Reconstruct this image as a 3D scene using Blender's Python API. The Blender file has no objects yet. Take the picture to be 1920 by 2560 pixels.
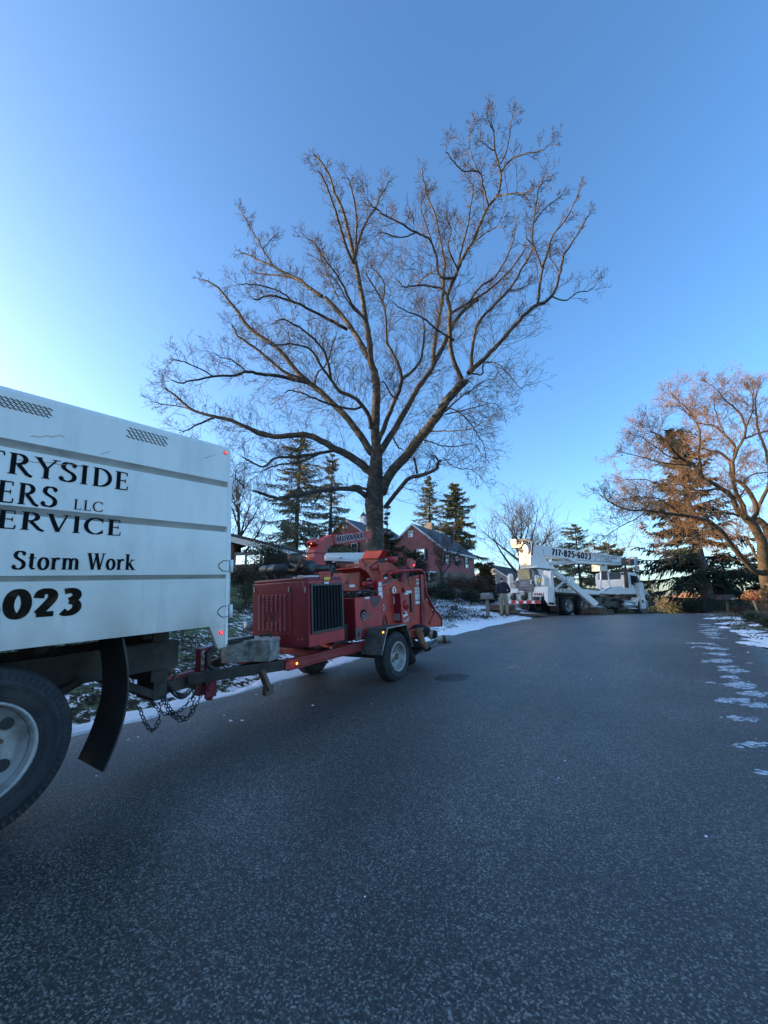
import bpy, bmesh, math, random
from mathutils import Vector, Matrix, noise
V = Vector
rnd = random.Random(7)
scene = bpy.context.scene
COL = scene.collection
rad = math.radians

# ---------------------------------------------------------------- camera
TH = math.atan(.22); PH = rad(36.4)
CAM = V((0, 0, 1.45))
FH = V((-math.sin(PH), math.cos(PH), 0)); RT = V((math.cos(PH), math.sin(PH), 0)); UPW = V((0, 0, 1))
FW = FH*math.cos(TH)+UPW*math.sin(TH); UC = -FH*math.sin(TH)+UPW*math.cos(TH)
def ray(x, y): return FW+RT*((x-960)/1000)-UC*((y-1280)/1000)
def P(x, y, d): return CAM+ray(x, y)*d
class Frame:
    """a vehicle's own axes: x to its road side, y along it, z up"""
    def __init__(s, o, yaw, pitch, roll):
        p, r, w = rad(pitch), rad(roll), rad(yaw)
        ey = V((0, math.cos(p), math.sin(p))); ex = V((math.cos(r), 0, math.sin(r)))
        ex = (ex-ey*ex.dot(ey)).normalized(); ez = ex.cross(ey)
        Z = Matrix.Rotation(w, 3, 'Z')
        s.B = [Z@ex, Z@ey, Z@ez]; s.o = V(o)
    def mat(s):
        m = Matrix((s.B[0], s.B[1], s.B[2])).transposed().to_4x4(); m.translation = s.o; return m
    def loc(s, p): d = V(p)-s.o; return V([d.dot(b) for b in s.B])
    def on(s, x, y, ax, v):
        c = s.loc(CAM); r = ray(x, y); d = V([r.dot(b) for b in s.B]); return c+d*((v-c[ax])/d[ax])
cam = bpy.data.cameras.new("camera"); camo = bpy.data.objects.new("camera", cam); COL.objects.link(camo)
cm = Matrix((RT, UC, -FW)).transposed().to_4x4(); cm.translation = CAM; camo.matrix_world = cm
cam.sensor_fit = 'VERTICAL'; cam.sensor_height = 36; cam.lens = 1000/2560*36; cam.clip_end = 4000; cam.clip_start = .05
scene.camera = camo

# ---------------------------------------------------------------- light
SUN_AZ = rad(-121); SUN_EL = rad(8.5)     # azimuth measured from +Y towards +X
sdir = V((math.sin(SUN_AZ)*math.cos(SUN_EL), math.cos(SUN_AZ)*math.cos(SUN_EL), math.sin(SUN_EL)))
sl = bpy.data.lights.new("sun", 'SUN'); sl.energy = 2.8; sl.angle = rad(.5); sl.color = (1, .70, .40)
so = bpy.data.objects.new("sun", sl); COL.objects.link(so); so.rotation_euler = sdir.to_track_quat('Z', 'Y').to_euler()
w = bpy.data.worlds.new("World"); scene.world = w; w.use_nodes = True; nt = w.node_tree
bg = nt.nodes['Background']; sky = nt.nodes.new('ShaderNodeTexSky'); sky.sky_type = 'NISHITA'; sky.sun_disc = False
sky.sun_elevation = SUN_EL; sky.sun_rotation = SUN_AZ; sky.altitude = 300; sky.air_density = .85; sky.dust_density = 2.1; sky.ozone_density = 3.0
hs = nt.nodes.new('ShaderNodeHueSaturation'); hs.inputs['Saturation'].default_value = 1.08; nt.links.new(sky.outputs[0], hs.inputs['Color']); tn = nt.nodes.new('ShaderNodeMix'); tn.data_type = 'RGBA'; tn.blend_type = 'MULTIPLY'; tn.inputs[0].default_value = 1; tn.inputs[7].default_value = (1.02, .98, .96, 1); nt.links.new(hs.outputs[0], tn.inputs[6]); nt.links.new(tn.outputs[2], bg.inputs[0]); bg.inputs[1].default_value = .13
scene.view_settings.view_transform = 'Standard'; scene.view_settings.look = 'None'
scene.view_settings.exposure = 2.24; scene.view_settings.gamma = 1

# ---------------------------------------------------------------- materials
MATS = {}
def M(name, c, rough=.6, metal=0, var=.12, scale=6, c2=None, lo=.5, hi=.65, s2=3, stretch=None, bump=0, bs=60, emit=0, spec=.5, detail=4):
    """noise-varied paint: base colour +-var, a second colour c2 (dirt, wear) in patches"""
    if name in MATS: return MATS[name]
    m = bpy.data.materials.new(name); m.use_nodes = True; t = m.node_tree; N = t.nodes; L = t.links
    b = N['Principled BSDF']; b.inputs['Roughness'].default_value = rough; b.inputs['Metallic'].default_value = metal
    b.inputs['Specular IOR Level'].default_value = spec
    tc = N.new('ShaderNodeTexCoord'); mp = N.new('ShaderNodeMapping'); L.new(tc.outputs['Object'], mp.inputs[0])
    if stretch: mp.inputs['Scale'].default_value = stretch
    n1 = N.new('ShaderNodeTexNoise'); n1.inputs['Scale'].default_value = scale; n1.inputs['Detail'].default_value = detail; L.new(tc.outputs['Object'], n1.inputs['Vector'])
    r1 = N.new('ShaderNodeValToRGB'); r1.color_ramp.elements[0].position = .3; r1.color_ramp.elements[1].position = .7
    r1.color_ramp.elements[0].color = (*[x*(1-var) for x in c], 1); r1.color_ramp.elements[1].color = (*[min(1, x*(1+var)) for x in c], 1)
    L.new(n1.outputs[0], r1.inputs[0]); out = r1.outputs[0]
    if c2:
        n2 = N.new('ShaderNodeTexNoise'); n2.inputs['Scale'].default_value = s2; n2.inputs['Detail'].default_value = 6; n2.inputs['Roughness'].default_value = .65
        L.new(mp.outputs[0], n2.inputs['Vector'])
        mr = N.new('ShaderNodeMapRange'); mr.inputs[1].default_value = lo; mr.inputs[2].default_value = hi; L.new(n2.outputs[0], mr.inputs[0])
        mx = N.new('ShaderNodeMix'); mx.data_type = 'RGBA'; L.new(mr.outputs[0], mx.inputs[0]); L.new(out, mx.inputs[6]); mx.inputs[7].default_value = (*c2, 1); out = mx.outputs[2]
    L.new(out, b.inputs['Base Color'])
    if bump:
        n3 = N.new('ShaderNodeTexNoise'); n3.inputs['Scale'].default_value = bs; n3.inputs['Detail'].default_value = 3; L.new(tc.outputs['Object'], n3.inputs['Vector'])
        bp = N.new('ShaderNodeBump'); bp.inputs['Strength'].default_value = bump; bp.inputs['Distance'].default_value = .01
        L.new(n3.outputs[0], bp.inputs['Height']); L.new(bp.outputs[0], b.inputs['Normal'])
    if emit:
        b.inputs['Emission Color'].default_value = (*c, 1); b.inputs['Emission Strength'].default_value = emit
    MATS[name] = m; return m

WHITE = M('truck_white', (.86, .81, .74), .42, var=.03, scale=2, c2=(.60, .57, .52), lo=.52, hi=.85, s2=2.2, stretch=(1, 1, .35), bump=.3, bs=3.5)
WHITE2 = M('crane_white', (.80, .79, .76), .35, var=.05, c2=(.45, .42, .36), lo=.58, hi=.8, s2=3)
RED = M('machine_red', (.48, .014, .020), .45, var=.12, scale=4, c2=(.13, .02, .022), lo=.44, hi=.74, s2=4.5, stretch=(1, 1, .35), bump=.1, bs=30)
REDD = M('machine_red_worn', (.33, .022, .022), .5, var=.2, scale=7, c2=(.14, .07, .05), lo=.48, hi=.7, s2=7, bump=.1)
ORG = M('machine_orange_red', (.52, .045, .018), .55, var=.15, scale=3, c2=(.19, .03, .02), lo=.46, hi=.76, s2=5, bump=.1)
MAROON = M('machine_maroon', (.19, .010, .022), .42, var=.1, scale=4, c2=(.10, .012, .015), lo=.55, hi=.75, s2=5, stretch=(1, 1, .3))
DUSTRED = M('dusty_red_top', (.38, .20, .18), .7, var=.25, scale=14, c2=(.28, .02, .02), lo=.5, hi=.6, s2=9)
BLACK = M('black_paint', (.018, .018, .02), .42, var=.3, c2=(.05, .045, .04), lo=.5, hi=.7, s2=5)
RUBBER = M('tyre_rubber', (.022, .022, .024), .75, var=.25, scale=9, c2=(.06, .055, .05), lo=.5, hi=.75, s2=5, bump=.2, bs=90)
FLAP = M('mud_flap_rubber', (.018, .018, .02), .4, var=.3, scale=4, c2=(.045, .042, .04), lo=.5, hi=.8, s2=3)
CHASSIS = M('chassis_grime', (.045, .036, .03), .8, var=.4, scale=8, c2=(.075, .045, .03), lo=.5, hi=.65, s2=7, bump=.2)
RIM = M('rim_grey', (.42, .40, .38), .42, metal=.35, var=.12, c2=(.13, .10, .08), lo=.5, hi=.75, s2=7)
ALU = M('tread_plate', (.46, .44, .40), .5, metal=.3, var=.25, scale=35, c2=(.12, .11, .09), lo=.45, hi=.7, s2=6, bump=.5, bs=120)
ALUD = M('dirty_tread_plate', (.15, .14, .12), .55, metal=.5, var=.3, scale=35, c2=(.06, .055, .045), lo=.45, hi=.65, s2=5, bump=.5, bs=120)
STEEL = M('steel', (.35, .34, .32), .4, metal=.8, var=.2, c2=(.16, .08, .04), lo=.55, hi=.7, s2=12)
RUST = M('rusty_steel', (.14, .09, .06), .7, metal=.3, var=.3, scale=20)
CHAIN = M('chain_steel', (.022, .02, .02), .6, metal=.5, var=.3, scale=30)
INK = M('black_lettering', (.008, .008, .010), .8, var=.2, scale=20, spec=.1)
INKB = M('navy_lettering', (.008, .010, .028), .8, var=.2, scale=20, spec=.1)
INKF = M('faded_brown_lettering', (.014, .009, .006), .8, var=.2, c2=(.10, .055, .03), lo=.5, hi=.75, s2=9, spec=.1)
STICK = M('sticker_white', (.7, .7, .68), .5, var=.08, scale=30)
YEL = M('sticker_yellow', (.75, .55, .03), .5, var=.1)
REDL = M('red_lamp', (1, .03, .03), .3, emit=1.3); AMB = M('amber_lamp', (1, .33, .03), .3, emit=1.0)
LREFL = M('red_reflector', (.6, .02, .02), .3); GREYD = M('dark_grey_boom', (.09, .085, .09), .5, var=.25, scale=8)
GLASS = M('window_glass', (.50, .54, .58), .03, metal=1, var=.08); GLASSD = M('dark_glass', (.03, .035, .04), .05, var=.1)
WOOD = M('cribbing_wood', (.11, .075, .05), .85, var=.35, scale=9, bump=.4, bs=25)
HWHITE = M('house_trim', (.72, .72, .74), .6, var=.05); SHUT = M('shutter_dark', (.03, .035, .045), .6)

def grime(m):
    """road dirt and rain runs on the lower panels of the white box"""
    t = m.node_tree; N = t.nodes; L = t.links; b = N['Principled BSDF']; src = b.inputs['Base Color'].links[0].from_socket
    tc = N.new('ShaderNodeTexCoord'); mp = N.new('ShaderNodeMapping'); mp.inputs['Scale'].default_value = (9, 9, .55); L.new(tc.outputs['Object'], mp.inputs[0])
    n = N.new('ShaderNodeTexNoise'); n.inputs['Scale'].default_value = 2.2; n.inputs['Detail'].default_value = 5; L.new(mp.outputs[0], n.inputs['Vector'])
    n2 = N.new('ShaderNodeTexNoise'); n2.inputs['Scale'].default_value = 1.6; n2.inputs['Detail'].default_value = 6; L.new(tc.outputs['Object'], n2.inputs['Vector'])
    sp = N.new('ShaderNodeSeparateXYZ'); L.new(tc.outputs['Object'], sp.inputs[0])
    def mr(x, a, c, d, e): q = N.new('ShaderNodeMapRange'); [q.inputs.__getitem__(i+1).__setattr__('default_value', v) for i, v in enumerate((a, c, d, e))]; L.new(x, q.inputs[0]); return q.outputs[0]
    def mt(op, x, y): q = N.new('ShaderNodeMath'); q.operation = op; L.new(x, q.inputs[0]); (L.new(y, q.inputs[1]) if not isinstance(y, float) else q.inputs[1].__setattr__('default_value', y)); return q.outputs[0]
    run = mt('MULTIPLY', mr(n.outputs[0], .44, .60, 0, 1), mr(sp.outputs[2], 1.15, 1.95, .5, .05))
    low = mt('MULTIPLY', mr(n2.outputs[0], .3, .65, .2, 1), mr(sp.outputs[2], 1.15, 2.1, .8, .02))
    f = mt('MAXIMUM', run, low)
    mx = N.new('ShaderNodeMix'); mx.data_type = 'RGBA'; L.new(f, mx.inputs[0]); L.new(src, mx.inputs[6]); mx.inputs[7].default_value = (.36, .29, .22, 1); L.new(mx.outputs[2], b.inputs['Base Color'])
grime(WHITE)
def wallmat(name, c, per, var=.12):
    m = M(name, c, .8, var=var, scale=3, c2=[x*.6 for x in c], lo=.5, hi=.75, s2=1.5)
    t = m.node_tree; N = t.nodes; L = t.links; b = N['Principled BSDF']
    tc = N.new('ShaderNodeTexCoord'); sp = N.new('ShaderNodeSeparateXYZ'); L.new(tc.outputs['Object'], sp.inputs[0])
    a = N.new('ShaderNodeMath'); a.operation = 'MULTIPLY'; a.inputs[1].default_value = 1/per; L.new(sp.outputs[2], a.inputs[0])
    f = N.new('ShaderNodeMath'); f.operation = 'FRACT'; L.new(a.outputs[0], f.inputs[0])
    bp = N.new('ShaderNodeBump'); bp.inputs['Strength'].default_value = 1; bp.inputs['Distance'].default_value = .02; L.new(f.outputs[0], bp.inputs['Height']); L.new(bp.outputs[0], b.inputs['Normal'])
    return m
SIDING = wallmat('red_clapboard', (.42, .14, .135), .16); GSIDE = wallmat('grey_clapboard', (.42, .40, .38), .15); BRICKT = wallmat('tan_brick', (.24, .13, .10), .08)
ROOF = M('shingle_roof', (.10, .10, .115), .9, var=.25, scale=6, bump=.5, bs=12)
ROOFB = M('brown_roof', (.06, .05, .05), .9, var=.25, scale=6, bump=.4, bs=12)
STONE = M('stone_wall', (.22, .19, .16), .9, var=.4, scale=5, bump=.6, bs=6)

def leafmat(name, c, c2, scale=3, rough=.6):
    m = M(name, c, rough, var=.35, scale=scale, c2=c2, lo=.45, hi=.7, s2=scale*1.4, spec=.25); return m
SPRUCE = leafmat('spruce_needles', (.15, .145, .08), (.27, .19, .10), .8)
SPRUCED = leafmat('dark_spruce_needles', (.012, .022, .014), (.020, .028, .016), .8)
PINE = leafmat('pine_needles', (.12, .125, .05), (.22, .17, .06), .7)
YEW = leafmat('yew_leaves', (.016, .026, .018), (.03, .042, .025), 2)
SHRUB = leafmat('shrub_leaves', (.04, .055, .028), (.08, .07, .035), 2)
TWIGBR = leafmat('brown_thicket', (.07, .045, .035), (.11, .06, .04), 2)
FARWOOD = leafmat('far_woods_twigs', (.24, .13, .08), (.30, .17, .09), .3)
FARGRN = leafmat('far_green', (.11, .12, .05), (.20, .15, .06), .5)
IVY = leafmat('ivy_leaves', (.05, .045, .02), (.10, .07, .025), 2)
DEADLEAF = leafmat('dead_leaves', (.15, .06, .03), (.22, .10, .05), 3)
BARK = M('bark', (.052, .044, .035), .9, var=.4, scale=14, c2=(.15, .15, .125), lo=.5, hi=.7, s2=5, bump=.9, bs=30)
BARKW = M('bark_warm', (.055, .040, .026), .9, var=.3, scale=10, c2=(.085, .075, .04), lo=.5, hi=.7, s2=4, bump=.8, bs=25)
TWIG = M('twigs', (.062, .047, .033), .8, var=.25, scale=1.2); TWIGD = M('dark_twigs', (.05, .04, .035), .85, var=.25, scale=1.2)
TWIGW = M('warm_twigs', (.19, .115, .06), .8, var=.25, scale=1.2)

# ---------------------------------------------------------------- mesh builder
class MB:
    def __init__(s, sheet=False): s.v = []; s.f = []; s.sm = []; s.sheet = sheet; s.g = []
    def add(s, vs, fs, smooth=False):
        n = len(s.v); s.g.append((n, len(s.f))); s.v += [tuple(p) for p in vs]; s.f += [tuple(i+n for i in f) for f in fs]; s.sm += [smooth]*len(fs); return s
    def box(s, a, b):
        (x0, y0, z0), (x1, y1, z1) = [min(p, q) for p, q in zip(a, b)], [max(p, q) for p, q in zip(a, b)]
        return s.add([(x0,y0,z0),(x1,y0,z0),(x1,y1,z0),(x0,y1,z0),(x0,y0,z1),(x1,y0,z1),(x1,y1,z1),(x0,y1,z1)],
                     [(0,3,2,1),(4,5,6,7),(0,1,5,4),(1,2,6,5),(2,3,7,6),(3,0,4,7)])
    def obox(s, c, ax, ay, az):
        """box with centre c and half-axis vectors"""
        c, ax, ay, az = map(V, (c, ax, ay, az)); vs = []
        for k in (-1, 1):
            for i, j in ((-1,-1),(1,-1),(1,1),(-1,1)): vs.append(c+ax*i+ay*j+az*k)
        return s.add(vs, [(0,3,2,1),(4,5,6,7),(0,1,5,4),(1,2,6,5),(2,3,7,6),(3,0,4,7)])
    def beam(s, p, q, w, h, up=(0,0,1)):
        p, q = V(p), V(q); d = (q-p); L = d.length; d.normalize(); u = V(up); x = d.cross(u).normalized(); z = x.cross(d)
        return s.obox((p+q)/2, x*w/2, d*L/2, z*h/2)
    def prism(s, poly, ax, a, b):
        """poly in the two other axes, extruded along axis ax from a to b"""
        def mk(p, t): q = [0,0,0]; o = [i for i in range(3) if i != ax]; q[ax] = t; q[o[0]] = p[0]; q[o[1]] = p[1]; return q
        n = len(poly); vs = [mk(p, a) for p in poly]+[mk(p, b) for p in poly]
        ar = sum(poly[i][0]*poly[(i+1)%n][1]-poly[(i+1)%n][0]*poly[i][1] for i in range(n))
        fs = [tuple(range(n)), tuple(range(2*n-1, n-1, -1))]+[(i, i+n, (i+1)%n+n, (i+1)%n) for i in range(n)]
        flip = (ar > 0) == (b > a)
        if ax == 1: flip = not flip
        if flip: fs = [tuple(reversed(f)) for f in fs]
        return s.add(vs, fs)
    def tube(s, pts, rs, n=8, cap=True, smooth=True):
        pts = [V(p) for p in pts]; m = len(pts)
        if not isinstance(rs, (list, tuple)): rs = [rs]*m
        vs = []; pu = None
        for i, p in enumerate(pts):
            d = (pts[min(i+1, m-1)]-pts[max(i-1, 0)])
            if d.length < 1e-9: d = V((0,0,1))
            d.normalize()
            if pu is None: a = V((0,0,1)) if abs(d.z) < .9 else V((1,0,0)); u = d.cross(a).normalized()
            else:
                u = pu-d*pu.dot(d)
                u = u.normalized() if u.length > 1e-6 else d.orthogonal().normalized()
            pu = u; v = d.cross(u)
            for k in range(n):
                t = 2*math.pi*k/n; vs.append(p+(u*math.cos(t)+v*math.sin(t))*rs[i])
        fs = [(i*n+k, i*n+(k+1)%n, (i+1)*n+(k+1)%n, (i+1)*n+k) for i in range(m-1) for k in range(n)]
        s.add(vs, fs, smooth)
        if cap:
            b = len(s.v)-len(vs); s.f.append(tuple(b+k for k in reversed(range(n)))); s.f.append(tuple(b+(m-1)*n+k for k in range(n))); s.sm += [False, False]
        return s
    def cyl(s, p, q, r, n=16, r2=None): return s.tube([p, q], [r, r if r2 is None else r2], n)
    def lathe(s, prof, c, axis=(1,0,0), n=32, smooth=True):
        """profile of (radius, distance along axis)"""
        a = V(axis).normalized(); u = a.orthogonal().normalized(); v = a.cross(u); c = V(c); vs = []
        for r, t in prof:
            for k in range(n):
                g = 2*math.pi*k/n; vs.append(c+a*t+(u*math.cos(g)+v*math.sin(g))*r)
        fs = [(i*n+k, i*n+(k+1)%n, (i+1)*n+(k+1)%n, (i+1)*n+k) for i in range(len(prof)-1) for k in range(n)]
        return s.add(vs, fs, smooth)
    def build_each(s, name, mat, parent=None, bevel=0):
        """every shape that was added becomes a mesh of its own"""
        g = s.g+[(len(s.v), len(s.f))]; o = None
        for (v0, f0), (v1, f1) in zip(g, g[1:]):
            m = MB(s.sheet); m.v = s.v[v0:v1]; m.f = [tuple(i-v0 for i in f) for f in s.f[f0:f1]]; m.sm = s.sm[f0:f1]; o = m.build(name, mat, parent, bevel)
        return o
    def build(s, name, mat, parent=None, bevel=0, mtx=None):
        me = bpy.data.meshes.new(name); me.from_pydata(s.v, [], s.f); me.update()
        me.polygons.foreach_set('use_smooth', s.sm)
        if len(s.f) < 6000 and not s.sheet:
            bm = bmesh.new(); bm.from_mesh(me); bmesh.ops.recalc_face_normals(bm, faces=bm.faces); bm.to_mesh(me); bm.free()
        me.materials.append(mat)
        o = bpy.data.objects.new(name, me); COL.objects.link(o)
        if parent: o.parent = parent
        if mtx is not None: o.matrix_world = mtx
        if bevel:
            b = o.modifiers.new('bevel', 'BEVEL'); b.width = bevel; b.segments = 2; b.limit_method = 'ANGLE'; b.angle_limit = rad(35)
        return o
def tag(o, label=None, cat=None, group=None, kind=None):
    if label: o['label'] = label
    if cat: o['category'] = cat
    if group: o['group'] = group
    if kind: o['kind'] = kind
    return o
def thing(name, label, cat, loc=(0,0,0), rz=0, group=None, mtx=None):
    o = bpy.data.objects.new(name, None); COL.objects.link(o); o.empty_display_size = .3
    if mtx is not None: o.matrix_world = mtx
    else: o.location = loc; o.rotation_euler = (0, 0, rz)
    return tag(o, label, cat, group)

# ---------------------------------------------------------------- stroke lettering
def arc(cx, cy, rx, ry, a0, a1, n=14):
    return [(cx+rx*math.cos(rad(a0+(a1-a0)*i/n)), cy+ry*math.sin(rad(a0+(a1-a0)*i/n))) for i in range(n+1)]
def cat_(pts, k=4):
    out = []
    for i in range(len(pts)-1):
        p0, p1, p2, p3 = pts[max(i-1,0)], pts[i], pts[i+1], pts[min(i+2, len(pts)-1)]
        for j in range(k):
            t = j/k; out.append(tuple(.5*((2*p1[a])+(-p0[a]+p2[a])*t+(2*p0[a]-5*p1[a]+4*p2[a]-p3[a])*t*t+(-p0[a]+3*p1[a]-3*p2[a]+p3[a])*t**3) for a in (0,1)))
    return out+[pts[-1]]
SP = cat_([(.55,.8),(.5,.92),(.36,.97),(.2,.93),(.13,.78),(.18,.65),(.33,.54),(.48,.44),(.56,.3),(.53,.14),(.4,.04),(.26,.03),(.12,.09),(.08,.22)])
# glyph: width, strokes [(points, weight factor)], serif centres [(x, y)]
G = {
 'I': (.42, [([(.21,0),(.21,1)],1)], [(.21,0),(.21,1)]),
 'L': (.62, [([(.2,0),(.2,1)],1), ([(.2,.03),(.58,.03)],1), ([(.57,.03),(.58,.22)],.3)], [(.2,0),(.2,1)]),
 'E': (.66, [([(.2,0),(.2,1)],1), ([(.2,.03),(.6,.03)],1), ([(.2,.52),(.5,.52)],1), ([(.2,.97),(.57,.97)],1), ([(.59,.03),(.61,.22)],.3), ([(.56,.97),(.56,.8)],.3), ([(.5,.42),(.5,.62)],.25)], [(.2,0),(.2,1)]),
 'T': (.76, [([(.38,0),(.38,1)],1), ([(.04,.97),(.72,.97)],1), ([(.05,.97),(.03,.8)],.3), ([(.71,.97),(.73,.8)],.3)], [(.38,0)]),
 'D': (.86, [([(.2,0),(.2,1)],1), ([(.2,.97),(.32,.97)]+arc(.34,.5,.42,.47,90,-90)+[(.2,.03)],1)], [(.2,0),(.2,1)]),
 'R': (.84, [([(.2,0),(.2,1)],1), ([(.2,.97)]+arc(.34,.745,.24,.225,90,-90)+[(.2,.52)],1), ([(.36,.5),(.66,.07),(.82,-.02)],1)], [(.2,0),(.2,1)]),
 'S': (.66, [(SP,1.05), ([(.55,.97),(.55,.74)],.3), ([(.08,.02),(.08,.27)],.3)], []),
 'Y': (.76, [([(.08,.98),(.38,.46)],1), ([(.7,.98),(.38,.46)],.45), ([(.38,.5),(.38,0)],1)], [(.38,0),(.08,1),(.7,1)]),
 'C': (.84, [(arc(.47,.5,.38,.48,48,318,22),1), ([(.74,.98),(.74,.72)],.3), ([(.74,.28),(.74,.05)],.3)], []),
 'O': (.94, [(arc(.47,.5,.38,.48,0,360,28),1)], []),
 'U': (.84, [([(.2,1)]+arc(.42,.34,.22,.33,180,360)+[(.64,1)],.85)], [(.2,1),(.64,1)]),
 'N': (.9, [([(.18,0),(.18,1)],.4), ([(.18,1),(.7,0)],1), ([(.7,0),(.7,1)],.4)], [(.18,0),(.15,1),(.7,1)]),
 'V': (.8, [([(.1,1),(.41,0)],1), ([(.41,0),(.7,1)],.45)], [(.1,1),(.7,1)]),
 'A': (.8, [([(.1,0),(.4,1)],.45), ([(.4,1),(.7,0)],1), ([(.2,.33),(.6,.33)],1)], [(.1,0),(.7,0)]),
 'B': (.74, [([(.2,0),(.2,1)],1), ([(.2,.97)]+arc(.34,.76,.2,.21,90,-90)+[(.2,.53)],1), ([(.2,.53)]+arc(.36,.28,.26,.25,90,-90)+[(.2,.03)],1)], [(.2,0),(.2,1)]),
 'K': (.84, [([(.2,0),(.2,1)],1), ([(.66,1),(.24,.45)],.45), ([(.34,.58),(.72,0)],1)], [(.2,0),(.2,1),(.66,1),(.73,0)]),
 'M': (1.04, [([(.17,0),(.17,1)],.5), ([(.17,1),(.5,.1)],1), ([(.5,.1),(.84,1)],.5), ([(.86,1),(.86,0)],1)], [(.17,0),(.86,0),(.13,1),(.88,1)]),
 'W': (1.06, [([(.08,1),(.32,0)],1), ([(.32,0),(.52,.95)],.45), ([(.5,1),(.74,0)],1), ([(.74,0),(.96,1)],.45)], [(.08,1),(.5,1),(.96,1)]),
 't': (.44, [([(.2,.88),(.2,.15),(.26,.04),(.4,.06)],1), ([(.04,.64),(.4,.64)],1)], []),
 'o': (.62, [(arc(.31,.33,.22,.32,0,360,22),1)], []),
 'r': (.52, [([(.16,0),(.16,.66)],1), (cat_([(.18,.45),(.26,.6),(.38,.65),(.44,.56)]),.9)], [(.16,0),(.12,.65)]),
 'm': (1.06, [([(.16,0),(.16,.66)],1), ([(.16,.5)]+arc(.34,.42,.17,.21,140,0)+[(.51,0)],1), ([(.51,.5)]+arc(.69,.42,.17,.21,140,0)+[(.86,0)],1)], [(.16,0),(.12,.65),(.51,0),(.86,0)]),
 'k': (.66, [([(.15,0),(.15,1)],1), ([(.5,.65),(.19,.3)],.45), ([(.28,.4),(.56,0)],1)], [(.15,0),(.12,1),(.5,.65),(.57,0)]),
 '0': (.76, [(arc(.38,.5,.24,.44,0,360,26),1)], []),
 '1': (.5, [([(.28,0),(.28,.97)],1), ([(.28,.9),(.1,.75)],.7)], []),
 '2': (.72, [(cat_([(.16,.68),(.2,.86),(.37,.94),(.53,.86),(.56,.68),(.42,.44),(.16,.09)]),1), ([(.12,.08),(.62,.08)],1)], []),
 '3': (.72, [(cat_([(.16,.9),(.36,.93),(.53,.84),(.52,.65),(.32,.53)]),1), (cat_([(.32,.53),(.53,.44),(.57,.24),(.42,.08),(.24,.06),(.12,.14)]),1)], []),
 '5': (.72, [([(.6,.93),(.2,.93)],1), ([(.2,.97),(.19,.5)],.8), (cat_([(.19,.52),(.4,.6),(.56,.46),(.56,.24),(.42,.08),(.24,.06),(.12,.14)]),1)], []),
 '6': (.74, [(arc(.37,.3,.2,.24,0,360,20),1), (cat_([(.17,.34),(.17,.6),(.26,.84),(.42,.94),(.56,.84)]),1)], []),
 '7': (.66, [([(.08,.92),(.6,.92)],1), ([(.57,.92),(.36,.45),(.3,0)],1)], []),
 '8': (.74, [(arc(.37,.73,.17,.2,0,360,18),1), (arc(.37,.28,.21,.23,0,360,18),1)], []),
 '-': (.46, [([(.08,.45),(.38,.45)],1.6)], []),
}
for _c in 'lec': G.setdefault(_c, (.4, [([(.2,0),(.2,.9)],1)], []))
def text(mb, s, org, ux, uz, h, width=None, thick=.17, thin=.06, serif=True, gap=.06, anchor='l'):
    """lettering laid on a surface: org baseline start (or end), ux and uz unit vectors along and up, h cap height"""
    org, ux, uz = V(org), V(ux).normalized(), V(uz).normalized(); nrm = ux.cross(uz).normalized()
    tot = sum(.36 if c == ' ' else G[c][0]+gap for c in s)
    sx = (width/tot) if width else h
    x = 0 if anchor == 'l' else -tot; k = 0
    for c in s:
        if c == ' ': x += .36; continue
        gw, strokes, ser = G[c]; items = []
        for pts, wf in strokes:
            if len(pts) == 2: pts = [pts[0], tuple((a+b)/2 for a, b in zip(*pts)), pts[1]]
            items.append((pts, wf))
        if serif:
            for (a, b) in ser: bb = .02 if b < .1 else b-.02; items.append(([(a-.14, bb), (a, bb), (a+.14, bb)], .8))
        for pts, wf in items:
            vs = []; m = len(pts); closed = m > 4 and abs(pts[0][0]-pts[-1][0])+abs(pts[0][1]-pts[-1][1]) < 1e-6
            for i in range(m):
                a, b = pts[max(i-1,0)], pts[min(i+1,m-1)]
                if closed and i in (0, m-1): a, b = pts[-2], pts[1]
                dx, dy = b[0]-a[0], b[1]-a[1]; L = math.hypot(dx, dy) or 1
                wd = (thin+(thick-thin)*abs(dy)/L)*wf/2; nx, ny = -dy/L*wd, dx/L*wd
                for sg in (1, -1):
                    gx, gy = pts[i][0]+nx*sg, pts[i][1]+ny*sg
                    vs.append(org+ux*((x+gx)*sx)+uz*(gy*h)+nrm*(.002+.00025*(k%7)))
            mb.add(vs, [(2*i, 2*i+1, 2*i+3, 2*i+2) for i in range(m-1)]); k += 1
        x += gw+gap
    return mb
# ---------------------------------------------------------------- terrain
def sm(t): t = max(0, min(1, t)); return t*t*(3-2*t)
def zr(Y):
    if Y < 8: return .056*max(Y, -40)
    y = min(Y, 45); z = .056*y-.0021*(y-8)**2
    if Y > 45: z -= .0994*(min(Y, 120)-45)
    return z
def zl(Y): y = min(Y, 120); return .056*max(y, -40)-(.001*(y-8)**2 if y > 8 else 0)
XL = -5.8
def XR(Y): return 1.05-.45*sm((Y-11)/8)-.25*sm((Y-18)/14)
def H(X, Y):
    if X < XL:
        d = XL-X; z = zr(Y)+(zl(Y)-zr(Y))*sm(d/9)+.028*XL
        z += .14*min(d, 18)+.07*max(0, min(d, 90)-18)
        if Y > 60: z -= .5*0
        return z-.03*sm(d/.6)+.03*sm(d/.3)
    if X < 0: return zr(Y)+.028*X
    e = max(0, X-XR(Y)); return zr(Y)+.07*min(e, 3.5)-.02*max(0, min(e, 40)-8)
def onground(x, y):
    r = ray(x, y); t = .5
    while t < 300:
        p = CAM+r*t
        if p.z < H(p.x, p.y): return p
        t += .01+t*.001
    return p

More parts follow.
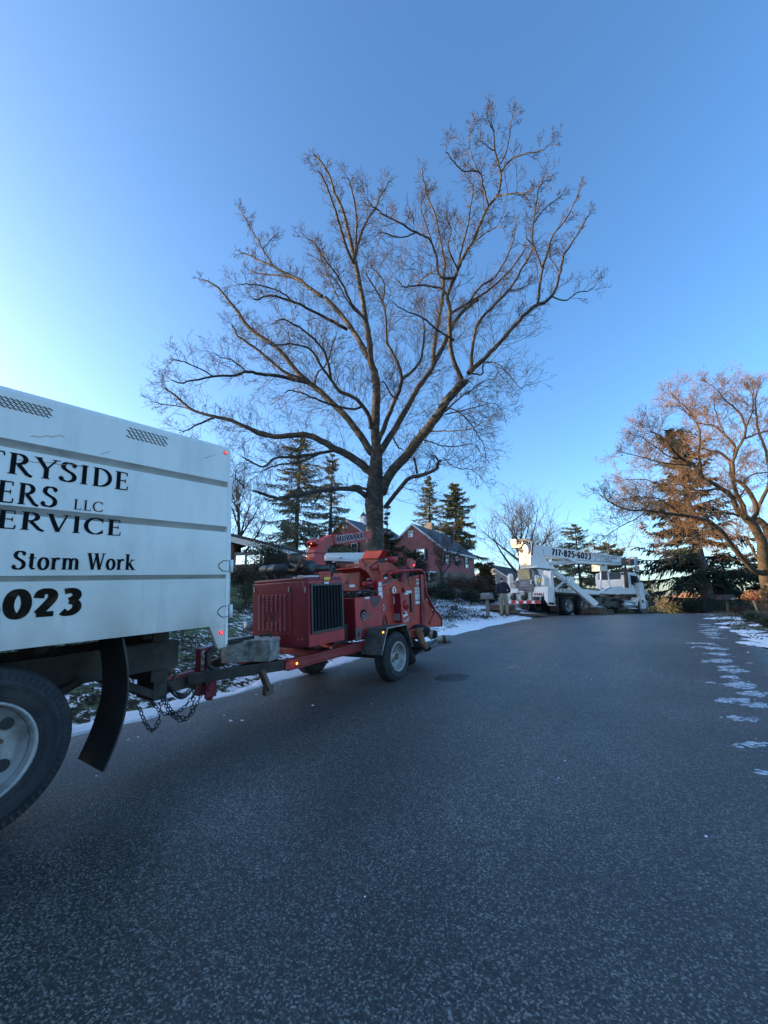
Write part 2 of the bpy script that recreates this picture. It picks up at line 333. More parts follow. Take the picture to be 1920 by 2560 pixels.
def axisvals(fine0, fine1, step, far0, far1, g=1.22):
    v = []; x = fine0
    while x <= fine1: v.append(x); x += step
    s = step; x = fine1
    while x < far1: s *= g; x += s; v.append(x)
    s = step; x = fine0
    while x > far0: s *= g; x -= s; v.insert(0, x)
    return v
xs = axisvals(-14, 5, .25, -900, 900); ys = axisvals(-3, 46, .4, -300, 1500)
def gz(x, y):
    z = H(x, y)
    if XL-.05 < x < XR(y)-.02 and -30 < y < 110: z -= .06
    n = noise.noise(V((x*.35, y*.35, 0)))*.10+noise.noise(V((x*1.6, y*1.6, 3)))*.035
    k = sm((XL-.5-x)/1.5) if x < 0 else sm((x-XR(y)-.15)/1.2)
    if abs(x) > 60: z += noise.noise(V((x*.01, y*.01, 5)))*3*sm((abs(x)-60)/60)
    return z+n*k
g = MB(sheet=True); nx = len(xs)
g.v = [(x, y, gz(x, y)) for y in ys for x in xs]
g.f = [(j*nx+i, j*nx+i+1, (j+1)*nx+i+1, (j+1)*nx+i) for j in range(len(ys)-1) for i in range(nx-1)]; g.sm = [True]*len(g.f)

def ground_mat():
    m = bpy.data.materials.new('lawn_and_snow'); m.use_nodes = True; t = m.node_tree; N = t.nodes; L = t.links; b = N['Principled BSDF']
    b.inputs['Roughness'].default_value = .9; b.inputs['Specular IOR Level'].default_value = .2
    tc = N.new('ShaderNodeTexCoord'); sp = N.new('ShaderNodeSeparateXYZ'); L.new(tc.outputs['Object'], sp.inputs[0])
    def noi(sc, det=5, vec=None, r=.6):
        n = N.new('ShaderNodeTexNoise'); n.inputs['Scale'].default_value = sc; n.inputs['Detail'].default_value = det; n.inputs['Roughness'].default_value = r
        L.new(vec or tc.outputs['Object'], n.inputs['Vector']); return n.outputs[0]
    def mr(x, a, b_, c=0, d=1):
        n = N.new('ShaderNodeMapRange'); n.inputs[1].default_value = a; n.inputs[2].default_value = b_; n.inputs[3].default_value = c; n.inputs[4].default_value = d; L.new(x, n.inputs[0]); return n.outputs[0]
    def mth(op, a, b_):
        n = N.new('ShaderNodeMath'); n.operation = op
        for i, q in enumerate((a, b_)):
            if isinstance(q, (int, float)): n.inputs[i].default_value = q
            else: L.new(q, n.inputs[i])
        return n.outputs[0]
    def mix(f, a, b_):
        n = N.new('ShaderNodeMix'); n.data_type = 'RGBA'; L.new(f, n.inputs[0])
        for i, q in ((6, a), (7, b_)):
            if isinstance(q, tuple): n.inputs[i].default_value = (*q, 1)
            else: L.new(q, n.inputs[i])
        return n.outputs[2]
    grass = mix(mr(noi(25, 3), .35, .65), (.075, .11, .05), (.14, .18, .085))
    dead = mix(mr(noi(14, 5), .4, .6), (.06, .04, .025), (.12, .085, .05))
    right = mr(sp.outputs[0], -.5, .3)
    bank = mth('MULTIPLY', mr(mth('ADD', sp.outputs[0], mr(sp.outputs[1], 6, 9, -3.6, 0)), -13, -10.5), mr(sp.outputs[0], -5.4, -5.6))
    bank2 = mth('MULTIPLY', bank, mr(sp.outputs[1], 2, 8, .4, .9))
    base = mix(mr(mth('ADD', noi(1.2, 4), mth('MULTIPLY', right, .12)), .5, .6), grass, dead)
    base = mix(mth('MULTIPLY', bank, mr(noi(9, 4), .42, .5)), base, (.028, .026, .016))
    # snow cover: thick on the kerb bank, scraps on the lawn
    mp = N.new('ShaderNodeMapping'); mp.inputs['Scale'].default_value = (1, 1.6, 1); L.new(tc.outputs['Object'], mp.inputs[0])
    th_ = mth('ADD', mth('MULTIPLY', bank2, .135), mth('MULTIPLY', right, .035))
    s = mth('ADD', mth('ADD', mth('MULTIPLY', noi(4.5, 5, mp.outputs[0], .7), .72), mth('MULTIPLY', noi(.45, 2), .28)), th_)
    f = mr(s, .575, .60)
    col = mix(f, base, (.88, .88, .90)); L.new(col, b.inputs['Base Color'])
    L.new(mr(f, 0, 1, .9, .55), b.inputs['Roughness'])
    bp = N.new('ShaderNodeBump'); bp.inputs['Distance'].default_value = .05; bp.inputs['Strength'].default_value = .7
    L.new(mth('ADD', mth('MULTIPLY', f, .8), mth('MULTIPLY', noi(40, 3), .5)), bp.inputs['Height']); L.new(bp.outputs[0], b.inputs['Normal'])
    return m
tag(g.build('ground', ground_mat()), kind='structure')

def asphalt():
    m = bpy.data.materials.new('asphalt'); m.use_nodes = True; t = m.node_tree; N = t.nodes; L = t.links; b = N['Principled BSDF']
    tc = N.new('ShaderNodeTexCoord'); O = tc.outputs['Object']
    vo = N.new('ShaderNodeTexVoronoi'); vo.inputs['Scale'].default_value = 132; L.new(O, vo.inputs['Vector'])
    n0 = N.new('ShaderNodeTexNoise'); n0.inputs['Scale'].default_value = 85; n0.inputs['Detail'].default_value = 4; n0.inputs['Roughness'].default_value = .75; L.new(O, n0.inputs['Vector'])
    sv = N.new('ShaderNodeSeparateColor'); L.new(vo.outputs['Color'], sv.inputs[0])
    ad = N.new('ShaderNodeMath'); ad.operation = 'MULTIPLY_ADD'; ad.inputs[1].default_value = .5; L.new(sv.outputs[0], ad.inputs[0])
    mm = N.new('ShaderNodeMath'); mm.operation = 'MULTIPLY'; mm.inputs[1].default_value = .6; L.new(n0.outputs[0], mm.inputs[0]); L.new(mm.outputs[0], ad.inputs[2])
    r = N.new('ShaderNodeValToRGB'); e = r.color_ramp.elements; e[0].position = .22; e[0].color = (.012, .011, .010, 1); e[1].position = .83; e[1].color = (.36, .325, .28, 1)
    q = r.color_ramp.elements.new(.50); q.color = (.038, .034, .028, 1); q = r.color_ramp.elements.new(.68); q.color = (.098, .087, .072, 1)
    L.new(ad.outputs[0], r.inputs[0])
    n2 = N.new('ShaderNodeTexNoise'); n2.inputs['Scale'].default_value = .9; n2.inputs['Detail'].default_value = 6; L.new(O, n2.inputs['Vector'])
    mr_ = N.new('ShaderNodeMapRange'); mr_.inputs[1].default_value = .3; mr_.inputs[2].default_value = .7; mr_.inputs[3].default_value = .7; mr_.inputs[4].default_value = 1.25; L.new(n2.outputs[0], mr_.inputs[0])
    mx = N.new('ShaderNodeMix'); mx.data_type = 'RGBA'; mx.blend_type = 'MULTIPLY'; mx.inputs[0].default_value = 1; L.new(r.outputs[0], mx.inputs[6]); L.new(mr_.outputs[0], mx.inputs[7])
    # worn tracks along the road and fine cracks
    mpt = N.new('ShaderNodeMapping'); mpt.inputs['Scale'].default_value = (.9, .05, 1); L.new(O, mpt.inputs[0])
    nt_ = N.new('ShaderNodeTexNoise'); nt_.inputs['Scale'].default_value = 1.0; nt_.inputs['Detail'].default_value = 3; L.new(mpt.outputs[0], nt_.inputs['Vector'])
    mt_ = N.new('ShaderNodeMapRange'); mt_.inputs[1].default_value = .35; mt_.inputs[2].default_value = .65; mt_.inputs[3].default_value = .80; mt_.inputs[4].default_value = 1.16; L.new(nt_.outputs[0], mt_.inputs[0])
    mxt = N.new('ShaderNodeMix'); mxt.data_type = 'RGBA'; mxt.blend_type = 'MULTIPLY'; mxt.inputs[0].default_value = 1; L.new(mx.outputs[2], mxt.inputs[6]); L.new(mt_.outputs[0], mxt.inputs[7])
    nd = N.new('ShaderNodeTexNoise'); nd.inputs['Scale'].default_value = 1.5; nd.inputs['Detail'].default_value = 4; L.new(O, nd.inputs['Vector'])
    ma = N.new('ShaderNodeMix'); ma.data_type = 'RGBA'; ma.inputs[0].default_value = .35; L.new(O, ma.inputs[6]); L.new(nd.outputs['Color'], ma.inputs[7])
    vc = N.new('ShaderNodeTexVoronoi'); vc.feature = 'DISTANCE_TO_EDGE'; vc.inputs['Scale'].default_value = .42; L.new(ma.outputs[2], vc.inputs['Vector'])
    cr = N.new('ShaderNodeMapRange'); cr.inputs[1].default_value = .0; cr.inputs[2].default_value = .006; cr.inputs[3].default_value = .62; cr.inputs[4].default_value = 1; L.new(vc.outputs[0], cr.inputs[0])
    mxc = N.new('ShaderNodeMix'); mxc.data_type = 'RGBA'; mxc.blend_type = 'MULTIPLY'; mxc.inputs[0].default_value = .8; L.new(mxt.outputs[2], mxc.inputs[6]); L.new(cr.outputs[0], mxc.inputs[7]); mx = mxc
    # dirty right-hand edge
    sp = N.new('ShaderNodeSeparateXYZ'); L.new(O, sp.inputs[0])
    ed = N.new('ShaderNodeMapRange'); ed.inputs[1].default_value = -.2; ed.inputs[2].default_value = 1.0; L.new(sp.outputs[0], ed.inputs[0])
    n4 = N.new('ShaderNodeTexNoise'); n4.inputs['Scale'].default_value = 6; n4.inputs['Detail'].default_value = 6; L.new(O, n4.inputs['Vector'])
    m5 = N.new('ShaderNodeMapRange'); m5.inputs[1].default_value = .38; m5.inputs[2].default_value = .62; L.new(n4.outputs[0], m5.inputs[0])
    m6 = N.new('ShaderNodeMath'); m6.operation = 'MULTIPLY'; L.new(ed.outputs[0], m6.inputs[0]); L.new(m5.outputs[0], m6.inputs[1])
    mx2 = N.new('ShaderNodeMix'); mx2.data_type = 'RGBA'; L.new(m6.outputs[0], mx2.inputs[0]); L.new(mx.outputs[2], mx2.inputs[6]); mx2.inputs[7].default_value = (.032, .027, .022, 1)
    L.new(mx2.outputs[2], b.inputs['Base Color']); b.inputs['Roughness'].default_value = .5; b.inputs['Specular IOR Level'].default_value = .75
    bp = N.new('ShaderNodeBump'); bp.inputs['Strength'].default_value = .38; bp.inputs['Distance'].default_value = .005; L.new(ad.outputs[0], bp.inputs['Height']); L.new(bp.outputs[0], b.inputs['Normal'])
    return m
ASPH = asphalt()
r = MB(sheet=True); yr = [y for y in ys if -25 < y < 115]; K = 22
for y in yr:
    x1 = XR(y)+noise.noise(V((0, y*1.7, 9)))*.08; x0 = XL+noise.noise(V((3, y*1.3, 9)))*.06
    for k in range(K+1):
        x = x0+(x1-x0)*k/K; r.v.append((x, y, H(x, y)+.004))
    r.v.append((x1+.12, y, H(x1+.12, y)-.10)); r.v.append((x0-.1, y, H(x0, y)-.12))
W_ = K+3
for j in range(len(yr)-1):
    for k in range(K+1): r.f.append((j*W_+k, j*W_+k+1, (j+1)*W_+k+1, (j+1)*W_+k))
    r.f.append((j*W_+K+2, j*W_, (j+1)*W_, (j+1)*W_+K+2))
r.sm = [True]*len(r.f); tag(r.build('road', ASPH), kind='structure')
# side drive that opens off the far left of the road
d = MB(sheet=True); n = 24
for i in range(n+1):
    x = XL+.25-i*.5
    for k in range(9):
        wd = 2.6+2.2*math.exp(-i/3); y = 24.5+i*.12+wd*(k/4-1); d.v.append((x, y, max(H(x, y), gz(x, y))+.012))
d.f = [(i*9+k, i*9+k+1, i*9+k+10, i*9+k+9) for i in range(n) for k in range(8)]; d.sm = [True]*len(d.f)
tag(d.build('driveway', ASPH), kind='structure')

SNOW = M('snow', (.90, .91, .93), .5, var=.04, scale=8, c2=(.55, .55, .55), lo=.6, hi=.8, s2=7, bump=.5, bs=20)
s = MB(sheet=True)
# snow ridge along the left road edge
def ridge(y0, y1, xin, xout, hgt, seed, step=.1, nseg=9):
    m = int((y1-y0)/step); b0 = len(s.v)
    for j in range(m+1):
        y = y0+j*step; t = sm(min(j, m-j)/6)
        a = xin+(noise.noise(V((seed, y*.9, 0)))*.22+noise.noise(V((seed, y*4, 1)))*.07)*t; b = xout+noise.noise(V((seed+5, y*1.1, 0)))*.5+noise.noise(V((seed, y*5, 4)))*.1
        for k in range(nseg+1):
            x = a+(b-a)*k/nseg; e = math.sin(math.pi*k/nseg)**.6
            z = max(H(x, y), gz(x, y) if x < XL else -99)+(.008+e*hgt*(.6+.8*noise.noise(V((x*3, y*3, seed)))+.3*noise.noise(V((x*9, y*9, seed)))))*t-(.03 if k in (0, nseg) else 0)
            s.v.append((x, y, z+noise.noise(V((x*14, y*14, 2)))*.012))
    w1 = nseg+1
    for j in range(m):
        for k in range(nseg):
            q = (b0+j*w1+k, b0+j*w1+k+1, b0+(j+1)*w1+k+1, b0+(j+1)*w1+k); s.f.append(q); s.sm.append(True)
ridge(-3, 8.5, -5.66, -6.0, .04, 1); ridge(8, 19.2, -5.55, -6.3, .05, 1); ridge(27, 36, -5.7, -6.6, .06, 3)
def patch(cx, cy, rx, ry, hgt, rot, seed, n=44, rings=5):
    b0 = len(s.v); s.v.append((cx, cy, H(cx, cy)+.004+hgt)); c_, s_ = math.cos(rot), math.sin(rot)
    for q in range(1, rings+1):
        for k in range(n):
            a = 2*math.pi*k/n; rr = max(.3, 1+.38*noise.noise(V((math.cos(a)*1.3+seed*3, math.sin(a)*1.3, seed)))+.34*noise.noise(V((math.cos(a)*3.1, math.sin(a)*3.1+seed, 2)))+.35*noise.noise(V((math.cos(a)*9, math.sin(a)*9+seed, 5))))*q/rings
            u, v = rx*math.cos(a)*rr, ry*math.sin(a)*rr; x = cx+u*c_-v*s_; y = cy+u*s_+v*c_
            base = max(H(x, y), gz(x, y) if (x > XR(y) or x < XL) else -99)
            s.v.append((x, y, base+(.004+hgt*(1-(q/rings)**2)*(1+.5*noise.noise(V((x*12, y*12, 1)))) if q < rings else -.004)))
    for k in range(n): s.f.append((b0, b0+1+k, b0+1+(k+1)%n)); s.sm.append(True)
    for q in range(rings-1):
        for k in range(n):
            a = b0+1+q*n+k; b = b0+1+q*n+(k+1)%n; s.f.append((a, a+n, b+n, b)); s.sm.append(True)
tag(s.build('snow', SNOW), kind='stuff'); s = MB(sheet=True)
# scraps of ice left between tyre tracks on the right of the road, traced from the photo (centre x, y, half width px)
for i, (px, py, hw, hh) in enumerate([(1764,1562,12,1.2),(1770,1567,16,1),(1785,1573,26,1.4),(1770,1577,22,1.5),(1778,1583,18,2),(1780,1588,12,2),(1790,1595,14,2.5),
        (1736,1608,11,1),(1770,1610,15,2),(1783,1621,26,3.5),(1800,1637,24,4),(1805,1654,34,4.5),(1820,1668,26,2),(1830,1677,28,4),(1824,1694,20,4),(1850,1713,44,7),(1880,1736,36,5),(1830,1752,44,5),(1890,1764,32,5),
        (1850,1798,40,6),(1865,1863,34,4),(1912,1936,22,5)]):
    c = onground(px, py); dep = (c-CAM).dot(FW)
    thin_ = .0 if py < 1700 else .25
    a = onground(px, py-hh); b = onground(px, py+hh)
    ryy = max(.05, min(.6, (a-b).length/2*.9)); rxx = hw*dep/1000
    rot = PH+rnd.uniform(-.05, .12)
    if py < 1790: patch(c.x, c.y, rxx*.85, ryy*.75, .014, rot, i)
    for q in range(int(14+rxx*90)):
        u, v = rnd.gauss(0, .52)*rxx, rnd.gauss(0, .55)*ryy; e = rnd.uniform(.012, .05)*(1 if py < 1790 else .6)
        patch(c.x+u*math.cos(rot)-v*math.sin(rot), c.y+u*math.sin(rot)+v*math.cos(rot), e*2.2, e, .005, rot, q+i*31, 9, 2)
ICE = M('snow_scraps', (.62, .64, .67), .5, var=.15, scale=30, c2=(.14, .14, .14), lo=.42, hi=.62, s2=26, bump=.5, bs=60)
tag(s.build('snow_scraps', ICE), kind='stuff'); s = MB(sheet=True)
for px, py, hw, hh in [(1800,1546,34,1.6),(1850,1549,8,1),(1830,1559,34,2),(1812,1570,10,1.2),(1865,1580,28,4),(1905,1592,30,8),(1890,1612,26,6),(1900,1565,14,2.5),(1918,1604,20,9)]:
    c = onground(px, py); dep = (c-CAM).dot(FW); a = onground(px, py-hh); b = onground(px, py+hh)
    patch(c.x, c.y, hw*dep/1000, max(.1, min(1.2, (a-b).length/2)), .04, PH, px)
# snow lying under and beside the crane truck
for x, y, rx, ry in [(-6.8,21.2,1.2,.8),(-5.6,26.6,1.6,.5),(-7.2,26.8,1.4,.8),(-8.3,20.2,1,.7),(-7.9,23,1,.9),(-6.2,22.2,.7,.5)]: patch(x, y, rx, ry, .03, .3, x)
# crumbs
for px, py, r_ in [(577,1803,9),(605,1803,8),(782,1765,6),(240,1943,5),(700,1712,3),(1870,1632,4),(560,1790,3),(640,1738,3),(320,1850,7),(345,1845,5)]:
    c = onground(px, py); dep = (c-CAM).dot(FW); patch(c.x, c.y, r_*dep/1000, r_*dep/1500, .008, 0, px, 8, 2)
for i in range(110):
    y = rnd.uniform(1.5, 16); x = rnd.choice([rnd.gauss(.3, .35), rnd.gauss(-5.2, .25), rnd.uniform(-5, 1)]); q = rnd.uniform(.004, .012)
    if x > XR(y) or x < XL+.2: continue
    patch(x, y, q, q, q*.5, 0, i, 6, 2)
tag(s.build('snow', SNOW), kind='stuff')

# manhole cover
mh = onground(1131, 1694); mc = MB(); dirn = V((0, 1, 0))
t = thing('manhole_cover', 'round iron manhole cover set in the asphalt beside the chipper wheel', 'manhole cover', (mh.x, mh.y, H(mh.x, mh.y)))
t.rotation_euler = (math.atan(.045), -math.atan(.028), 0)
R0 = 43*(mh-CAM).dot(FW)/1000
mc.lathe([(R0*1.06, -.03), (R0*1.06, .010), (R0*.93, .011), (R0*.92, .002)], (0,0,0), (0,0,1), 36); mc.build('ring', M('iron_ring', (.13, .13, .13), .6, metal=.6, var=.4, scale=20), t)
mc = MB(); mc.lathe([(0, .008), (R0*.9, .008), (R0*.91, -.03)], (0,0,0), (0,0,1), 36)
for i in range(-4, 5):
    for j in range(-4, 5):
        if math.hypot(i, j) < 4.3: mc.box((i*R0*.19-.02, j*R0*.19-.02, .007), (i*R0*.19+.02, j*R0*.19+.02, .013))
mc.build('lid', M('iron_lid', (.10, .10, .10), .55, metal=.6, var=.5, scale=15), t)

# ---------------------------------------------------------------- wheels
def wheel(parent, c, R, Wd, side, rr, style, name='wheel', dual=False):
    """tyre lathe about x; side +1: outer face towards +x"""
    c = V(c); s_ = side; r2 = rr
    b = MB(); h = Wd/2
    prof = [(r2, -h*.72), (r2+.02, -h*.95), ((R+r2)/2, -h*1.02), (R-.05, -h*.93), (R-.012, -h*.74), (R, -h*.5), (R, -h*.3), (R-.014, -h*.29), (R-.014, -h*.25), (R, -h*.24), (R, -h*.04), (R-.014, -h*.03), (R-.014, h*.03), (R, h*.04), (R, h*.24), (R-.014, h*.25), (R-.014, h*.29), (R, h*.3), (R, h*.5), (R-.012, h*.74), (R-.03, h*.84), (R-.055, h*.93), (R-.075, h*.95), (R-.078, h*1.0), ((R+r2)/2+.01, h*1.03), ((R+r2)/2, h*1.0), (r2+.03, h*.97), (r2+.01, h*.88), (r2, h*.72)]
    b.lathe([(q, t*s_) for q, t in prof], c, (1,0,0), 56)
    if style in ('dish', 'front'):
        for k in range(72):
            a = 2*math.pi*(k+.5)/72; u = V((0, math.cos(a), math.sin(a))); v = V((0, -math.sin(a), math.cos(a)))
            b.obox(c+u*(R-.048)+V((h*.93*s_, 0, 0)), V((.006, 0, 0)), v*.008, u*.018)
        for rr_ in (R-.095, R-.115, r2+.045): b.lathe([(rr_+.004, h*.99*s_), (rr_, h*1.055*s_), (rr_-.004, h*.99*s_)], c, (1,0,0), 56)
    o = b.build(name, RUBBER, parent)
    b = MB(); f = h*.80*s_; dd = s_
    lip = [(r2+.012, f+.012*dd), (r2+.014, f+.024*dd), (r2-.004, f+.026*dd), (r2-.012, f), (r2-.016, f-.06*dd), (r2-.035, f-.07*dd), (r2-.045, f-.13*dd if style != 'front' else f)]
    if style == 'dish': lip += [(r2*.62, f-.15*dd), (r2*.42, f-.12*dd), (r2*.38, f-.09*dd), (0, f-.09*dd)]
    elif style == 'front': lip += [(r2*.7, f+.02*dd), (r2*.5, f+.06*dd), (r2*.45, f+.08*dd), (0, f+.08*dd)]
    else: lip += [(r2*.72, f-.125*dd), (r2*.5, f-.095*dd), (r2*.3, f-.095*dd), (r2*.28, f-.03*dd), (0, f-.03*dd)]
    b.lathe(lip+[(0, f-.2*dd)] if False else lip, c, (1,0,0), 48)
    b.lathe([(r2-.02, f-.05*dd), (r2-.02, -f)], c, (1,0,0), 48)
    rim = b.build('rim', RIM, o)
    b = MB()
    n = 8 if style != 'small' else 6; rb = r2*.5 if style != 'small' else r2*.34
    for k in range(n):
        a = 2*math.pi*k/n+.2; x0 = f-(.12 if style == 'dish' else .095 if style == 'small' else -.05)*dd
        p = c+V((x0, math.cos(a)*rb, math.sin(a)*rb)); b.cyl(p, p+V((.035*dd, 0, 0)), .014, 6)
    b.cyl(c+V((f-.1*dd, 0, 0)), c+V((f-.0*dd, 0, 0)), r2*.22, 16); b.build_each('hub_bolt', RUST if style != 'front' else RIM, o)
    if style in ('dish', 'front'):
        b = MB()
        for k in range(8 if style == 'front' else 5):
            a = 2*math.pi*(k+.5)/(8 if style == 'front' else 5); x0 = f-(.148 if style == 'dish' else -.005)*dd; ra = r2*.72
            b.lathe([(0, 0), (r2*.13, 0)], c+V((x0+.022*dd, math.cos(a)*ra, math.sin(a)*ra)), (dd,0,0), 14, False)
        b.build_each('hand_hole', BLACK, o)
    return o

# ---------------------------------------------------------------- chip truck (left edge)
T = Frame((-3.5, 0, -.1), 0, 3.2, 1.6); T.o = V((-3.5, 0, -.1-0))
tr = thing('chip_truck', 'white chip truck with a lettered ribbed box, black mud flap and hanging chains', 'truck', mtx=T.mat())
GR = .07                       # road surface in the truck's axes, measured at the tyre
Z0, Z1, YR, YF = 1.20, 2.98, 2.37, -2.0
tl = lambda x, y: T.on(x, y, 0, 0)
zt = tl(400, 1066).z; zb = tl(300, 1593).z; ztip = tl(560, 1618).z
creases = []
for (a, b) in (((300, 1151.5), (300, 1170)), ((300, 1290), (300, 1308)), ((300, 1437.5), (300, 1450.5))): creases.append((tl(*a).z, tl(*b).z))
prof = [(-.10, zt), (-.03, zt-.012), (0, zt-.05)]
for (a, b) in creases: prof += [(0, a), (-.045, a-(a-b)*.85), (-.045, b+.006), (0, b)]
prof += [(0, zb)]
W0 = -2.44
pr2 = prof+[(W0, zb), (W0, zt-.05), (W0+.1, zt)]
b = MB(); b.prism([(x, z) for x, z in pr2], 1, YF, YR-.012); b.build('box_body', WHITE, tr, bevel=.006)
b = MB(); b.prism([(tl(524, 1565).y, zb+.002), (YR-.012, zb+.002), (YR-.012, ztip), (YR-.10, ztip-.004)], 0, -.004, -.045); b.build('rear_skirt', WHITE, tr)
b = MB(); b.box((-.03, YR-.008, ztip+.35), (W0+.03, YR+.035, zt-.35)); b.build('tailgate', WHITE, tr, bevel=.01)
b = MB()
b.box((-.02, YR-.035, ztip+.02), (.004, YR-.008, zt-.09)); b.build('corner_post', WHITE2, tr, bevel=.003)
b = MB()
for (a, b2) in creases: b.prism([(.0005, a-.001), (-.0442, a-(a-b2)*.85), (-.0442, b2+.007), (-.043, b2+.007), (-.043, a-(a-b2)*.83), (.0015, a-.002)], 1, YF+.01, YR-.04)
b.build_each('crease_dirt', M('crease_dirt', (.47, .44, .39), .7, var=.1, scale=5, c2=(.25, .21, .17), lo=.55, hi=.75, s2=6, stretch=(1, .3, 1)), tr)
# vents: rows of short slanted slots
for (x0, x1, yt, yb) in ((-60, 122, None, None), (322, 412, None, None)):
    v = MB(); st = .030 if x0 < 0 else .036
    if x0 < 0: y0_, y1_, z_hi, z_lo = tl(0, 987).y-.55, tl(122, 1020).y, tl(60, 1003).z, tl(122, 1046).z
    else: y0_, y1_, z_hi, z_lo = tl(322, 1067).y, tl(412, 1086).y, tl(322, 1067).z, tl(322, 1096).z
    y = y0_; k = 0
    while y < y1_:
        for q in range(4):
            zc = z_lo+(z_hi-z_lo)*(q+.5)/4; hh = (z_hi-z_lo)/4*.36
            v.obox((.0022, y+(q%2)*st/2, zc), (.0015, 0, 0), (0, .0062, 0), (0, -.012, hh))
        y += st
    v.build('vent', INK, tr)
Y_ = (0, 1, 0); Z_ = (0, 0, 1)
def tline(s, right, leftref, top, thick=.17, thin=.055, serif=True, mat=INK, off=.001, nref=None, gap=.06):
    R_ = tl(*right); L_ = tl(*leftref); tp = tl(*top); h = tp.z-tl(top[0], right[1]+(top[0]-right[0])*0).z if False else tp.z-R_.z
    sub = nref or s; tot = sum(.36 if c == ' ' else G[c][0]+gap for c in s); ts = sum(.36 if c == ' ' else G[c][0]+gap for c in sub)
    width = (R_.y-L_.y)*tot/ts
    b = MB(sheet=True); text(b, s, (off, R_.y, R_.z), Y_, Z_, h, width, thick, thin, serif, gap, anchor='r'); return b.build('lettering', mat, tr)
tline('COUNTRYSIDE', (324, 1227.5), (13, 1184), (322, 1183), nref='RYSIDE')
tline('CUTTERS', (146, 1270), (38, 1261), (144, 1219), nref='RS')
tline('LLC', (260, 1281), (181, 1273), (258, 1256), thick=.12, thin=.05)
tline('SERVICE', (306, 1340), (45, 1326), (304, 1301), nref='RVICE')
tline('Storm Work', (338, 1424.5), (28, 1424.5), (330, 1386), thick=.19, thin=.06)
tline('717-825-6023', (204, 1534), (3, 1545), (202, 1471), thick=.3, thin=.2, serif=False, mat=INKF, nref='023', gap=.03)
# scratches
b = MB(sheet=True)
for (x0, y0, x1, y1) in ((40, 1150, 210, 1166), (250, 1136, 275, 1129), (75, 1092, 160, 1090), (510, 1146, 540, 1136)):
    p, q = tl(x0, y0), tl(x1, y1); pts = [p.lerp(q, i/8)+V((0, 0, .006*math.sin(i*2.1))) for i in range(9)]
    for i in range(8): a, c = pts[i], pts[i+1]; b.add([(.0035, a.y, a.z-.002), (.0035, c.y, c.z-.002), (.0035, c.y, c.z+.002), (.0035, a.y, a.z+.002)], [(0,1,2,3)])
b.build_each('scratch', M('scrape', (.35, .2, .16), .7), tr)
for (x, y) in ((566, 1133), (555, 1581.5)):
    p = tl(x, y); b = MB(); b.lathe([(.018, 0), (.018, .006), (.012, .008)], (0, p.y-.012, p.z), (1,0,0), 16); o = b.build('marker_lamp', BLACK, tr)
    b = MB(); b.lathe([(.012, .004), (.010, .012), (0, .015)], (0, p.y-.012, p.z), (1,0,0), 16); b.build('lens', REDL, o)
for (yt, yb, name) in ((1402, 1428, 'hinge'), (1514, 1541, 'hinge')):
    za, zb_ = tl(574, yt).z, tl(574, yb).z; b = MB()
    b.cyl((-.01, YR+.028, za+.01), (-.01, YR+.028, zb_-.01), .017, 12)
    o = b.build('hinge', WHITE2, tr)
    b = MB(); zc = (za+zb_)/2; hh = (za-zb_)/2
    b.tube([(.004, YR-.01, zc+hh), (.004, YR-.07, zc+hh), (.004, YR-.115, zc+hh*.3), (.004, YR-.115, zc-hh*.3), (.004, YR-.07, zc-hh), (.004, YR-.01, zc-hh)], .0035, 6)
    b.tube([(-.01, YR+.02, za+.012), (-.01, YR+.02, zb_-.012)], .006, 6); b.build('strap_weld', RUST, o)
# underbody
b = MB(); b.box((-.72, YF-1.5, GR+.72), (-.82, YR-.10, GR+.98)); b.box((-1.62, YF-1.5, GR+.72), (-1.72, YR-.1, GR+.98))
for y in (-1.4, -.6, .2, 1.1, 1.9): b.box((-.66, y, zb-.10), (-1.78, y+.08, zb-.002))
b.build_each('chassis_rail', CHASSIS, tr, bevel=.004)
b = MB(); b.box((-.98, 2.16, GR+.38), (-1.36, 2.30, zb-.04)); b.box((-.80, 2.05, GR+.60), (-1.6, 2.16, zb-.05)); b.beam((-.86, 1.5, GR+.82), (-1.02, 2.2, GR+.42), .05, .07); b.beam((-1.5, 1.5, GR+.82), (-1.3, 2.2, GR+.42), .05, .07); b.build_each('hitch_frame', CHASSIS, tr, bevel=.005)
b = MB()
for x0 in (-1.12, -1.26): b.tube([(x0, 2.3, GR+.50), (x0, 2.42, GR+.50), (x0, 2.46, GR+.56), (x0, 2.42, GR+.62), (x0, 2.34, GR+.62)], .022, 8)
b.build_each('pintle_hook', RUST, tr)
# mud flap
def flap(x0, x1):
    b = MB(); n = 12; fr_, bk = [], []
    for i in range(n+1):
        t = i/n; z = zb-.02-(zb-.02-(GR+.17))*t; y = 1.50+.085*math.sin(math.pi*t*.9)-.10*t*t
        fr_.append((y, z))
    poly = fr_+[(y+.014, z) for y, z in reversed(fr_)]; b.prism(poly, 0, x0, x1); return b.build('mud_flap', FLAP, tr)
flap(-.10, -.60); flap(-1.84, -2.34)
for c, sd in (((-.19, .71, GR+.51), 1), ((-.49, .71, GR+.51), -1), ((-2.25, .71, GR+.51), -1), ((-1.95, .71, GR+.51), 1)): wheel(tr, c, .515, .26, sd, .30, 'dish')
b = MB(); b.cyl((-.3, .65, GR+.5), (-2.1, .65, GR+.5), .075, 12); b.lathe([(0,-.2),(.14,-.15),(.2,0),(.14,.15),(0,.2)], (-1.22, .65, GR+.5), (1,0,0), 16); b.build('rear_axle', CHASSIS, tr)
b = MB()
for x in (-.62, -1.8): b.tube([(x, -.15, GR+.74), (x, .2, GR+.62), (x, .65, GR+.56), (x, 1.1, GR+.62), (x, 1.4, GR+.76)], .035, 6)
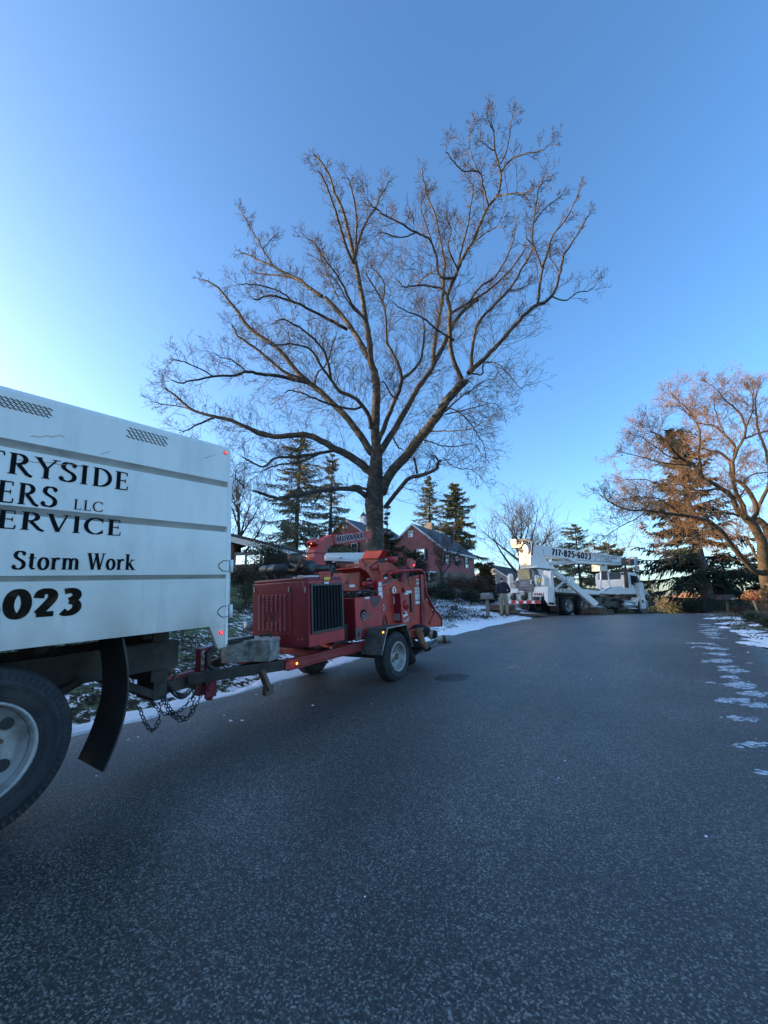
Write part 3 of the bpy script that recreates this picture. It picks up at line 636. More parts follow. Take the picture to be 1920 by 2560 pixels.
b.build_each('leaf_spring', CHASSIS, tr)
# cab (outside the left edge of the frame)
b = MB(); b.prism([(-2.08, GR+.55), (-2.08, GR+2.35), (-2.25, GR+2.45), (-3.1, GR+2.4), (-3.55, GR+1.65), (-4.9, GR+1.45), (-5.0, GR+.6)], 0, -.12, -2.32); b.build('cab', WHITE2, tr, bevel=.04)
b = MB(); b.prism([(-2.4, GR+1.65), (-2.4, GR+2.25), (-3.0, GR+2.22), (-3.35, GR+1.65)], 0, -.112, -.13); b.build('side_window', GLASSD, tr)
for sd, x in ((1, -.2), (-1, -2.24)): wheel(tr, (x, -4.2, GR+.48), .48, .25, sd, .29, 'front')
# safety chains: hanging loops of links between truck and trailer
def chain(parent, pts, name='safety_chain', link=.042, mat=CHAIN):
    b = MB(); P_ = [V(p) for p in cat3(pts, 8)]; acc = 0; k = 0; last = P_[0]
    for i in range(1, len(P_)):
        seg = P_[i]-P_[i-1]; L = seg.length; t = 0
        while acc+(L-t) >= link:
            t += link-acc; acc = 0; c = P_[i-1]+seg*(t/L); d = seg.normalized(); u = d.orthogonal().normalized(); u = Matrix.Rotation(k*math.pi/2+.4, 3, d)@u
            a = link*.78; r = link*.40
            ring = [c+d*(a*.55*(1 if math.cos(q) > 0 else -1)*min(1, abs(math.cos(q))*1.6))+u*(r*math.sin(q)) for q in [2*math.pi*j/10 for j in range(11)]]
            b.tube(ring, link*.125, 5, cap=False); k += 1
        acc += L-t
    return b.build(name, mat, parent)
def cat3(pts, k=6):
    out = []
    for i in range(len(pts)-1):
        p0, p1, p2, p3 = [V(pts[j]) for j in (max(i-1,0), i, i+1, min(i+2, len(pts)-1))]
        for j in range(k):
            t = j/k; out.append(.5*((2*p1)+(p2-p0)*t+(2*p0-5*p1+4*p2-p3)*t*t+(3*p1-p0-3*p2+p3)*t**3))
    return out+[V(pts[-1])]
chain(tr, [(-1.0, 2.25, GR+.42), (-.94, 2.33, GR+.22), (-.9, 2.45, GR+.13), (-.95, 2.56, GR+.22), (-1.02, 2.62, GR+.42)])
chain(tr, [(-1.36, 2.25, GR+.42), (-1.3, 2.4, GR+.18), (-1.25, 2.55, GR+.14), (-1.2, 2.68, GR+.26), (-1.16, 2.80, GR+.50)])
chain(tr, [(-1.15, 2.3, GR+.46), (-1.08, 2.42, GR+.20), (-1.04, 2.56, GR+.12), (-1.05, 2.68, GR+.24), (-1.08, 2.80, GR+.50)])
chain(tr, [(-.80, 1.95, GR+.42), (-.80, 2.02, GR+.24), (-.86, 2.12, GR+.14), (-.92, 2.2, GR+.2), (-.98, 2.25, GR+.42)])
b = MB(); pts = []
for i in range(420):
    t = i/420; y = 2.3+.52*t; z = GR+.52-.24*math.sin(math.pi*t)+.12*t; a = t*2*math.pi*26
    pts.append((-1.0-.2*t+.028*math.cos(a), y, z+.028*math.sin(a)))
b.tube(pts, .006, 4); b.build('coiled_cable', BLACK, tr)
# ---------------------------------------------------------------- wood chipper on its trailer
C0 = Frame((0, 0, 0), 3.3, 3.2, 1.6); hubw = P(998, 1641, 6.4)
CH = Frame(hubw-C0.B[2]*.385, 3.3, 3.2, 1.6)
ch = thing('wood_chipper', 'red trailer wood chipper with black radiator grille and curved discharge chute', 'wood chipper', mtx=CH.mat())
z3 = lambda u, v: (560+.1808*u, 1320+.1808*v); z4 = lambda u, v: (820+.1808*u, 1320+.1808*v)
def c4(u, v, x, ax=0, z=z4): return CH.on(*z(u, v), ax, x)
def yz(pts, x, z=z4): return [(p.y, p.z) for p in (c4(u, v, x, 0, z) for u, v in pts)]
# wheels
wheel(ch, (-.13, 0, .385), .385, .25, 1, .215, 'small'); wheel(ch, (-1.87, 0, .385), .385, .25, -1, .215, 'small')
b = MB(); b.cyl((-.2, 0, .385), (-1.8, 0, .385), .05, 10); b.build('axle', CHASSIS, ch)
# frame
b = MB(); b.box((-.35, -2.09, .55), (-.43, 1.6, .67)); b.box((-.352, -2.09, .655), (-.30, 1.6, .672)); b.box((-.352, -2.09, .548), (-.30, 1.6, .562)); b.build('frame_rail', REDD, ch, bevel=.004)
b = MB(); b.box((-1.57, -2.09, .55), (-1.65, 1.6, .67)); b.box((-1.0+.05, 1.45, .55), (-.44, 1.58, .67)); b.box((-1.56, 1.45, .55), (-.96, 1.58, .67))
for y in (-2.0, -1.2, -.5, .6): b.box((-.44, y, .56), (-1.56, y+.09, .64))
b.build('frame_rail', REDD, ch, bevel=.004)
b = MB(); b.beam((-.39, -2.09, .61), (-.93, -3.0, .60), .07, .11); b.beam((-1.61, -2.09, .61), (-1.07, -3.0, .60), .07, .11); b.beam((-1.0, -2.0, .55), (-1.0, -3.35, .56), .10, .11); b.build_each('tongue', CHASSIS, ch, bevel=.004)
b = MB(); b.beam((-1.06, -2.85, .60), (-1.06, -3.30, .585), .09, .12); b.box((-.98, -3.32, .50), (-1.14, -3.28, .78)); b.build('drawbar', REDD, ch, bevel=.005)
# hitch post
b = MB(); b.box((-.95, -2.84, .38), (-1.05, -2.70, .90)); b.box((-.92, -2.78, .34), (-.95, -2.64, .60)); b.cyl((-.93, -2.72, .46), (-.90, -2.72, .46), .045, 12); b.cyl((-1.0, -2.68, .30), (-1.0, -2.68, .5), .04, 10); b.build('hitch_post', MAROON, ch, bevel=.005)
b = MB(); b.box((-.945, -2.83, .66), (-.949, -2.79, .88)); b.box((-.945, -2.76, .63), (-.949, -2.73, .80)); b.build('decal', M('peeling_decal', (.35, .3, .26), .7, var=.3, c2=(.1, .01, .01), lo=.45, hi=.55, s2=30), ch)
b = MB(); b.beam((-.90, -2.54, .38), (-.84, -2.48, .60), .05, .012); b.build('handle', STEEL, ch)
# tool box of tread plate
A = CH.loc(P(674.8, 1654, 5.0)); zb2, zt2 = .60, .90
pl = [(-.62, -2.20), (-.60, -1.93), (-1.0, -1.88), (-1.40, -1.93), (-1.38, -2.20), (-1.20, -2.52), (-.80, -2.52)]
yA = c4(635, 1700, -.62, 0, z3).y
def onz(u, v, y): return CH.on(*z3(u, v), 1, y)
pA = onz(635, 1545, -2.15); pAb = onz(635, 1848, -2.15); pD = onz(330, 1550, -2.25); pB = onz(765, 1500, -1.93)
zt2, zb2 = pA.z, pAb.z
xa, xd, xb = pA.x, pD.x, pB.x
pl = [(xa, -2.15), (xb, -1.93), (xb-.1, -1.86), (-2.0-xb+.1, -1.86), (-2.0-xb, -1.93), (-1.45, -2.2), (-1.16, -2.42), (-1.06, -2.42), (xd, -2.25)]
b = MB(); b.prism([(x, y) for x, y in pl], 2, zb2, zt2-.03); b.build('tool_box', ALU, ch, bevel=.004)
b = MB(); cx, cy = sum(p[0] for p in pl)/len(pl), sum(p[1] for p in pl)/len(pl)
b.prism([(cx+(x-cx)*1.03, cy+(y-cy)*1.03) for x, y in pl], 2, zt2-.032, zt2); b.build('tool_box_lid', ALU, ch, bevel=.004)
b = MB(); b.tube([(-.95, -2.1, zt2+.01), (-.9, -2.4, zt2+.012), (-.92, -2.62, zt2+.005), (-.93, -2.76, zt2-.08), (-.9, -2.77, zb2+.05), (-.8, -2.7, zb2-.04)], .03, 7); b.tube([(-1.0, -1.95, zt2+.02), (-.9, -1.9, zt2+.03), (-.8, -1.92, zt2+.015)], .02, 6); b.build('strap', CHASSIS, ch)
b = MB(); b.beam((-.48, -2.36, .60), (-.46, -2.26, .36), .05, .085, up=(1,0,0)); b.box((-.45, -2.31, .30), (-.52, -2.19, .40)); b.build('jack_foot', RUST, ch, bevel=.006)
b = MB()
for y, z in ((-2.335, .505), (-2.262, .40)): b.lathe([(.011, 0), (0, .004)], (-.440, y, z), (1,0,0), 10)
b.build_each('bolt', STICK, ch)
# engine enclosure
ze0, ze1, yf, yb_ = .60, 1.505, -1.735, -1.0
ze0 = c4(1165, 1660, -.3, 0, z3).z; ze1 = c4(1165, 692, -.3, 0, z3).z
b = MB(); b.box((-.3, yf, ze0), (-1.41, yb_, ze1-.03)); b.prism([(-.3, ze1-.03), (-.33, ze1+.012), (-1.38, ze1+.012), (-1.41, ze1-.03)], 1, yf+.004, yb_-.004); b.build('engine_cover', MAROON, ch, bevel=.012)
b = MB(); b.box((-.36, yf+.03, ze1+.012), (-1.36, yb_-.03, ze1+.018)); b.build('cover_top', DUSTRED, ch)
b = MB(); b.box((-.2965, yf+.01, ze0+.004), (-.304, yb_-.0, ze1-.035)); b.build('side_panel', RED, ch, bevel=.003)
# pale drips run down from the top edge
for k in range(16):
    b = MB(); y_ = rnd.random(); ln = rnd.uniform(.03, .16); w_ = rnd.uniform(.003, .009)
    if k % 2: x_ = -.34-.75*y_; b.box((x_, yf-.002, ze1-.02-ln), (x_-w_, yf-.0005, ze1-.02))
    else: yy = yf+.03+.6*y_; b.box((-.2955, yy, ze1-.03-ln*.6), (-.294, yy+w_, ze1-.03))
    b.build('drip_stain', M('drip', (.30, .13, .13), .8, var=.3, c2=(.4, .03, .04), lo=.5, hi=.6, s2=40), ch)
# grille
yg0, yg1 = c4(1190, 1000, -.296, 0, z3).y, c4(1635, 1000, -.296, 0, z3).y
zg0, zg1 = c4(1190, 1475, -.296, 0, z3).z, c4(1190, 768, -.296, 0, z3).z
b = MB(); t_ = .035
for a, c in (((yg0, zg0), (yg0+t_, zg1)), ((yg1-t_, zg0), (yg1, zg1)), ((yg0+t_, zg0), (yg1-t_, zg0+t_)), ((yg0+t_, zg1-t_), (yg1-t_, zg1))): b.box((-.296, a[0], a[1]), (-.272, c[0], c[1]))
o = b.build('grille', BLACK, ch, bevel=.004)
b = MB(); b.box((-.294, yg0+t_, zg0+t_), (-.2955, yg1-t_, zg1-t_)); b.build('grille_core', M('radiator_core', (.006, .006, .007), .9), o)
b = MB(); n = 9
for i in range(n):
    y = yg0+t_+(yg1-yg0-2*t_)*(i+.5)/n; b.box((-.292, y-.004, zg0+t_), (-.276, y+.022, zg1-t_))
b.build_each('grille_slat', M('grille_bar', (.014, .014, .016), .6, spec=.15, var=.2), o)
# louvered front door (faces the truck)
b = MB(); b.box((-.60, yf-.006, ze0+.14), (-1.37, yf, ze1-.17)); b.box((-.32, yf-.004, ze1-.155), (-1.40, yf, ze1-.150)); lx0, lx1 = CH.on(*z3(470, 1200), 1, yf).x, CH.on(*z3(885, 1200), 1, yf).x; lz1, lz0 = CH.on(*z3(660, 925), 1, yf).z, CH.on(*z3(660, 1425), 1, yf).z
for i in range(7):
    for j in range(16):
        if i in (2, 3, 4) and 8 <= j <= 11: continue
        x = lx0+(lx1-lx0)*(i+.5)/7; z = lz1+(lz0-lz1)*(j+.5)/16; hw_ = abs(lx1-lx0)/7*.29
        b.prism([(yf-.022, z-.004), (yf-.006, z+.013), (yf-.006, z-.006)], 0, x-hw_, x+hw_)
b.build('louver_door', MAROON, ch)
hx = CH.on(*z3(668, 1245), 1, yf)
b = MB(); b.box((hx.x-.035, yf-.009, hx.z-.048), (hx.x+.035, yf-.0062, hx.z+.048)); b.build('door_opening', BLACK, ch)
b = MB()
for u in (430, 905, 1130): 
    p = CH.on(*z3(u, 855), 1, yf); b.box((p.x-.012, yf-.02, p.z-.035), (p.x+.012, yf-.006, p.z+.035))
b.build_each('door_latch', STEEL, ch, bevel=.003)
b = MB()
for u in (1025, 1085): p = CH.on(*z3(u, 1540), 1, yf); b.lathe([(.009, 0), (0, -.006)], (p.x, yf-.002, p.z), (0,1,0), 8)
b.build_each('bolt', STEEL, ch)
# lifting lug, stickers
p0, p1 = c4(1325, 655, -.31, 0, z3), c4(1480, 600, -.31, 0, z3)
b = MB(); b.prism([(p0.y, ze1-.03), (p1.y, ze1-.03), (p1.y, p1.z-.02), (p1.y-.02, p1.z), (p0.y+.02, p1.z), (p0.y, p1.z-.02)], 0, -.31, -.325); b.build('lifting_lug', ORG, ch, bevel=.003)
b = MB(); m = (p0.y+p1.y)/2; b.lathe([(.016, 0), (0, .001)], (-.309, m, p1.z-.035), (1,0,0), 12); b.build('lug_hole', BLACK, ch)
def sticker(pts, x, mat, name='sticker', z=z4, k=0):
    b = MB(); q = yz(pts, x+.003, z); b.prism(q, 0, x+.0005+k*.001, x+.003+k*.001); return b.build(name, mat, ch)
sticker([(1385, 680), (1465, 676), (1465, 718), (1385, 722)], -.2965, YEL, z=z3); sticker([(1388, 745), (1448, 742), (1448, 770), (1388, 772)], -.272, STICK, z=z3)
# muffler, air cleaner, pre-cleaner, elbow
zm = ze1+.135; ym = -1.4
b = MB(); xa_, xb_ = -1.42, -1.02
pm0, pm1 = CH.on(*z3(530, 600), 1, ym), CH.on(*z3(900, 590), 1, ym); rm = .088; zm = pm0.z
b.lathe([(0, pm0.x), (rm*.8, pm0.x), (rm, pm0.x+.02), (rm, pm0.x+.15), (rm*1.04, pm0.x+.155), (rm*1.04, pm0.x+.17), (rm, pm0.x+.175), (rm, pm0.x+.33), (rm*1.04, pm0.x+.335), (rm*1.04, pm0.x+.35), (rm, pm0.x+.355), (rm, pm1.x-.03), (rm*.6, pm1.x), (0, pm1.x)], (0, ym, zm), (1,0,0), 28)
b.build('muffler', BLACK, ch)
b = MB()
for x in (pm0.x+.16, pm0.x+.34): b.box((x-.012, ym-.05, ze1+.01), (x+.012, ym+.05, zm-.06))
b.build_each('muffler_bracket', CHASSIS, ch)
pa0, pa1 = CH.on(*z3(930, 570), 1, -1.3), CH.on(*z3(1210, 560), 1, -1.3); ra = .105
b = MB(); b.lathe([(0, pa0.x), (ra, pa0.x), (ra, pa1.x-.10), (ra*1.06, pa1.x-.095), (ra*1.06, pa1.x-.07), (ra, pa1.x-.065), (ra*.98, pa1.x), (ra*.4, pa1.x+.004), (0, pa1.x+.004)], (0, -1.28, pa0.z), (1,0,0), 28); b.build('air_cleaner', BLACK, ch)
pp = CH.on(*z3(982, 400), 1, -1.3); rp = .098
b = MB(); b.lathe([(.045, -.19), (.045, -.09), (rp*1.05, -.06), (rp*1.12, -.02), (rp*1.15, .02)], pp, (0,0,1), 28); b.build('precleaner_bowl', M('dusty_bowl', (.15, .12, .09), .5, var=.3, c2=(.07, .06, .05), s2=12), ch)
b = MB(); b.lathe([(rp*1.18, .018), (rp*1.2, .035), (rp*1.1, .05), (0, .056)], pp, (0,0,1), 28); b.build('precleaner_cap', BLACK, ch)
e0 = CH.on(*z3(890, 580), 1, -1.42); e1 = CH.on(*z3(970, 585), 1, -1.42); e2 = CH.on(*z3(1030, 520), 1, -1.42); e3 = CH.on(*z3(1055, 440), 1, -1.42)
b = MB(); b.tube(cat3([e0, e1, e2, e3], 5), .026, 10); b.build('exhaust_elbow', RUST, ch)
b = MB(); q0, q1 = c4(1210, 560, -.75, 0, z3), c4(1500, 560, -.75, 0, z3); b.cyl((-.75, q0.y-.2, q0.z), (-.75, q1.y, q1.z), .055, 14); b.build('intake_hose', BLACK, ch)
b = MB(); p = c4(1470, 590, -.5, 0, z3); b.cyl((-.5, p.y, ze1), (-.5, p.y, p.z+.10), .035, 12); b.build('filler_neck', BLACK, ch)
# discharge chute
XC0, XC1 = -.82, -.99
def ch_out():
    outer = yz([(1245, 530), (1245, 400), (1265, 300), (1310, 215), (1390, 145), (1500, 94)], XC0, z3)+yz([(595, 37)], XC0)
    inner = yz([(600, 150), (90, 230)], XC0)+yz([(1560, 215), (1480, 245), (1420, 310), (1385, 400), (1390, 530)], XC0, z3)
    return outer+inner
b = MB(); b.prism(ch_out(), 0, XC0, XC1); b.build('discharge_chute', RED, ch, bevel=.006)
b = MB(); b.prism(yz([(1262, 190), (1290, 150), (1345, 185), (1330, 232), (1280, 225)], XC0+.02, z3), 0, XC0+.02, XC1-.02); b.build('chute_hatch', RED, ch, bevel=.004)
b = MB(); q = yz([(1250, 325), (1400, 348), (1398, 358), (1248, 337)], XC0, z3); b.prism(q, 0, XC0+.018, XC1-.018); q = yz([(1500, 88), (1508, 88), (1535, 222), (1525, 222)], XC0, z3); b.prism(q, 0, XC0+.012, XC1-.012); b.build('chute_flange', REDD, ch)
tA, tB, tT = c4(120, 200, XC0), c4(500, 140, XC0), c4(112, 118, XC0); ux = (tB-tA); hT = (tT-tA).length*.92
b = MB(sheet=True); text(b, 'MORBARK', tA+V((.0005, 0, 0)), ux, (tT-tA), hT*1.08, ux.length*1.01, .36, .27, True, .06); b.build('lettering', STICK, ch)
b = MB(sheet=True); text(b, 'MORBARK', tA+V((.003, 0, .004)), ux, (tT-tA), hT, ux.length, .24, .16, True, .06); b.build('lettering', INKB, ch)
b = MB(); q = yz([(1235, 570), (1243, 450), (1402, 450), (1402, 610), (1235, 650)], -.80, z3); b.prism(q, 0, -.80, -1.02); b.build('chute_base', RED, ch, bevel=.006)
for (u, v) in ((1205, 215), (1180, 258), (1140, 392)):
    p = c4(u, v, XC0+.02, 0, z3); b = MB(); b.lathe([(.009, 0), (0, .008)], p, (1,0,0), 10); b.build('marker_lamp', AMB, ch)
# feed roller housing and hood
def pz(pts, x0, x1, name, mat, bevel=.005, z=z4):
    b = MB(); b.prism(yz(pts, x0, z), 0, x0, x1); return b.build(name, mat, ch, bevel=bevel)
def pyx(pts, y0, y1, name, mat, bevel=.005, z=z4):
    b = MB(); b.prism([(p.x, p.z) for p in (CH.on(*z(u, v), 1, y0) for u, v in pts)], 1, y0, y1); return b.build(name, mat, ch, bevel=bevel)
pyx([(462, 424), (508, 322), (760, 308), (692, 422)], .50, .72, 'housing_top', RED)
pyx([(240, 538), (252, 497), (500, 486), (503, 535)], .15, .25, 'hinge_beam', MAROON)
pz([(470, 425), (495, 425), (505, 530), (478, 530)], -.82, -.9, 'post', MAROON)
pyx([(470, 424), (692, 422), (745, 735), (600, 735), (520, 560)], .56, .62, 'housing_back', MAROON)
# curved hood: sheet bent over the drum
hp = yz([(440, 538), (560, 528), (655, 735), (622, 740), (575, 650), (520, 590), (440, 553)], -.47)
xhl = CH.on(*z4(108, 562), 1, hp[0][0]).x
b = MB(); b.prism(hp, 0, -.47, xhl); b.build('drum_hood', ORG, ch, bevel=.004)
b = MB(); b.prism(yz([(440, 600), (500, 610), (600, 745), (600, 870), (440, 870)], -.60), 0, -.60, -1.25); b.build('drum_housing', MAROON, ch, bevel=.01)
pz([(208, 800), (290, 715), (340, 725), (400, 790), (440, 870), (215, 870)], -.42, -.46, 'pivot_plate', ORG)
b = MB(); p = c4(275, 750, -.42); b.cyl(p, p+V((.02, 0, 0)), .02, 12); p2 = c4(276, 665, -.44); b.cyl((-.44, p2.y, p2.z), (-.44, p2.y, p2.z-.16), .008, 8); b.build('pin', RUST, ch)
sticker([(298, 785), (370, 783), (370, 815), (298, 817)], -.42, STICK)
p, q = c4(495, 768, -.5), c4(610, 768, -.5)
b = MB(); b.cyl(p, q, .042, 16); b.build('hydraulic_motor', RED, ch); b = MB(); b.cyl(c4(540, 712, -.5), c4(610, 700, -.5), .018, 10); b.build_each('fitting', STEEL, ch)
# yoke plate with a trapezoid hole
b = MB()
outl = [(700, 495), (820, 470), (900, 500), (985, 575), (905, 580), (835, 590), (895, 705), (745, 745)]; hole = [(748, 602), (822, 618), (843, 690), (765, 722)]
fr_ = yz(outl, -.58); ho = yz(hole, -.58)
b.prism([fr_[0], fr_[1], fr_[2], fr_[3], fr_[4], fr_[5], ho[1], ho[0]], 0, -.58, -.61); b.prism([fr_[5], fr_[6], ho[2], ho[1]], 0, -.58, -.61); b.prism([fr_[6], fr_[7], ho[3], ho[2]], 0, -.58, -.61); b.prism([fr_[7], fr_[0], ho[0], ho[3]], 0, -.58, -.61)
b.build('yoke_plate', ORG, ch)
pz([(700, 495), (820, 470), (900, 500), (985, 575), (905, 590), (700, 560)], -.66, -.92, 'yoke_cross', MAROON)
pz([(745, 518), (765, 518), (765, 535), (745, 535)], -.577, -.58, 'bolt_hole', BLACK, 0)
b = MB(); p, q = c4(820, 438, -.7), c4(935, 432, -.7); b.cyl(p, q, .055, 18); b.cyl(p.lerp(q, .55), p.lerp(q, .62), .06, 18); b.build('feed_motor', RED, ch)
b = MB(); b.cyl(c4(770, 440, -.7), c4(825, 438, -.7), .03, 10); b.build_each('fitting', STEEL, ch)
for pts, r_ in (([(575, 560, -.7), (640, 490, -.62), (720, 450, -.6), (790, 420, -.62)], .011), ([(560, 570, -.72), (620, 510, -.64), (700, 470, -.6), (790, 450, -.62)], .011), ([(850, 590, -.55), (940, 585, -.5), (1020, 640, -.45), (1000, 680, -.44)], .007), ([(1110, 560, -.36), (1100, 700, -.33), (1150, 720, -.33), (1170, 640, -.34), (1130, 560, -.36)], .009), ([(1130, 560, -.37), (1110, 740, -.34), (1150, 810, -.34)], .008)):
    b = MB(); b.tube(cat3([c4(u, v, x) for u, v, x in pts], 6), r_, 7); b.build('hose', BLACK, ch)
# belt guard
b = MB(); q = yz([(688, 728), (712, 716), (745, 728), (760, 800), (800, 950), (822, 1080), (815, 1180), (770, 1250), (715, 1260), (690, 920)], -.40); b.prism(q, 0, -.40, -.50); b.build('belt_guard', RED, ch, bevel=.02)
for pts, m_ in (([(698, 750), (740, 748), (742, 800), (700, 803)], STICK), ([(694, 815), (748, 812), (750, 870), (696, 872)], STICK), ([(698, 880), (750, 877), (755, 965), (735, 968), (700, 915)], STICK)): sticker(pts, -.40, m_)
p = c4(760, 1100, -.40); b = MB(); 
for i in range(7): a = -1.2+i*.4; b.obox(p+V((.002, .035*math.cos(a), .045*math.sin(a))), (.001, 0, 0), (0, .006, 0), (0, 0, .012))
b.build('sticker', STICK, ch)
# hydraulic tank box and hoses lying on it
xT = -.35; yT0, yT1 = c4(370, 965, xT).y, c4(740, 932, xT).y; zT0, zT1 = .60, c4(370, 965, xT).z; xTi = CH.on(*z4(205, 952), 1, yT0).x
zT0 = c4(390, 1545, xT).z
b = MB(); b.box((xT, yT0, zT0), (xTi-.5, yT1, zT1)); b.build('tank_box', RED, ch, bevel=.01)
b = MB(); b.box((xT-.01, yT0-.004, zT0+.01), (xTi-.48, yT0, zT1-.01)); b.build('tank_front', MAROON, ch)
b = MB(); q = yz([(575, 958), (725, 945), (715, 1000), (670, 1090), (625, 1095), (590, 1030)], xT+.002); b.prism(q, 0, xT+.0005, xT+.002); b.build('soot_stain', M('soot', (.10, .045, .05), .6, var=.3, c2=(.2, .02, .025), lo=.5, hi=.7, s2=20), ch)
sticker([(510, 955), (575, 950), (572, 978), (512, 983)], xT, STICK)
# worn emblem: dark disc, grey ring, smudged lettering
p = c4(490, 1200, xT); b = MB(); b.lathe([(.085, .002), (0, .003)], (xT, p.y, p.z), (1,0,0), 24); b.build('emblem', INK, ch)
b = MB(); p2 = c4(497, 1218, xT)
b.lathe([(.046, .0035), (.062, .0035)], (xT, p2.y, p2.z), (1,0,0), 24); b.lathe([(.026, .0045), (0, .005)], (xT, p2.y, p2.z), (1,0,0), 12); b.build('emblem_ring', M('emblem_grey', (.3, .26, .25), .5, var=.3, c2=(.15, .03, .03), s2=40), ch)
b = MB(sheet=True); e0, e1, e2 = c4(525, 1220, xT), c4(630, 1200, xT), c4(525, 1170, xT); text(b, 'lclell', e0+V((.001, 0, 0)), e1-e0, e2-e0, (e2-e0).length*.9, (e1-e0).length, .2, .1, True, .02); e3, e4 = c4(520, 1250, xT), c4(640, 1222, xT); b.add([e3+V((.003, 0, 0)), e4+V((.003, 0, 0)), e4+V((.003, 0, .008)), e3+V((.003, 0, .02))], [(0,1,2,3)]); b.build('emblem_lettering', M('emblem_red_grey', (.22, .09, .10), .5), ch)
b = MB(); q = yz([(388, 1385), (460, 1378), (462, 1550), (396, 1565)], xT+.03); b.prism(q, 0, xT, xT+.03); o = b.build('step_plate', M('dusty_step', (.2, .1, .09), .8, var=.3, c2=(.12, .1, .09)), ch, bevel=.006)
b = MB(); q = yz([(415, 1430), (435, 1428), (436, 1510), (418, 1513)], xT+.031); b.prism(q, 0, xT+.030, xT+.032); b.build('slot', BLACK, o)
for k in range(16):
    y0 = yT0+.02+rnd.random()*.25; x0 = xT-.05-rnd.random()*.35; pts = [(x0, y0, zT1+.02)]
    for i in range(4): pts.append((pts[-1][0]+rnd.uniform(-.08, .08), pts[-1][1]+rnd.uniform(.05, .16), zT1+rnd.uniform(.02, .11)))
    b = MB(); b.tube(cat3(pts, 4), rnd.uniform(.009, .015), 6); b.build('hose', BLACK if k % 3 else CHASSIS, ch)
b = MB()
for k in range(12): y0 = yT0+.05+rnd.random()*.6; x0 = xT-.06-rnd.random()*.3; b.box((x0, y0, zT1), (x0+.05, y0+.07, zT1+rnd.uniform(.03, .10)))
b.build_each('valve_block', CHASSIS, ch, bevel=.006)
b = MB()
for k in range(9): y0 = yT0+.05+rnd.random()*.6; x0 = xT-.05-rnd.random()*.2; b.cyl((x0, y0, zT1+.06), (x0+.03, y0+.05, zT1+.08), .012, 8)
b.build_each('fitting', STEEL, ch)
# battery / oil box
xO = -.30; yO0, yO1 = .655, c4(1110, 900, xO).y; zO0, zO1 = c4(1020, 1310, xO).z, c4(1000, 900, xO).z; xOi = CH.on(*z4(790, 912), 1, yO0).x
b = MB(); b.box((xO, yO0, zO0), (xOi, yO1, zO1)); b.build('battery_box', RED, ch, bevel=.008)
b = MB(); b.box((xO-.01, yO0-.004, zO0+.01), (xOi+.01, yO0, zO1-.01)); b.build('battery_box_front', MAROON, ch)
p = c4(1078, 1060, xO); b = MB(); b.lathe([(.085, 0), (.085, .02), (.075, .028), (.03, .03), (.025, .04), (0, .042)], (xO, p.y, p.z), (1,0,0), 28); b.build('tank_cap', RED, ch)
def fsticker(u0, v0, u1, v1, y, mat, name='sticker'):
    a, c = CH.on(*z4(u0, v0), 1, y), CH.on(*z4(u1, v1), 1, y); b = MB(); b.box((a.x, y-.008, a.z), (c.x, y-.005, c.z)); return b.build(name, mat, ch)
fsticker(862, 945, 925, 1048, yO0, STICK); fsticker(880, 940, 915, 955, yO0-.004, STEEL, 'lamp'); fsticker(897, 1185, 1000, 1280, yO0, M('data_plate', (.33, .33, .36), .4, metal=.4, var=.25, scale=40), 'data_plate')
b = MB(); b.prism(yz([(870, 830), (960, 822), (965, 900), (880, 900)], -.43), 0, -.43, -.44); b.build('sticker', ORG, ch)
p = c4(915, 862, -.43); b = MB(); b.lathe([(.068, .001), (0, .002)], (-.43, p.y, p.z), (1,0,0), 20); o = b.build('sticker', STICK, ch); b = MB(); b.prism([(p.y-.022, p.z+.035), (p.y+.022, p.z+.035), (p.y+.008, p.z), (p.y+.022, p.z-.04), (p.y-.022, p.z-.04), (p.y-.008, p.z)], 0, -.4275, -.4265); b.build('warning_symbol', INK, o)
# infeed hopper
xH = -.45
hop = [(770, 825), (900, 740), (1060, 690), (1290, 640), (1300, 980), (1315, 1360), (1100, 1395), (830, 1330), (790, 1180)]
pz(hop, xH, xH-.03, 'hopper_side', ORG, .004); 
b = MB(); q = yz([(760, 815), (930, 715), (1040, 700), (900, 770)], xH-.02); b.prism(q, 0, xH-.02, -1.5); b.build('hopper_top', DUSTRED, ch)
b = MB(); q = yz(hop, xH); b.prism(q, 0, -1.52, -1.55); b.build('hopper_side', ORG, ch)
b = MB(); q0, q1 = c4(1100, 1395, xH), c4(1315, 1360, xH); b.box((xH-.03, q0.y-.35, q0.z), (-1.52, q1.y, q0.z+.03)); p = c4(770, 825, xH); b.box((xH-.03, p.y-.02, .7), (-1.52, p.y, p.z-.02)); b.build('hopper_floor', MAROON, ch)
pz([(1282, 640), (1318, 650), (1330, 900), (1345, 1365), (1300, 1368), (1290, 980)], xH+.035, xH-.0, 'hopper_rim', MAROON)
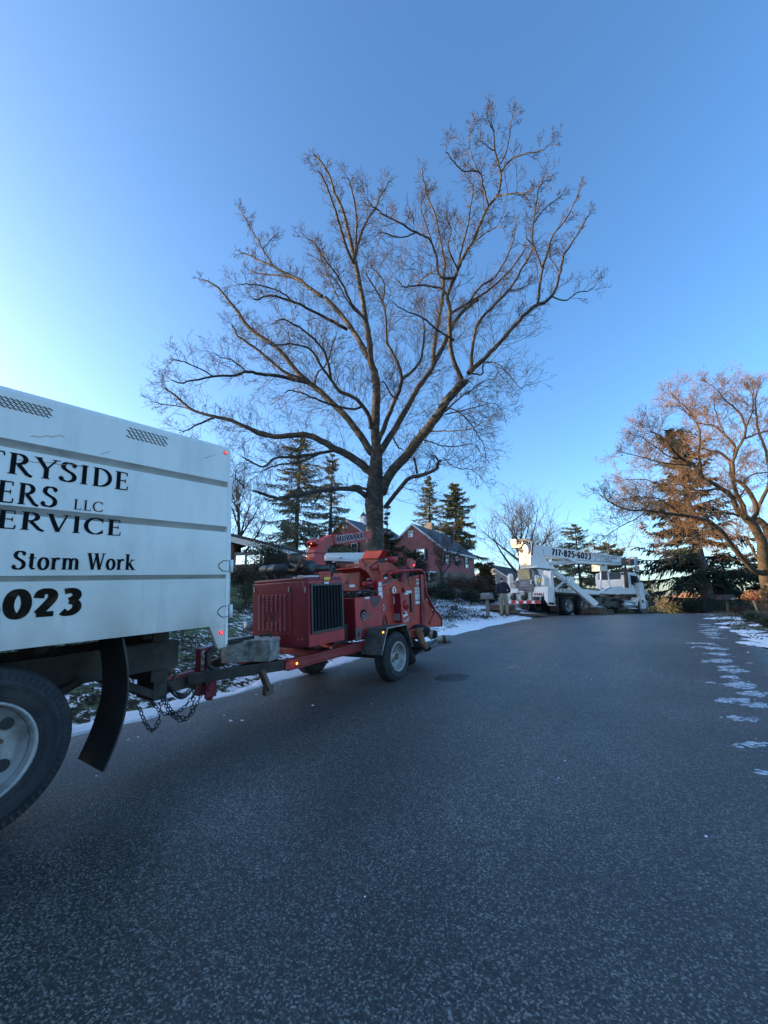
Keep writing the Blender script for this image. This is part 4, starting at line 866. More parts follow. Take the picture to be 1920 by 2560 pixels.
# flared wing at the hopper mouth
a0, a1, a2, a3 = c4(1318, 940, xH), c4(1505, 1240, xH), c4(1512, 1358, xH), c4(1345, 1372, xH)
b = MB(); fl = .10
vs = [a0, a0.lerp(a1, 1)+V((fl, 0, 0)), a2+V((fl, 0, 0)), a3]; b.add([*vs, *[v+V((-.015, 0, 0)) for v in vs]], [(0,1,2,3),(7,6,5,4),(0,4,5,1),(1,5,6,2),(2,6,7,3),(3,7,4,0)]); b.build('hopper_wing', ORG, ch)
b = MB(); b.tube([a0+V((.01,0,0)), a1+V((fl+.01, 0, 0)), a2+V((fl+.01,0,0))], .014, 6); b.tube([a1+V((fl,0,0)), V((-2.0-a1.x-fl, a1.y, a1.z))], .014, 6); b.build('wing_edge', MAROON, ch)
b = MB(); b.box((-.36, a2.y-.12, a2.z), (-1.64, a2.y+.02, a2.z+.03)); b.build('feed_table', MAROON, ch)
b = MB(); vs = [(-1.55, a0.y, a0.z), (-1.65, a1.y, a1.z), (-1.65, a2.y, a2.z), (-1.55, a3.y, a3.z)]; b.add(vs+[(x+.015, y, z) for x, y, z in vs], [(0,1,2,3),(7,6,5,4),(0,4,5,1),(1,5,6,2),(2,6,7,3),(3,7,4,0)]); b.build('hopper_wing', ORG, ch)
# control bar tube
b = MB(); gp = [c4(u, v, -.30) for u, v in [(880, 605), (1100, 585), (1250, 578), (1300, 592), (1330, 650), (1340, 720), (1355, 880), (1385, 960), (1460, 1110), (1478, 1160)]]
b.tube(cat3(gp, 5), .022, 10); b.tube([V((-2-p.x, p.y, p.z)) for p in cat3(gp, 3)], .022, 8); b.tube([gp[3], V((-1.7, gp[3].y, gp[3].z))], .02, 8); b.build('control_bar', RED, ch)
b = MB(); b.tube([c4(1478, 1160, -.30), c4(1400, 1325, -.30)], .02, 8); b.tube([c4(1330, 930, -.33), c4(1460, 1190, -.31)], .012, 8); b.build('bar_link', REDD, ch)
b = MB()
for u, v in ((1365, 995), (1440, 1130)): b.lathe([(.016, 0), (0, .014)], c4(u, v, -.29), (1,0,0), 10)
b.build_each('bolt', STICK, ch)
# control box on its arm
b = MB(); q = yz([(1128, 425), (1140, 418), (1218, 455), (1212, 520), (1172, 572), (1118, 545)], -.36); b.prism(q, 0, -.36, -.42); b.build('control_box', RED, ch, bevel=.006)
b = MB(); q = yz([(1085, 520), (1165, 565), (1060, 735), (1010, 725)], -.40); b.prism(q, 0, -.40, -.46); b.build('control_arm', MAROON, ch, bevel=.004)
p = c4(1187, 515, -.36); b = MB(); b.lathe([(.018, 0), (.012, .01), (0, .014)], p, (1,0,0), 14); b.build('signal_lamp', REDL, ch)
# stickers on the hopper
for pts in ([(1200, 822), (1280, 820), (1280, 852), (1200, 852)], [(1202, 862), (1281, 860), (1281, 894), (1202, 894)], [(1205, 908), (1283, 905), (1287, 1048), (1212, 1050)], [(1080, 868), (1155, 866), (1155, 900), (1080, 900)]): sticker(pts, xH, STICK)
sticker([(1208, 990), (1284, 987), (1284, 995), (1208, 998)], xH, LREFL, k=2)
sticker([(1210, 1002), (1284, 999), (1284, 1006), (1210, 1008)], xH, INK, k=3)
sticker([(1225, 965), (1262, 968), (1262, 974), (1225, 970)], xH, INK, k=2)
for v in (835, 843, 872, 880, 922, 932, 942):
    sticker([(1210, v), (1270, v-1), (1270, v+2), (1210, v+3)], xH, M('small_print', (.35, .35, .36), .6), k=2)
for pts in ([(1215, 708), (1262, 706), (1240, 752)], [(1215, 755), (1265, 753), (1242, 808)], ): sticker(pts, xH, STICK)
sticker([(1232, 720), (1250, 719), (1240, 742)], xH, INK, k=2); sticker([(1234, 770), (1252, 769), (1242, 795)], xH, INK, k=2)
b = MB(); q = yz([(1128, 905), (1160, 908), (1172, 1145), (1160, 1162), (1138, 1155)], xH); b.prism(q, 0, xH+.001, xH+.03); b.build('rubber_strip', BLACK, ch, bevel=.004)
b = MB(); p = c4(1045, 850, xH+.02); b.cyl(p+V((0,0,-.05)), p+V((0,0,.035)), .022, 12); b.build('cap', MAROON, ch)
sticker([(1058, 898), (1112, 893), (1114, 918), (1062, 922)], xO, STICK)
# flag decal and script
f0 = [(1030, 1172), (1080, 1150), (1112, 1200), (1045, 1238)]
sticker(f0, xO, STICK, 'flag_decal')
sticker([(1031, 1173), (1062, 1160), (1070, 1188), (1038, 1200)], xO, INKB, 'flag_canton', k=1)
for t in (.15, .4, .65, .9):
    a, c = (1062+t*2+4, 1162+t*22), (1086+t*24, 1153+t*44); sticker([a, c, (c[0], c[1]+4), (a[0], a[1]+4)], xO, LREFL, 'flag_stripe', k=1)
b = MB(sheet=True)
def scr(pts, w_=4):
    q = [c4(u, v, xO) for u, v in pts]; b.tube([p+V((.003, 0, 0)) for p in cat3(q, 3)], .0035, 4)
scr([(1045, 1290), (1055, 1262), (1062, 1285), (1050, 1292), (1072, 1280)]); scr([(1075, 1280), (1085, 1255), (1092, 1275), (1105, 1240), (1108, 1262), (1122, 1225)]); scr([(1048, 1310), (1085, 1285), (1122, 1262)]); scr([(1062, 1315), (1090, 1290), (1120, 1275)]); b.build('script_decal', STICK, ch)
# fenders: folded tread plate
fp = yz([(740, 1760), (820, 1388), (1082, 1332), (1170, 1640)], .04)
def fender(x0, x1):
    b = MB(); inn = [(y, z) for y, z in fp]; th_ = .012
    off = [(fp[0][0]+th_, fp[0][1]), (fp[1][0]+th_, fp[1][1]-th_), (fp[2][0]-th_, fp[2][1]-th_), (fp[3][0]-th_, fp[3][1])]
    b.prism(fp+off[::-1], 0, x0, x1); return b.build('fender', ALUD, ch)
fender(.04, -.34); fender(-1.66, -2.04)
b = MB(); b.tube([(.042, y, z) for y, z in fp], .011, 6); b.build('fender_lip', ALU, ch)
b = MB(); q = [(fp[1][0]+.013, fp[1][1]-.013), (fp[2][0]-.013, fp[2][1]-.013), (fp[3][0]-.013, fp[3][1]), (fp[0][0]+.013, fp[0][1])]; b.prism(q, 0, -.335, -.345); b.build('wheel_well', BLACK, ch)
for p in (c4(970, 1870, -.345, 0, z3), ): 
    b = MB(); b.lathe([(.016, 0), (.012, .008), (0, .012)], (-.298, p.y, p.z), (1,0,0), 12); b.build('marker_lamp', AMB, ch)
# amber lamp on the sloping front of the fender
fx = -.02; n_ = V((0, -(fp[1][1]-fp[0][1]), (fp[1][0]-fp[0][0]))).normalized(); p = CH.on(*z4(772, 1440), 0, fx); yl = fp[0][0]+(fp[1][0]-fp[0][0])*(p.z-fp[0][1])/(fp[1][1]-fp[0][1])
b = MB(); b.lathe([(.016, 0), (.012, .008), (0, .012)], (fx, yl, p.z), n_, 12); b.build('marker_lamp', AMB, ch)
# generator lump beyond the engine
b = MB(); p = CH.on(*z3(355, 1370), 1, -1.2); b.lathe([(0,-.11),(.08,-.08),(.11,0),(.08,.08),(0,.11)], (p.x, -1.2, p.z), (0,1,0), 18); b.build('engine_pulley', STEEL, ch)
b = MB(); b.box((-.5, -1.0, .69), (-1.5, .3, .95)); b.box((-.5, .15, .95), (-1.45, .35, 1.5)); b.build('engine_block', CHASSIS, ch, bevel=.01)
# long duct below the hopper
b = MB(); b.box((-.5, .3, .58), (-1.5, 1.0, .70)); b.build('under_tray', CHASSIS, ch)
# ---------------------------------------------------------------- crane truck
K0 = Frame((0, 0, 0), -22.6, -1.7, 0); hk = P(1423, 1513.6, 21)
K = Frame(hk-K0.B[2]*.5, -22.6, -1.7, 0)
kr = thing('crane_truck', 'white crane truck with lettered boom stowed over its cab and outriggers down', 'crane truck', mtx=K.mat())
z6 = lambda u, v: (1230+.1326*u, 1320+.1326*v); z7 = lambda u, v: (1430+.1447*u, 1320+.1447*v); z9 = lambda u, v: (1240+.09645*u, 1340+.09645*v)
def kon(u, v, x, z=z6, ax=0): return K.on(*z(u, v), ax, x)
def kyz(pts, x, z=z6): return [(p.y, p.z) for p in (kon(u, v, x, z) for u, v in pts)]
def kxz(pts, y, z=z6): return [(p.x, p.z) for p in (kon(u, v, y, z, 1) for u, v in pts)]
def kp(pts, x0, x1, name, mat, z=z7, bevel=.01, parent=kr): b = MB(); b.prism(kyz(pts, x0, z), 0, x0, x1); return b.build(name, mat, parent, bevel=bevel)
def kr_(pts, y0, y1, name, mat, z=z9, bevel=.01, parent=kr): b = MB(); b.prism(kxz(pts, y0, z), 1, y0, y1); return b.build(name, mat, parent, bevel=bevel)
for y in (0, 1.36):
    for c, sd in (((-.14, y, .5), 1), ((-.44, y, .5), -1), ((-2.36, y, .5), -1), ((-2.06, y, .5), 1)): wheel(kr, c, .5, .26, sd, .29, 'dish')
wheel(kr, (-.20, 7.3, .52), .52, .30, 1, .29, 'front'); wheel(kr, (-2.30, 7.3, .52), .52, .30, -1, .29, 'front')
b = MB(); b.box((-.80, -2.3, .80), (-.92, 8.2, 1.10)); b.box((-1.58, -2.3, .80), (-1.70, 8.2, 1.10))
for y in (-1.5, 0, 1.36, 3, 5): b.box((-.9, y-.1, .75), (-1.6, y+.1, 1.0))
for y in (0, 1.36, 7.3): b.cyl((-.3, y, .5), (-2.2, y, .5), .09, 10)
b.build('chassis', BLACK, kr)
b = MB(); b.box((-.3, -.75, 1.08), (-.75, 2.15, 1.16)); b.box((-1.75, -.75, 1.08), (-2.2, 2.15, 1.16)); b.build_each('mudguard', BLACK, kr)
for x0 in (-.05, -1.95):
    b = MB(); b.box((x0, -.85, .18), (x0-.5, -.82, 1.0)); b.build('mud_flap', FLAP, kr)
# deck
YB = -2.35
b = MB(); b.box((-.12, -.8, 1.16), (-2.38, 3.0, 1.28)); b.build('deck', WHITE2, kr, bevel=.01)
kp([(160, 1050), (400, 1078), (560, 1095), (740, 1010), (880, 1010), (900, 1040), (1165, 1030), (1170, 1140), (860, 1142), (700, 1145), (230, 1115)], -.15, -.55, 'deck_tray', WHITE2)
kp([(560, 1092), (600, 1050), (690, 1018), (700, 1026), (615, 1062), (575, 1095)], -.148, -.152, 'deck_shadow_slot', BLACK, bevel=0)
b = MB(); b.box((-1.95, 1.8, 1.25), (-2.35, 7.0, 1.45)); b.build('deck_tray', WHITE2, kr, bevel=.01)
# tail: bumper bar, tail box, lamps
xr0, xr1 = -2.3, -.02
zb0, zb1 = kon(860, 1425, YB, z6, 1).z, kon(860, 1372, YB, z6, 1).z
b = MB(); b.box((xr0, YB, zb0), (xr1, YB+.12, zb1)); b.build('bumper_bar', WHITE2, kr)
b = MB(); n = 9
for i in range(n):
    if i % 2 == 0: x0 = xr0+(xr1-xr0)*i/n; b.box((x0, YB-.003, zb0+.004), (x0+(xr1-xr0)/n*1.25, YB, zb1-.004))
b.build_each('reflector_tape', LREFL, kr)
b = MB(); b.box((-2.35, YB+.14, zb1+.02), (-.58, YB+.9, 1.30)); b.build('tail_box', M('crane_grey_white', (.50, .52, .50), .5, var=.1, c2=(.3, .3, .27), s2=4), kr, bevel=.01)
b = MB()
for u in (470, 745): p = kon(u, 1600, YB+.13, z9, 1); b.lathe([(.001, -.16), (.13, -.16), (.15, -.02), (.10, .02)], p, (0,1,0), 14)
b.build_each('winch', CHASSIS, kr)
kr_([(940, 1450), (1235, 1450), (1235, 1480), (1185, 1570), (945, 1565)], YB-.03, YB+.2, 'lamp_panel', STICK)
for u, m_, nm in ((1010, YEW, 'tail_lamp'), (1070, LREFL, 'tail_lamp'), (1125, LREFL, 'tail_lamp'), (1175, LREFL, 'tail_lamp')):
    p = kon(u, 1508, YB-.03, z9, 1); b = MB(); b.lathe([(.055, 0), (.05, -.02), (0, -.025)], p, (0,1,0), 14); b.build(nm, m_ if m_ != YEW else M('green_lamp', (.04, .12, .10), .3), kr)
kr_([(980, 1310), (1345, 1310), (1345, 1720), (1300, 1700), (1250, 1640), (1240, 1450), (975, 1445)], YB, YB+.5, 'tail_locker', WHITE2)
kr_([(1345, 1310), (1345, 1760), (1250, 1650), (1250, 1480)], YB-.02, YB+.02, 'tail_plate', WHITE2)
kr_([(270, 1355), (575, 1365), (545, 1475), (330, 1480)], YB-.02, YB+.4, 'tail_locker', WHITE2)
kr_([(950, 1575), (1060, 1575), (1060, 1670), (960, 1670)], YB+.1, YB+.3, 'step_box', BLACK)
b = MB(); b.box((-1.3, YB-.02, zb0-.22), (-1.16, YB+.1, zb0)); b.cyl((-1.23, YB-.1, zb0-.1), (-1.23, YB+.1, zb0-.1), .06, 10); b.build('tow_hitch', RUST, kr)
b = MB(); b.tube(cat3([(-.72, YB, .62), (-.62, YB-.05, .3), (-.75, YB-.15, .08), (-.85, YB-.3, .02)], 4), .018, 6); b.build('hose', BLACK, kr)
# ladder and right side column
xl = -.03
cols = [(1400, 900), (1345, 1650)]
kr_([(1210, 905), (1420, 900), (1445, 1640), (1350, 1650), (1345, 1310), (1235, 1300)], YB+.35, YB+.5, 'outrigger_housing', WHITE2)
p0 = kon(1455, 890, YB+.45, z9, 1); p1 = kon(1530, 1800, YB+.45, z9, 1); q0 = kon(1420, 1000, YB+.45, z9, 1); q1 = kon(1480, 1650, YB+.45, z9, 1)
b = MB(); b.tube([p0, p1], .022, 8); b.tube([q0, q1], .018, 8)
for t_ in (.12, .3, .5, .7): b.cyl(p0.lerp(p1, t_), q0.lerp(q1, t_), .016, 6)
a_, c_ = kon(1360, 1785, YB+.45, z9, 1), p1; b.beam(a_, c_, .18, .03); b.beam(kon(1350, 1640, YB+.45, z9, 1), kon(1520, 1640, YB+.45, z9, 1), .18, .03); b.cyl(a_, kon(1350, 1640, YB+.45, z9, 1), .02, 6)
b.build('ladder', WHITE2, kr)
# pedestal with the weight plates: upper bronze cover, lower dark lettered plate
kr_([(555, 860), (862, 860), (890, 1130), (575, 1140), (548, 1000)], YB+.02, YB+.9, 'pedestal_cover', M('dusty_bronze_paint', (.34, .27, .15), .5, metal=.2, var=.2, c2=(.2, .17, .11), s2=5))
kr_([(862, 860), (950, 845), (1000, 960), (985, 1300), (905, 1240), (885, 1120)], YB+.1, YB+.9, 'counterweight_side', M('weight_grey', (.13, .14, .17), .5, var=.1))
kr_([(575, 1165), (900, 1150), (985, 1290), (940, 1430), (590, 1400), (570, 1300)], YB-.06, YB+.8, 'counterweight', M('weight_dark', (.09, .10, .13), .5, var=.1))
kr_([(500, 1160), (545, 1070), (580, 1080), (585, 1165)], YB, YB+.3, 'bracket', WHITE2); kr_([(880, 1130), (910, 1130), (915, 1250), (890, 1240)], YB-.08, YB, 'bracket', WHITE2)
p = kon(725, 1075, YB+.02, z9, 1); b = MB(); b.lathe([(.085, -.003), (.10, -.003)], p, (0,1,0), 24); b.tube([p+V((-.05, -.004, -.05)), p+V((0, -.004, .06)), p+V((.05, -.004, -.05))], .008, 4); b.cyl(p+V((0, -.004, .12)), p+V((0, -.004, .4)), .008, 4); b.build('emblem', M('emblem_pale', (.6, .5, .35), .5), kr)
b = MB(sheet=True)
for k_, (v, a_, c_) in enumerate(((1180, 610, 885), (1205, 640, 820), (1245, 625, 855), (1298, 620, 855))):
    v_ = (1172, 1212, 1254, 1302)[k_]; hh = 24; L_, R_ = kon(a_, v_, YB-.06, z9, 1), kon(c_, v_, YB-.06, z9, 1); T_ = kon(a_, v_-hh, YB-.06, z9, 1)
    t0 = L_.copy(); ww = (R_-L_).length; rg = random.Random(k_); x = 0
    while x < ww-.03:
        lw = rg.uniform(.06, .14); lw = min(lw, ww-x)
        for q in range(int(lw/.022)): xx = t0.x+x+q*.022; b.add([(xx, YB-.063, t0.z), (xx+.014, YB-.063, t0.z), (xx+.014, YB-.063, T_.z), (xx, YB-.063, T_.z)], [(0,1,2,3)])
        x += lw+.03
b.build('worn_lettering', M('plate_lettering', (.42, .44, .47), .5), kr)
b = MB(); L_, R_ = kon(635, 1378, YB-.06, z9, 1), kon(850, 1372, YB-.06, z9, 1)
for i in range(8): x = L_.x+(R_.x-L_.x)*i/7; b.box((x-.012, YB-.066, L_.z-.012), (x+.012, YB-.061, L_.z+.014))
b.build_each('reflector', LREFL, kr)
kr_([(580, 1425), (720, 1428), (720, 1462), (585, 1458)], YB-.05, YB, 'sticker', STICK, bevel=.003)
# operator side boxes and rails
kr_([(985, 1290), (1000, 1020), (1030, 1000), (1060, 1290)], YB+.1, YB+.35, 'console', WHITE2); kr_([(1165, 1290), (1190, 1010), (1250, 1080), (1255, 1285)], YB+.1, YB+.3, 'console', WHITE2)
kr_([(1040, 1100), (1190, 1110), (1190, 1290), (1040, 1290)], YB+.3, YB+.5, 'console', M('crane_grey_white', (.5, .52, .5))); kr_([(1075, 1120), (1140, 1115), (1140, 1200), (1080, 1190)], YB+.08, YB+.2, 'valve', YEL)
b = MB(); b.tube(cat3([kon(u, v, YB+.2, z9, 1) for u, v in ((1005, 1060), (1010, 1010), (1040, 1030), (1150, 1080))], 4), .018, 6); b.tube(cat3([kon(u, v, YB+.2, z9, 1) for u, v in ((1165, 1100), (1160, 1010), (1195, 990), (1215, 1020))], 4), .022, 6); b.build_each('hand_rail', WHITE2, kr)
kr_([(1000, 840), (1160, 870), (1150, 1000), (1010, 1000)], YB+.4, YB+.9, 'valve_cover', WHITE2)
# left outrigger housing, hose reel
kr_([(290, 1040), (325, 970), (350, 1030), (370, 1350), (310, 1350)], YB+.3, YB+.6, 'outrigger_housing', WHITE2); kr_([(500, 1165), (560, 1165), (560, 1360), (505, 1360)], YB+.1, YB+.3, 'post', M('weight_grey', (.13, .14, .17)))
p = kon(435, 1190, YB+.2, z9, 1); b = MB(); b.lathe([(0,-.06),(.11,-.05),(.13,0),(.11,.05),(0,.06)], p, (.5,1,.2), 14); b.build('hose_reel', M('rope_pale', (.6, .55, .45), .8), kr)
kr_([(380, 1200), (500, 1220), (500, 1350), (385, 1350)], YB+.35, YB+.6, 'console', M('pinkish_grey', (.42, .37, .33), .6))
# turret
XTc = -1.0
tw = kxz([(605, 560), (860, 560), (890, 785), (630, 800)], YB+.05, z9)
kr_([(575, 330), (690, 330), (700, 460), (890, 480), (900, 560), (905, 788), (630, 805), (605, 500)], YB+.08, YB+.14, 'turret_back', M('turret_cream', (.68, .62, .5), .45, var=.06))
kr_([(640, 470), (830, 465), (800, 540), (765, 590), (735, 580), (690, 540)], YB+.05, YB+.09, 'turret_recess', BLACK, bevel=0)
b = MB(); p = kon(760, 688, YB+.078, z9, 1); b.lathe([(0, -.004), (.155, -.004)], p, (0,1,0), 8, False); b.build('turret_hole', BLACK, kr)
kr_([(800, 500), (905, 495), (910, 540), (810, 545)], YB-.02, YB+.05, 'work_lamp', WHITE2)
zt_ = kon(905, 790, YB+.1, z9, 1).z; zt1 = kon(970, 220, YB+.1, z9, 1).z; xt1 = kon(905, 788, YB+.1, z9, 1).x; xt0 = kon(630, 800, YB+.1, z9, 1).x
# side plates of the turret: triangular, boom pivots between them
for x0 in (xt1+.03, xt0+.01):
    b = MB(); b.prism([(YB+.1, zt_), (YB+1.75, zt_), (YB+.75, zt1-.12), (YB+.55, zt1+.02), (YB+.25, zt1-.05), (YB+.08, zt1-.5)], 0, x0, x0-.05); b.build('turret_side', WHITE2, kr, bevel=.01)
b = MB(); b.lathe([(.62, 0), (.62, .10), (.5, .10), (.5, .22), (.68, .22), (.68, .30), (0, .30)], ((xt0+xt1)/2, YB+.95, zt_-.42), (0,0,1), 32); b.build('slew_ring', M('weight_grey', (.13, .14, .17)), kr)
b = MB(); b.box((xt0-.02, YB+.1, zt_-.08), (xt1+.35, YB+1.8, zt_)); b.box((xt0+.1, YB+.5, 1.25), (xt1-.1, YB+1.4, zt_-.4)); b.build('turret_base', WHITE2, kr, bevel=.01)
# winch head with cream end box
kr_([(372, 90), (515, 80), (530, 210), (375, 235)], YB-.15, YB-.05, 'winch_box', M('winch_cream', (.68, .58, .42), .5, var=.05))
kr_([(372, 235), (530, 205), (700, 120), (720, 180), (640, 300), (560, 320), (400, 315)], YB-.05, YB+.35, 'winch_body', BLACK, bevel=.03)
b = MB(); p = kon(610, 180, YB-.08, z9, 1); b.lathe([(0,-.02),(.08,0),(.10,.1),(.16,.12),(.16,.3)], p, (0,1,0), 18); b.build('winch_motor', RUST, kr)
kr_([(560, 330), (700, 340), (720, 400), (640, 440), (590, 400)], YB, YB+.3, 'winch_bracket', CHASSIS)
kr_([(685, 270), (720, 195), (800, 260), (830, 330), (825, 460), (700, 450)], YB+.02, YB+.2, 'head_cover', WHITE2)
for pts, r_ in (([(590, 110), (750, 105), (860, 115), (930, 180), (935, 290), (925, 400), (920, 500)], .055), ([(640, 120), (760, 170), (840, 220), (900, 240)], .025), ([(600, 95), (700, 80), (850, 95), (940, 150), (955, 230)], .03)):
    b = MB(); b.tube(cat3([kon(u, v, YB+.0, z9, 1) for u, v in pts], 5), r_, 8); b.build('hydraulic_hose', BLACK, kr)
# boom
XB = -.62
def kxyz(pts, x, z): return kyz(pts, x, z)
bx0 = (xt0+xt1)/2+.22; XB = bx0
top0, top1 = K.on(1336, 1361, 0, XB), K.on(1553.5, 1391, 0, XB); bt0, bt1 = K.on(1343, 1388, 0, XB), K.on(1553.5, 1412.5, 0, XB)
outl = [(top0.y, top0.z), (top1.y, top1.z), (bt1.y, bt1.z), K.on(1440, 1407, 0, XB).yz, K.on(1421, 1397.5, 0, XB).yz, (bt0.y, bt0.z)]
outl = [tuple(p) for p in outl]
b = MB(); b.prism(outl, 0, XB, XB-.44); b.build('boom', WHITE2, kr, bevel=.012)
b = MB(); e = [(p.y, p.z) for p in (K.on(1440, 1399, 0, XB), K.on(1553, 1406, 0, XB), K.on(1553, 1408, 0, XB), K.on(1440, 1401, 0, XB))]; b.prism(e, 0, XB+.004, XB); b.build('boom_seam', M('boom_grey', (.4, .4, .4)), kr)
i0, i1, i2, i3 = K.on(1553, 1394, 0, XB-.04), K.on(1588, 1398, 0, XB-.04), K.on(1587, 1413, 0, XB-.04), K.on(1553, 1410, 0, XB-.04)
b = MB(); b.prism([(i0.y, i0.z), (i1.y, i1.z), (i2.y, i2.z), (i3.y, i3.z)], 0, XB-.04, XB-.40); b.build('inner_boom', GREYD, kr, bevel=.008)
kp([(1075, 510), (1105, 495), (1135, 500), (1145, 550), (1172, 565), (1170, 640), (1078, 650)], XB-.02, XB-.42, 'boom_tip', WHITE2, bevel=.015)
b = MB(); p = kon(1150, 575, XB, z7); b.lathe([(0, 0), (.05, 0), (.05, -.45)], p, (1,0,0), 14); b.build('sheave', BLACK, kr)
# hook block under the tip
kp([(1085, 660), (1165, 655), (1172, 740), (1155, 770), (1130, 740), (1115, 690), (1090, 670)], XB-.1, XB-.3, 'hook_block', WHITE2); 
b = MB(); hk_ = [kon(u, v, XB-.2, z7) for u, v in ((1088, 680), (1085, 730), (1105, 768), (1140, 765))]; b.tube(cat3(hk_, 4), .035, 8); b.build('hook', BLACK, kr)
b = MB(); b.tube([K.on(1450, 1373, 0, XB-.2), K.on(1553, 1389.5, 0, XB-.2), K.on(1583, 1393, 0, XB-.2)], .008, 5); b.build('hoist_cable', BLACK, kr)
tb = [kon(u, v, XB, z6) for u, v in ((1118, 505), (1118, 385))]
L_, R_, T_ = K.on(1378, 1387.5, 0, XB), K.on(1478, 1399, 0, XB), K.on(1378.5, 1371.5, 0, XB)
b = MB(sheet=True); ux = R_-L_; text(b, '717-825-6023', L_+V((.002, 0, 0)), ux, (T_-L_), (T_-L_).length*1.0, ux.length*1.0, .30, .2, False, .03); b.build('lettering', INKB, kr)
GRY = M('grey_lettering', (.06, .07, .09), .8, spec=.1)
L_, R_, T_ = K.on(1494, 1394, 0, XB), K.on(1543, 1399, 0, XB), K.on(1494, 1386.5, 0, XB)
b = MB(sheet=True); text(b, 'COUNTRYSIDE', L_+V((.002, 0, 0)), R_-L_, T_-L_, (T_-L_).length, (R_-L_).length, .17, .09)
L_, R_, T_ = K.on(1501, 1403, 0, XB), K.on(1531, 1406, 0, XB), K.on(1501, 1396.5, 0, XB); text(b, 'CUTTERS', L_+V((.002, 0, 0)), R_-L_, T_-L_, (T_-L_).length, (R_-L_).length, .17, .09)
b.build('lettering', GRY, kr)
p = K.on(1486.5, 1393, 0, XB); b = MB(); b.lathe([(.17, .003), (.195, .003)], p, (1,0,0), 24); b.build('emblem_ring', GRY, kr)
b = MB(); b.tube([p+V((.004, -.05, .09)), p+V((.004, .04, .08)), p+V((.004, .03, 0)), p+V((.004, -.04, -.08)), p+V((.004, .07, -.08))], .012, 4); b.build('emblem', M('emblem_red', (.35, .06, .06), .5), kr)
b = MB(); q0, q1 = K.on(1358, 1373, 0, XB), K.on(1358, 1384, 0, XB); b.box((XB+.001, q0.y-.02, q1.z), (XB+.004, q0.y+.02, q0.z)); b.build('mark', M('mark_grey', (.3, .2, .1)), kr)
# boom lift cylinder
xc = XB-.22; c0, c1 = K.on(1348, 1412, 0, xc), K.on(1424, 1404, 0, xc)
b = MB(); b.cyl(c0, c1, .115, 18); b.build('lift_cylinder', WHITE2, kr); b = MB(); b.cyl(c1, K.on(1434, 1402, 0, xc), .07, 14); b.box((xc-.2, K.on(1424, 1404, 0, xc).y-.1, K.on(1424, 1398, 0, xc).z), (xc+.2, K.on(1440, 1404, 0, xc).y, K.on(1434, 1393, 0, xc).z)); b.build('cylinder_mount', M('turret_cream', (.68, .62, .5)), kr, bevel=.02)
b = MB(); b.beam(K.on(1352, 1405, 0, xc+.3), K.on(1361, 1398, 0, xc+.3), .06, .1); b.build('work_lamp', BLACK, kr)
# diagonal outrigger: fixed upper beam, box joint, long lower leg to the cribbing
u0, u1 = kon(1120, 765, -.35, z6), kon(1400, 985, -.1, z6)
b = MB(); b.beam(kon(1120, 790, -.5, z6), kon(1395, 990, -.1, z6), .22, .22, up=(0,.3,1)); b.build('outrigger_beam', WHITE2, kr, bevel=.01)
b = MB(); b.beam(kon(1180, 1160, -.4, z6), kon(1400, 975, -.1, z6), .12, .10, up=(0,.3,1)); b.build('outrigger_brace', WHITE2, kr, bevel=.006)
g0, g1 = kon(1440, 1010, -.05, z6), kon(420, 1340, 1.0, z7)
b = MB(); b.beam(g0, g1, .26, .30, up=(0,.4,1)); b.build('outrigger_leg', WHITE2, kr, bevel=.012)
b = MB(); b.beam(kon(1380, 1000, -.06, z6), kon(1500, 960, -.04, z6), .30, .22); b.build('outrigger_joint', WHITE2, kr, bevel=.02)
pad = kon(420, 1365, 1.0, z7); b = MB(); b.lathe([(0, .07), (.10, .07), (.30, .02), (.32, -.02), (0, -.02)], pad, (0,0,1), 20); b.build('outrigger_pad', M('pad_grey', (.35, .35, .36), .5), kr); PADW = K.mat()@pad
# left outrigger leg (far side)
b = MB(); b.beam((-2.2, -1.7, 1.0), (-3.55, -1.9, .22), .24, .24, up=(0,1,.2)); b.build('outrigger_leg', WHITE2, kr, bevel=.012)
# side lamp bar above the tandem
kp([(1240, 1145), (1500, 1150), (1510, 1195), (1245, 1190)], -.08, -.14, 'lamp_bar', STICK, z=z6)
for u in (1265, 1335): p = kon(u, 1170, -.08, z6); b = MB(); b.lathe([(.05, 0), (.02, .02), (0, .02)], p, (1,0,0), 12); b.build('side_lamp', LREFL, kr)
# front outrigger: upright jack by the front axle
kp([(1148, 950), (1228, 940), (1290, 1390), (1215, 1400)], .05, -.18, 'front_outrigger', WHITE2); kp([(1222, 1400), (1280, 1392), (1288, 1500), (1240, 1505)], .0, -.12, 'jack_leg', M('jack_grey', (.25, .25, .26), .4, metal=.5))
kp([(1205, 1245), (1240, 1245), (1242, 1290), (1208, 1292)], .055, .05, 'label_plate', BLACK)
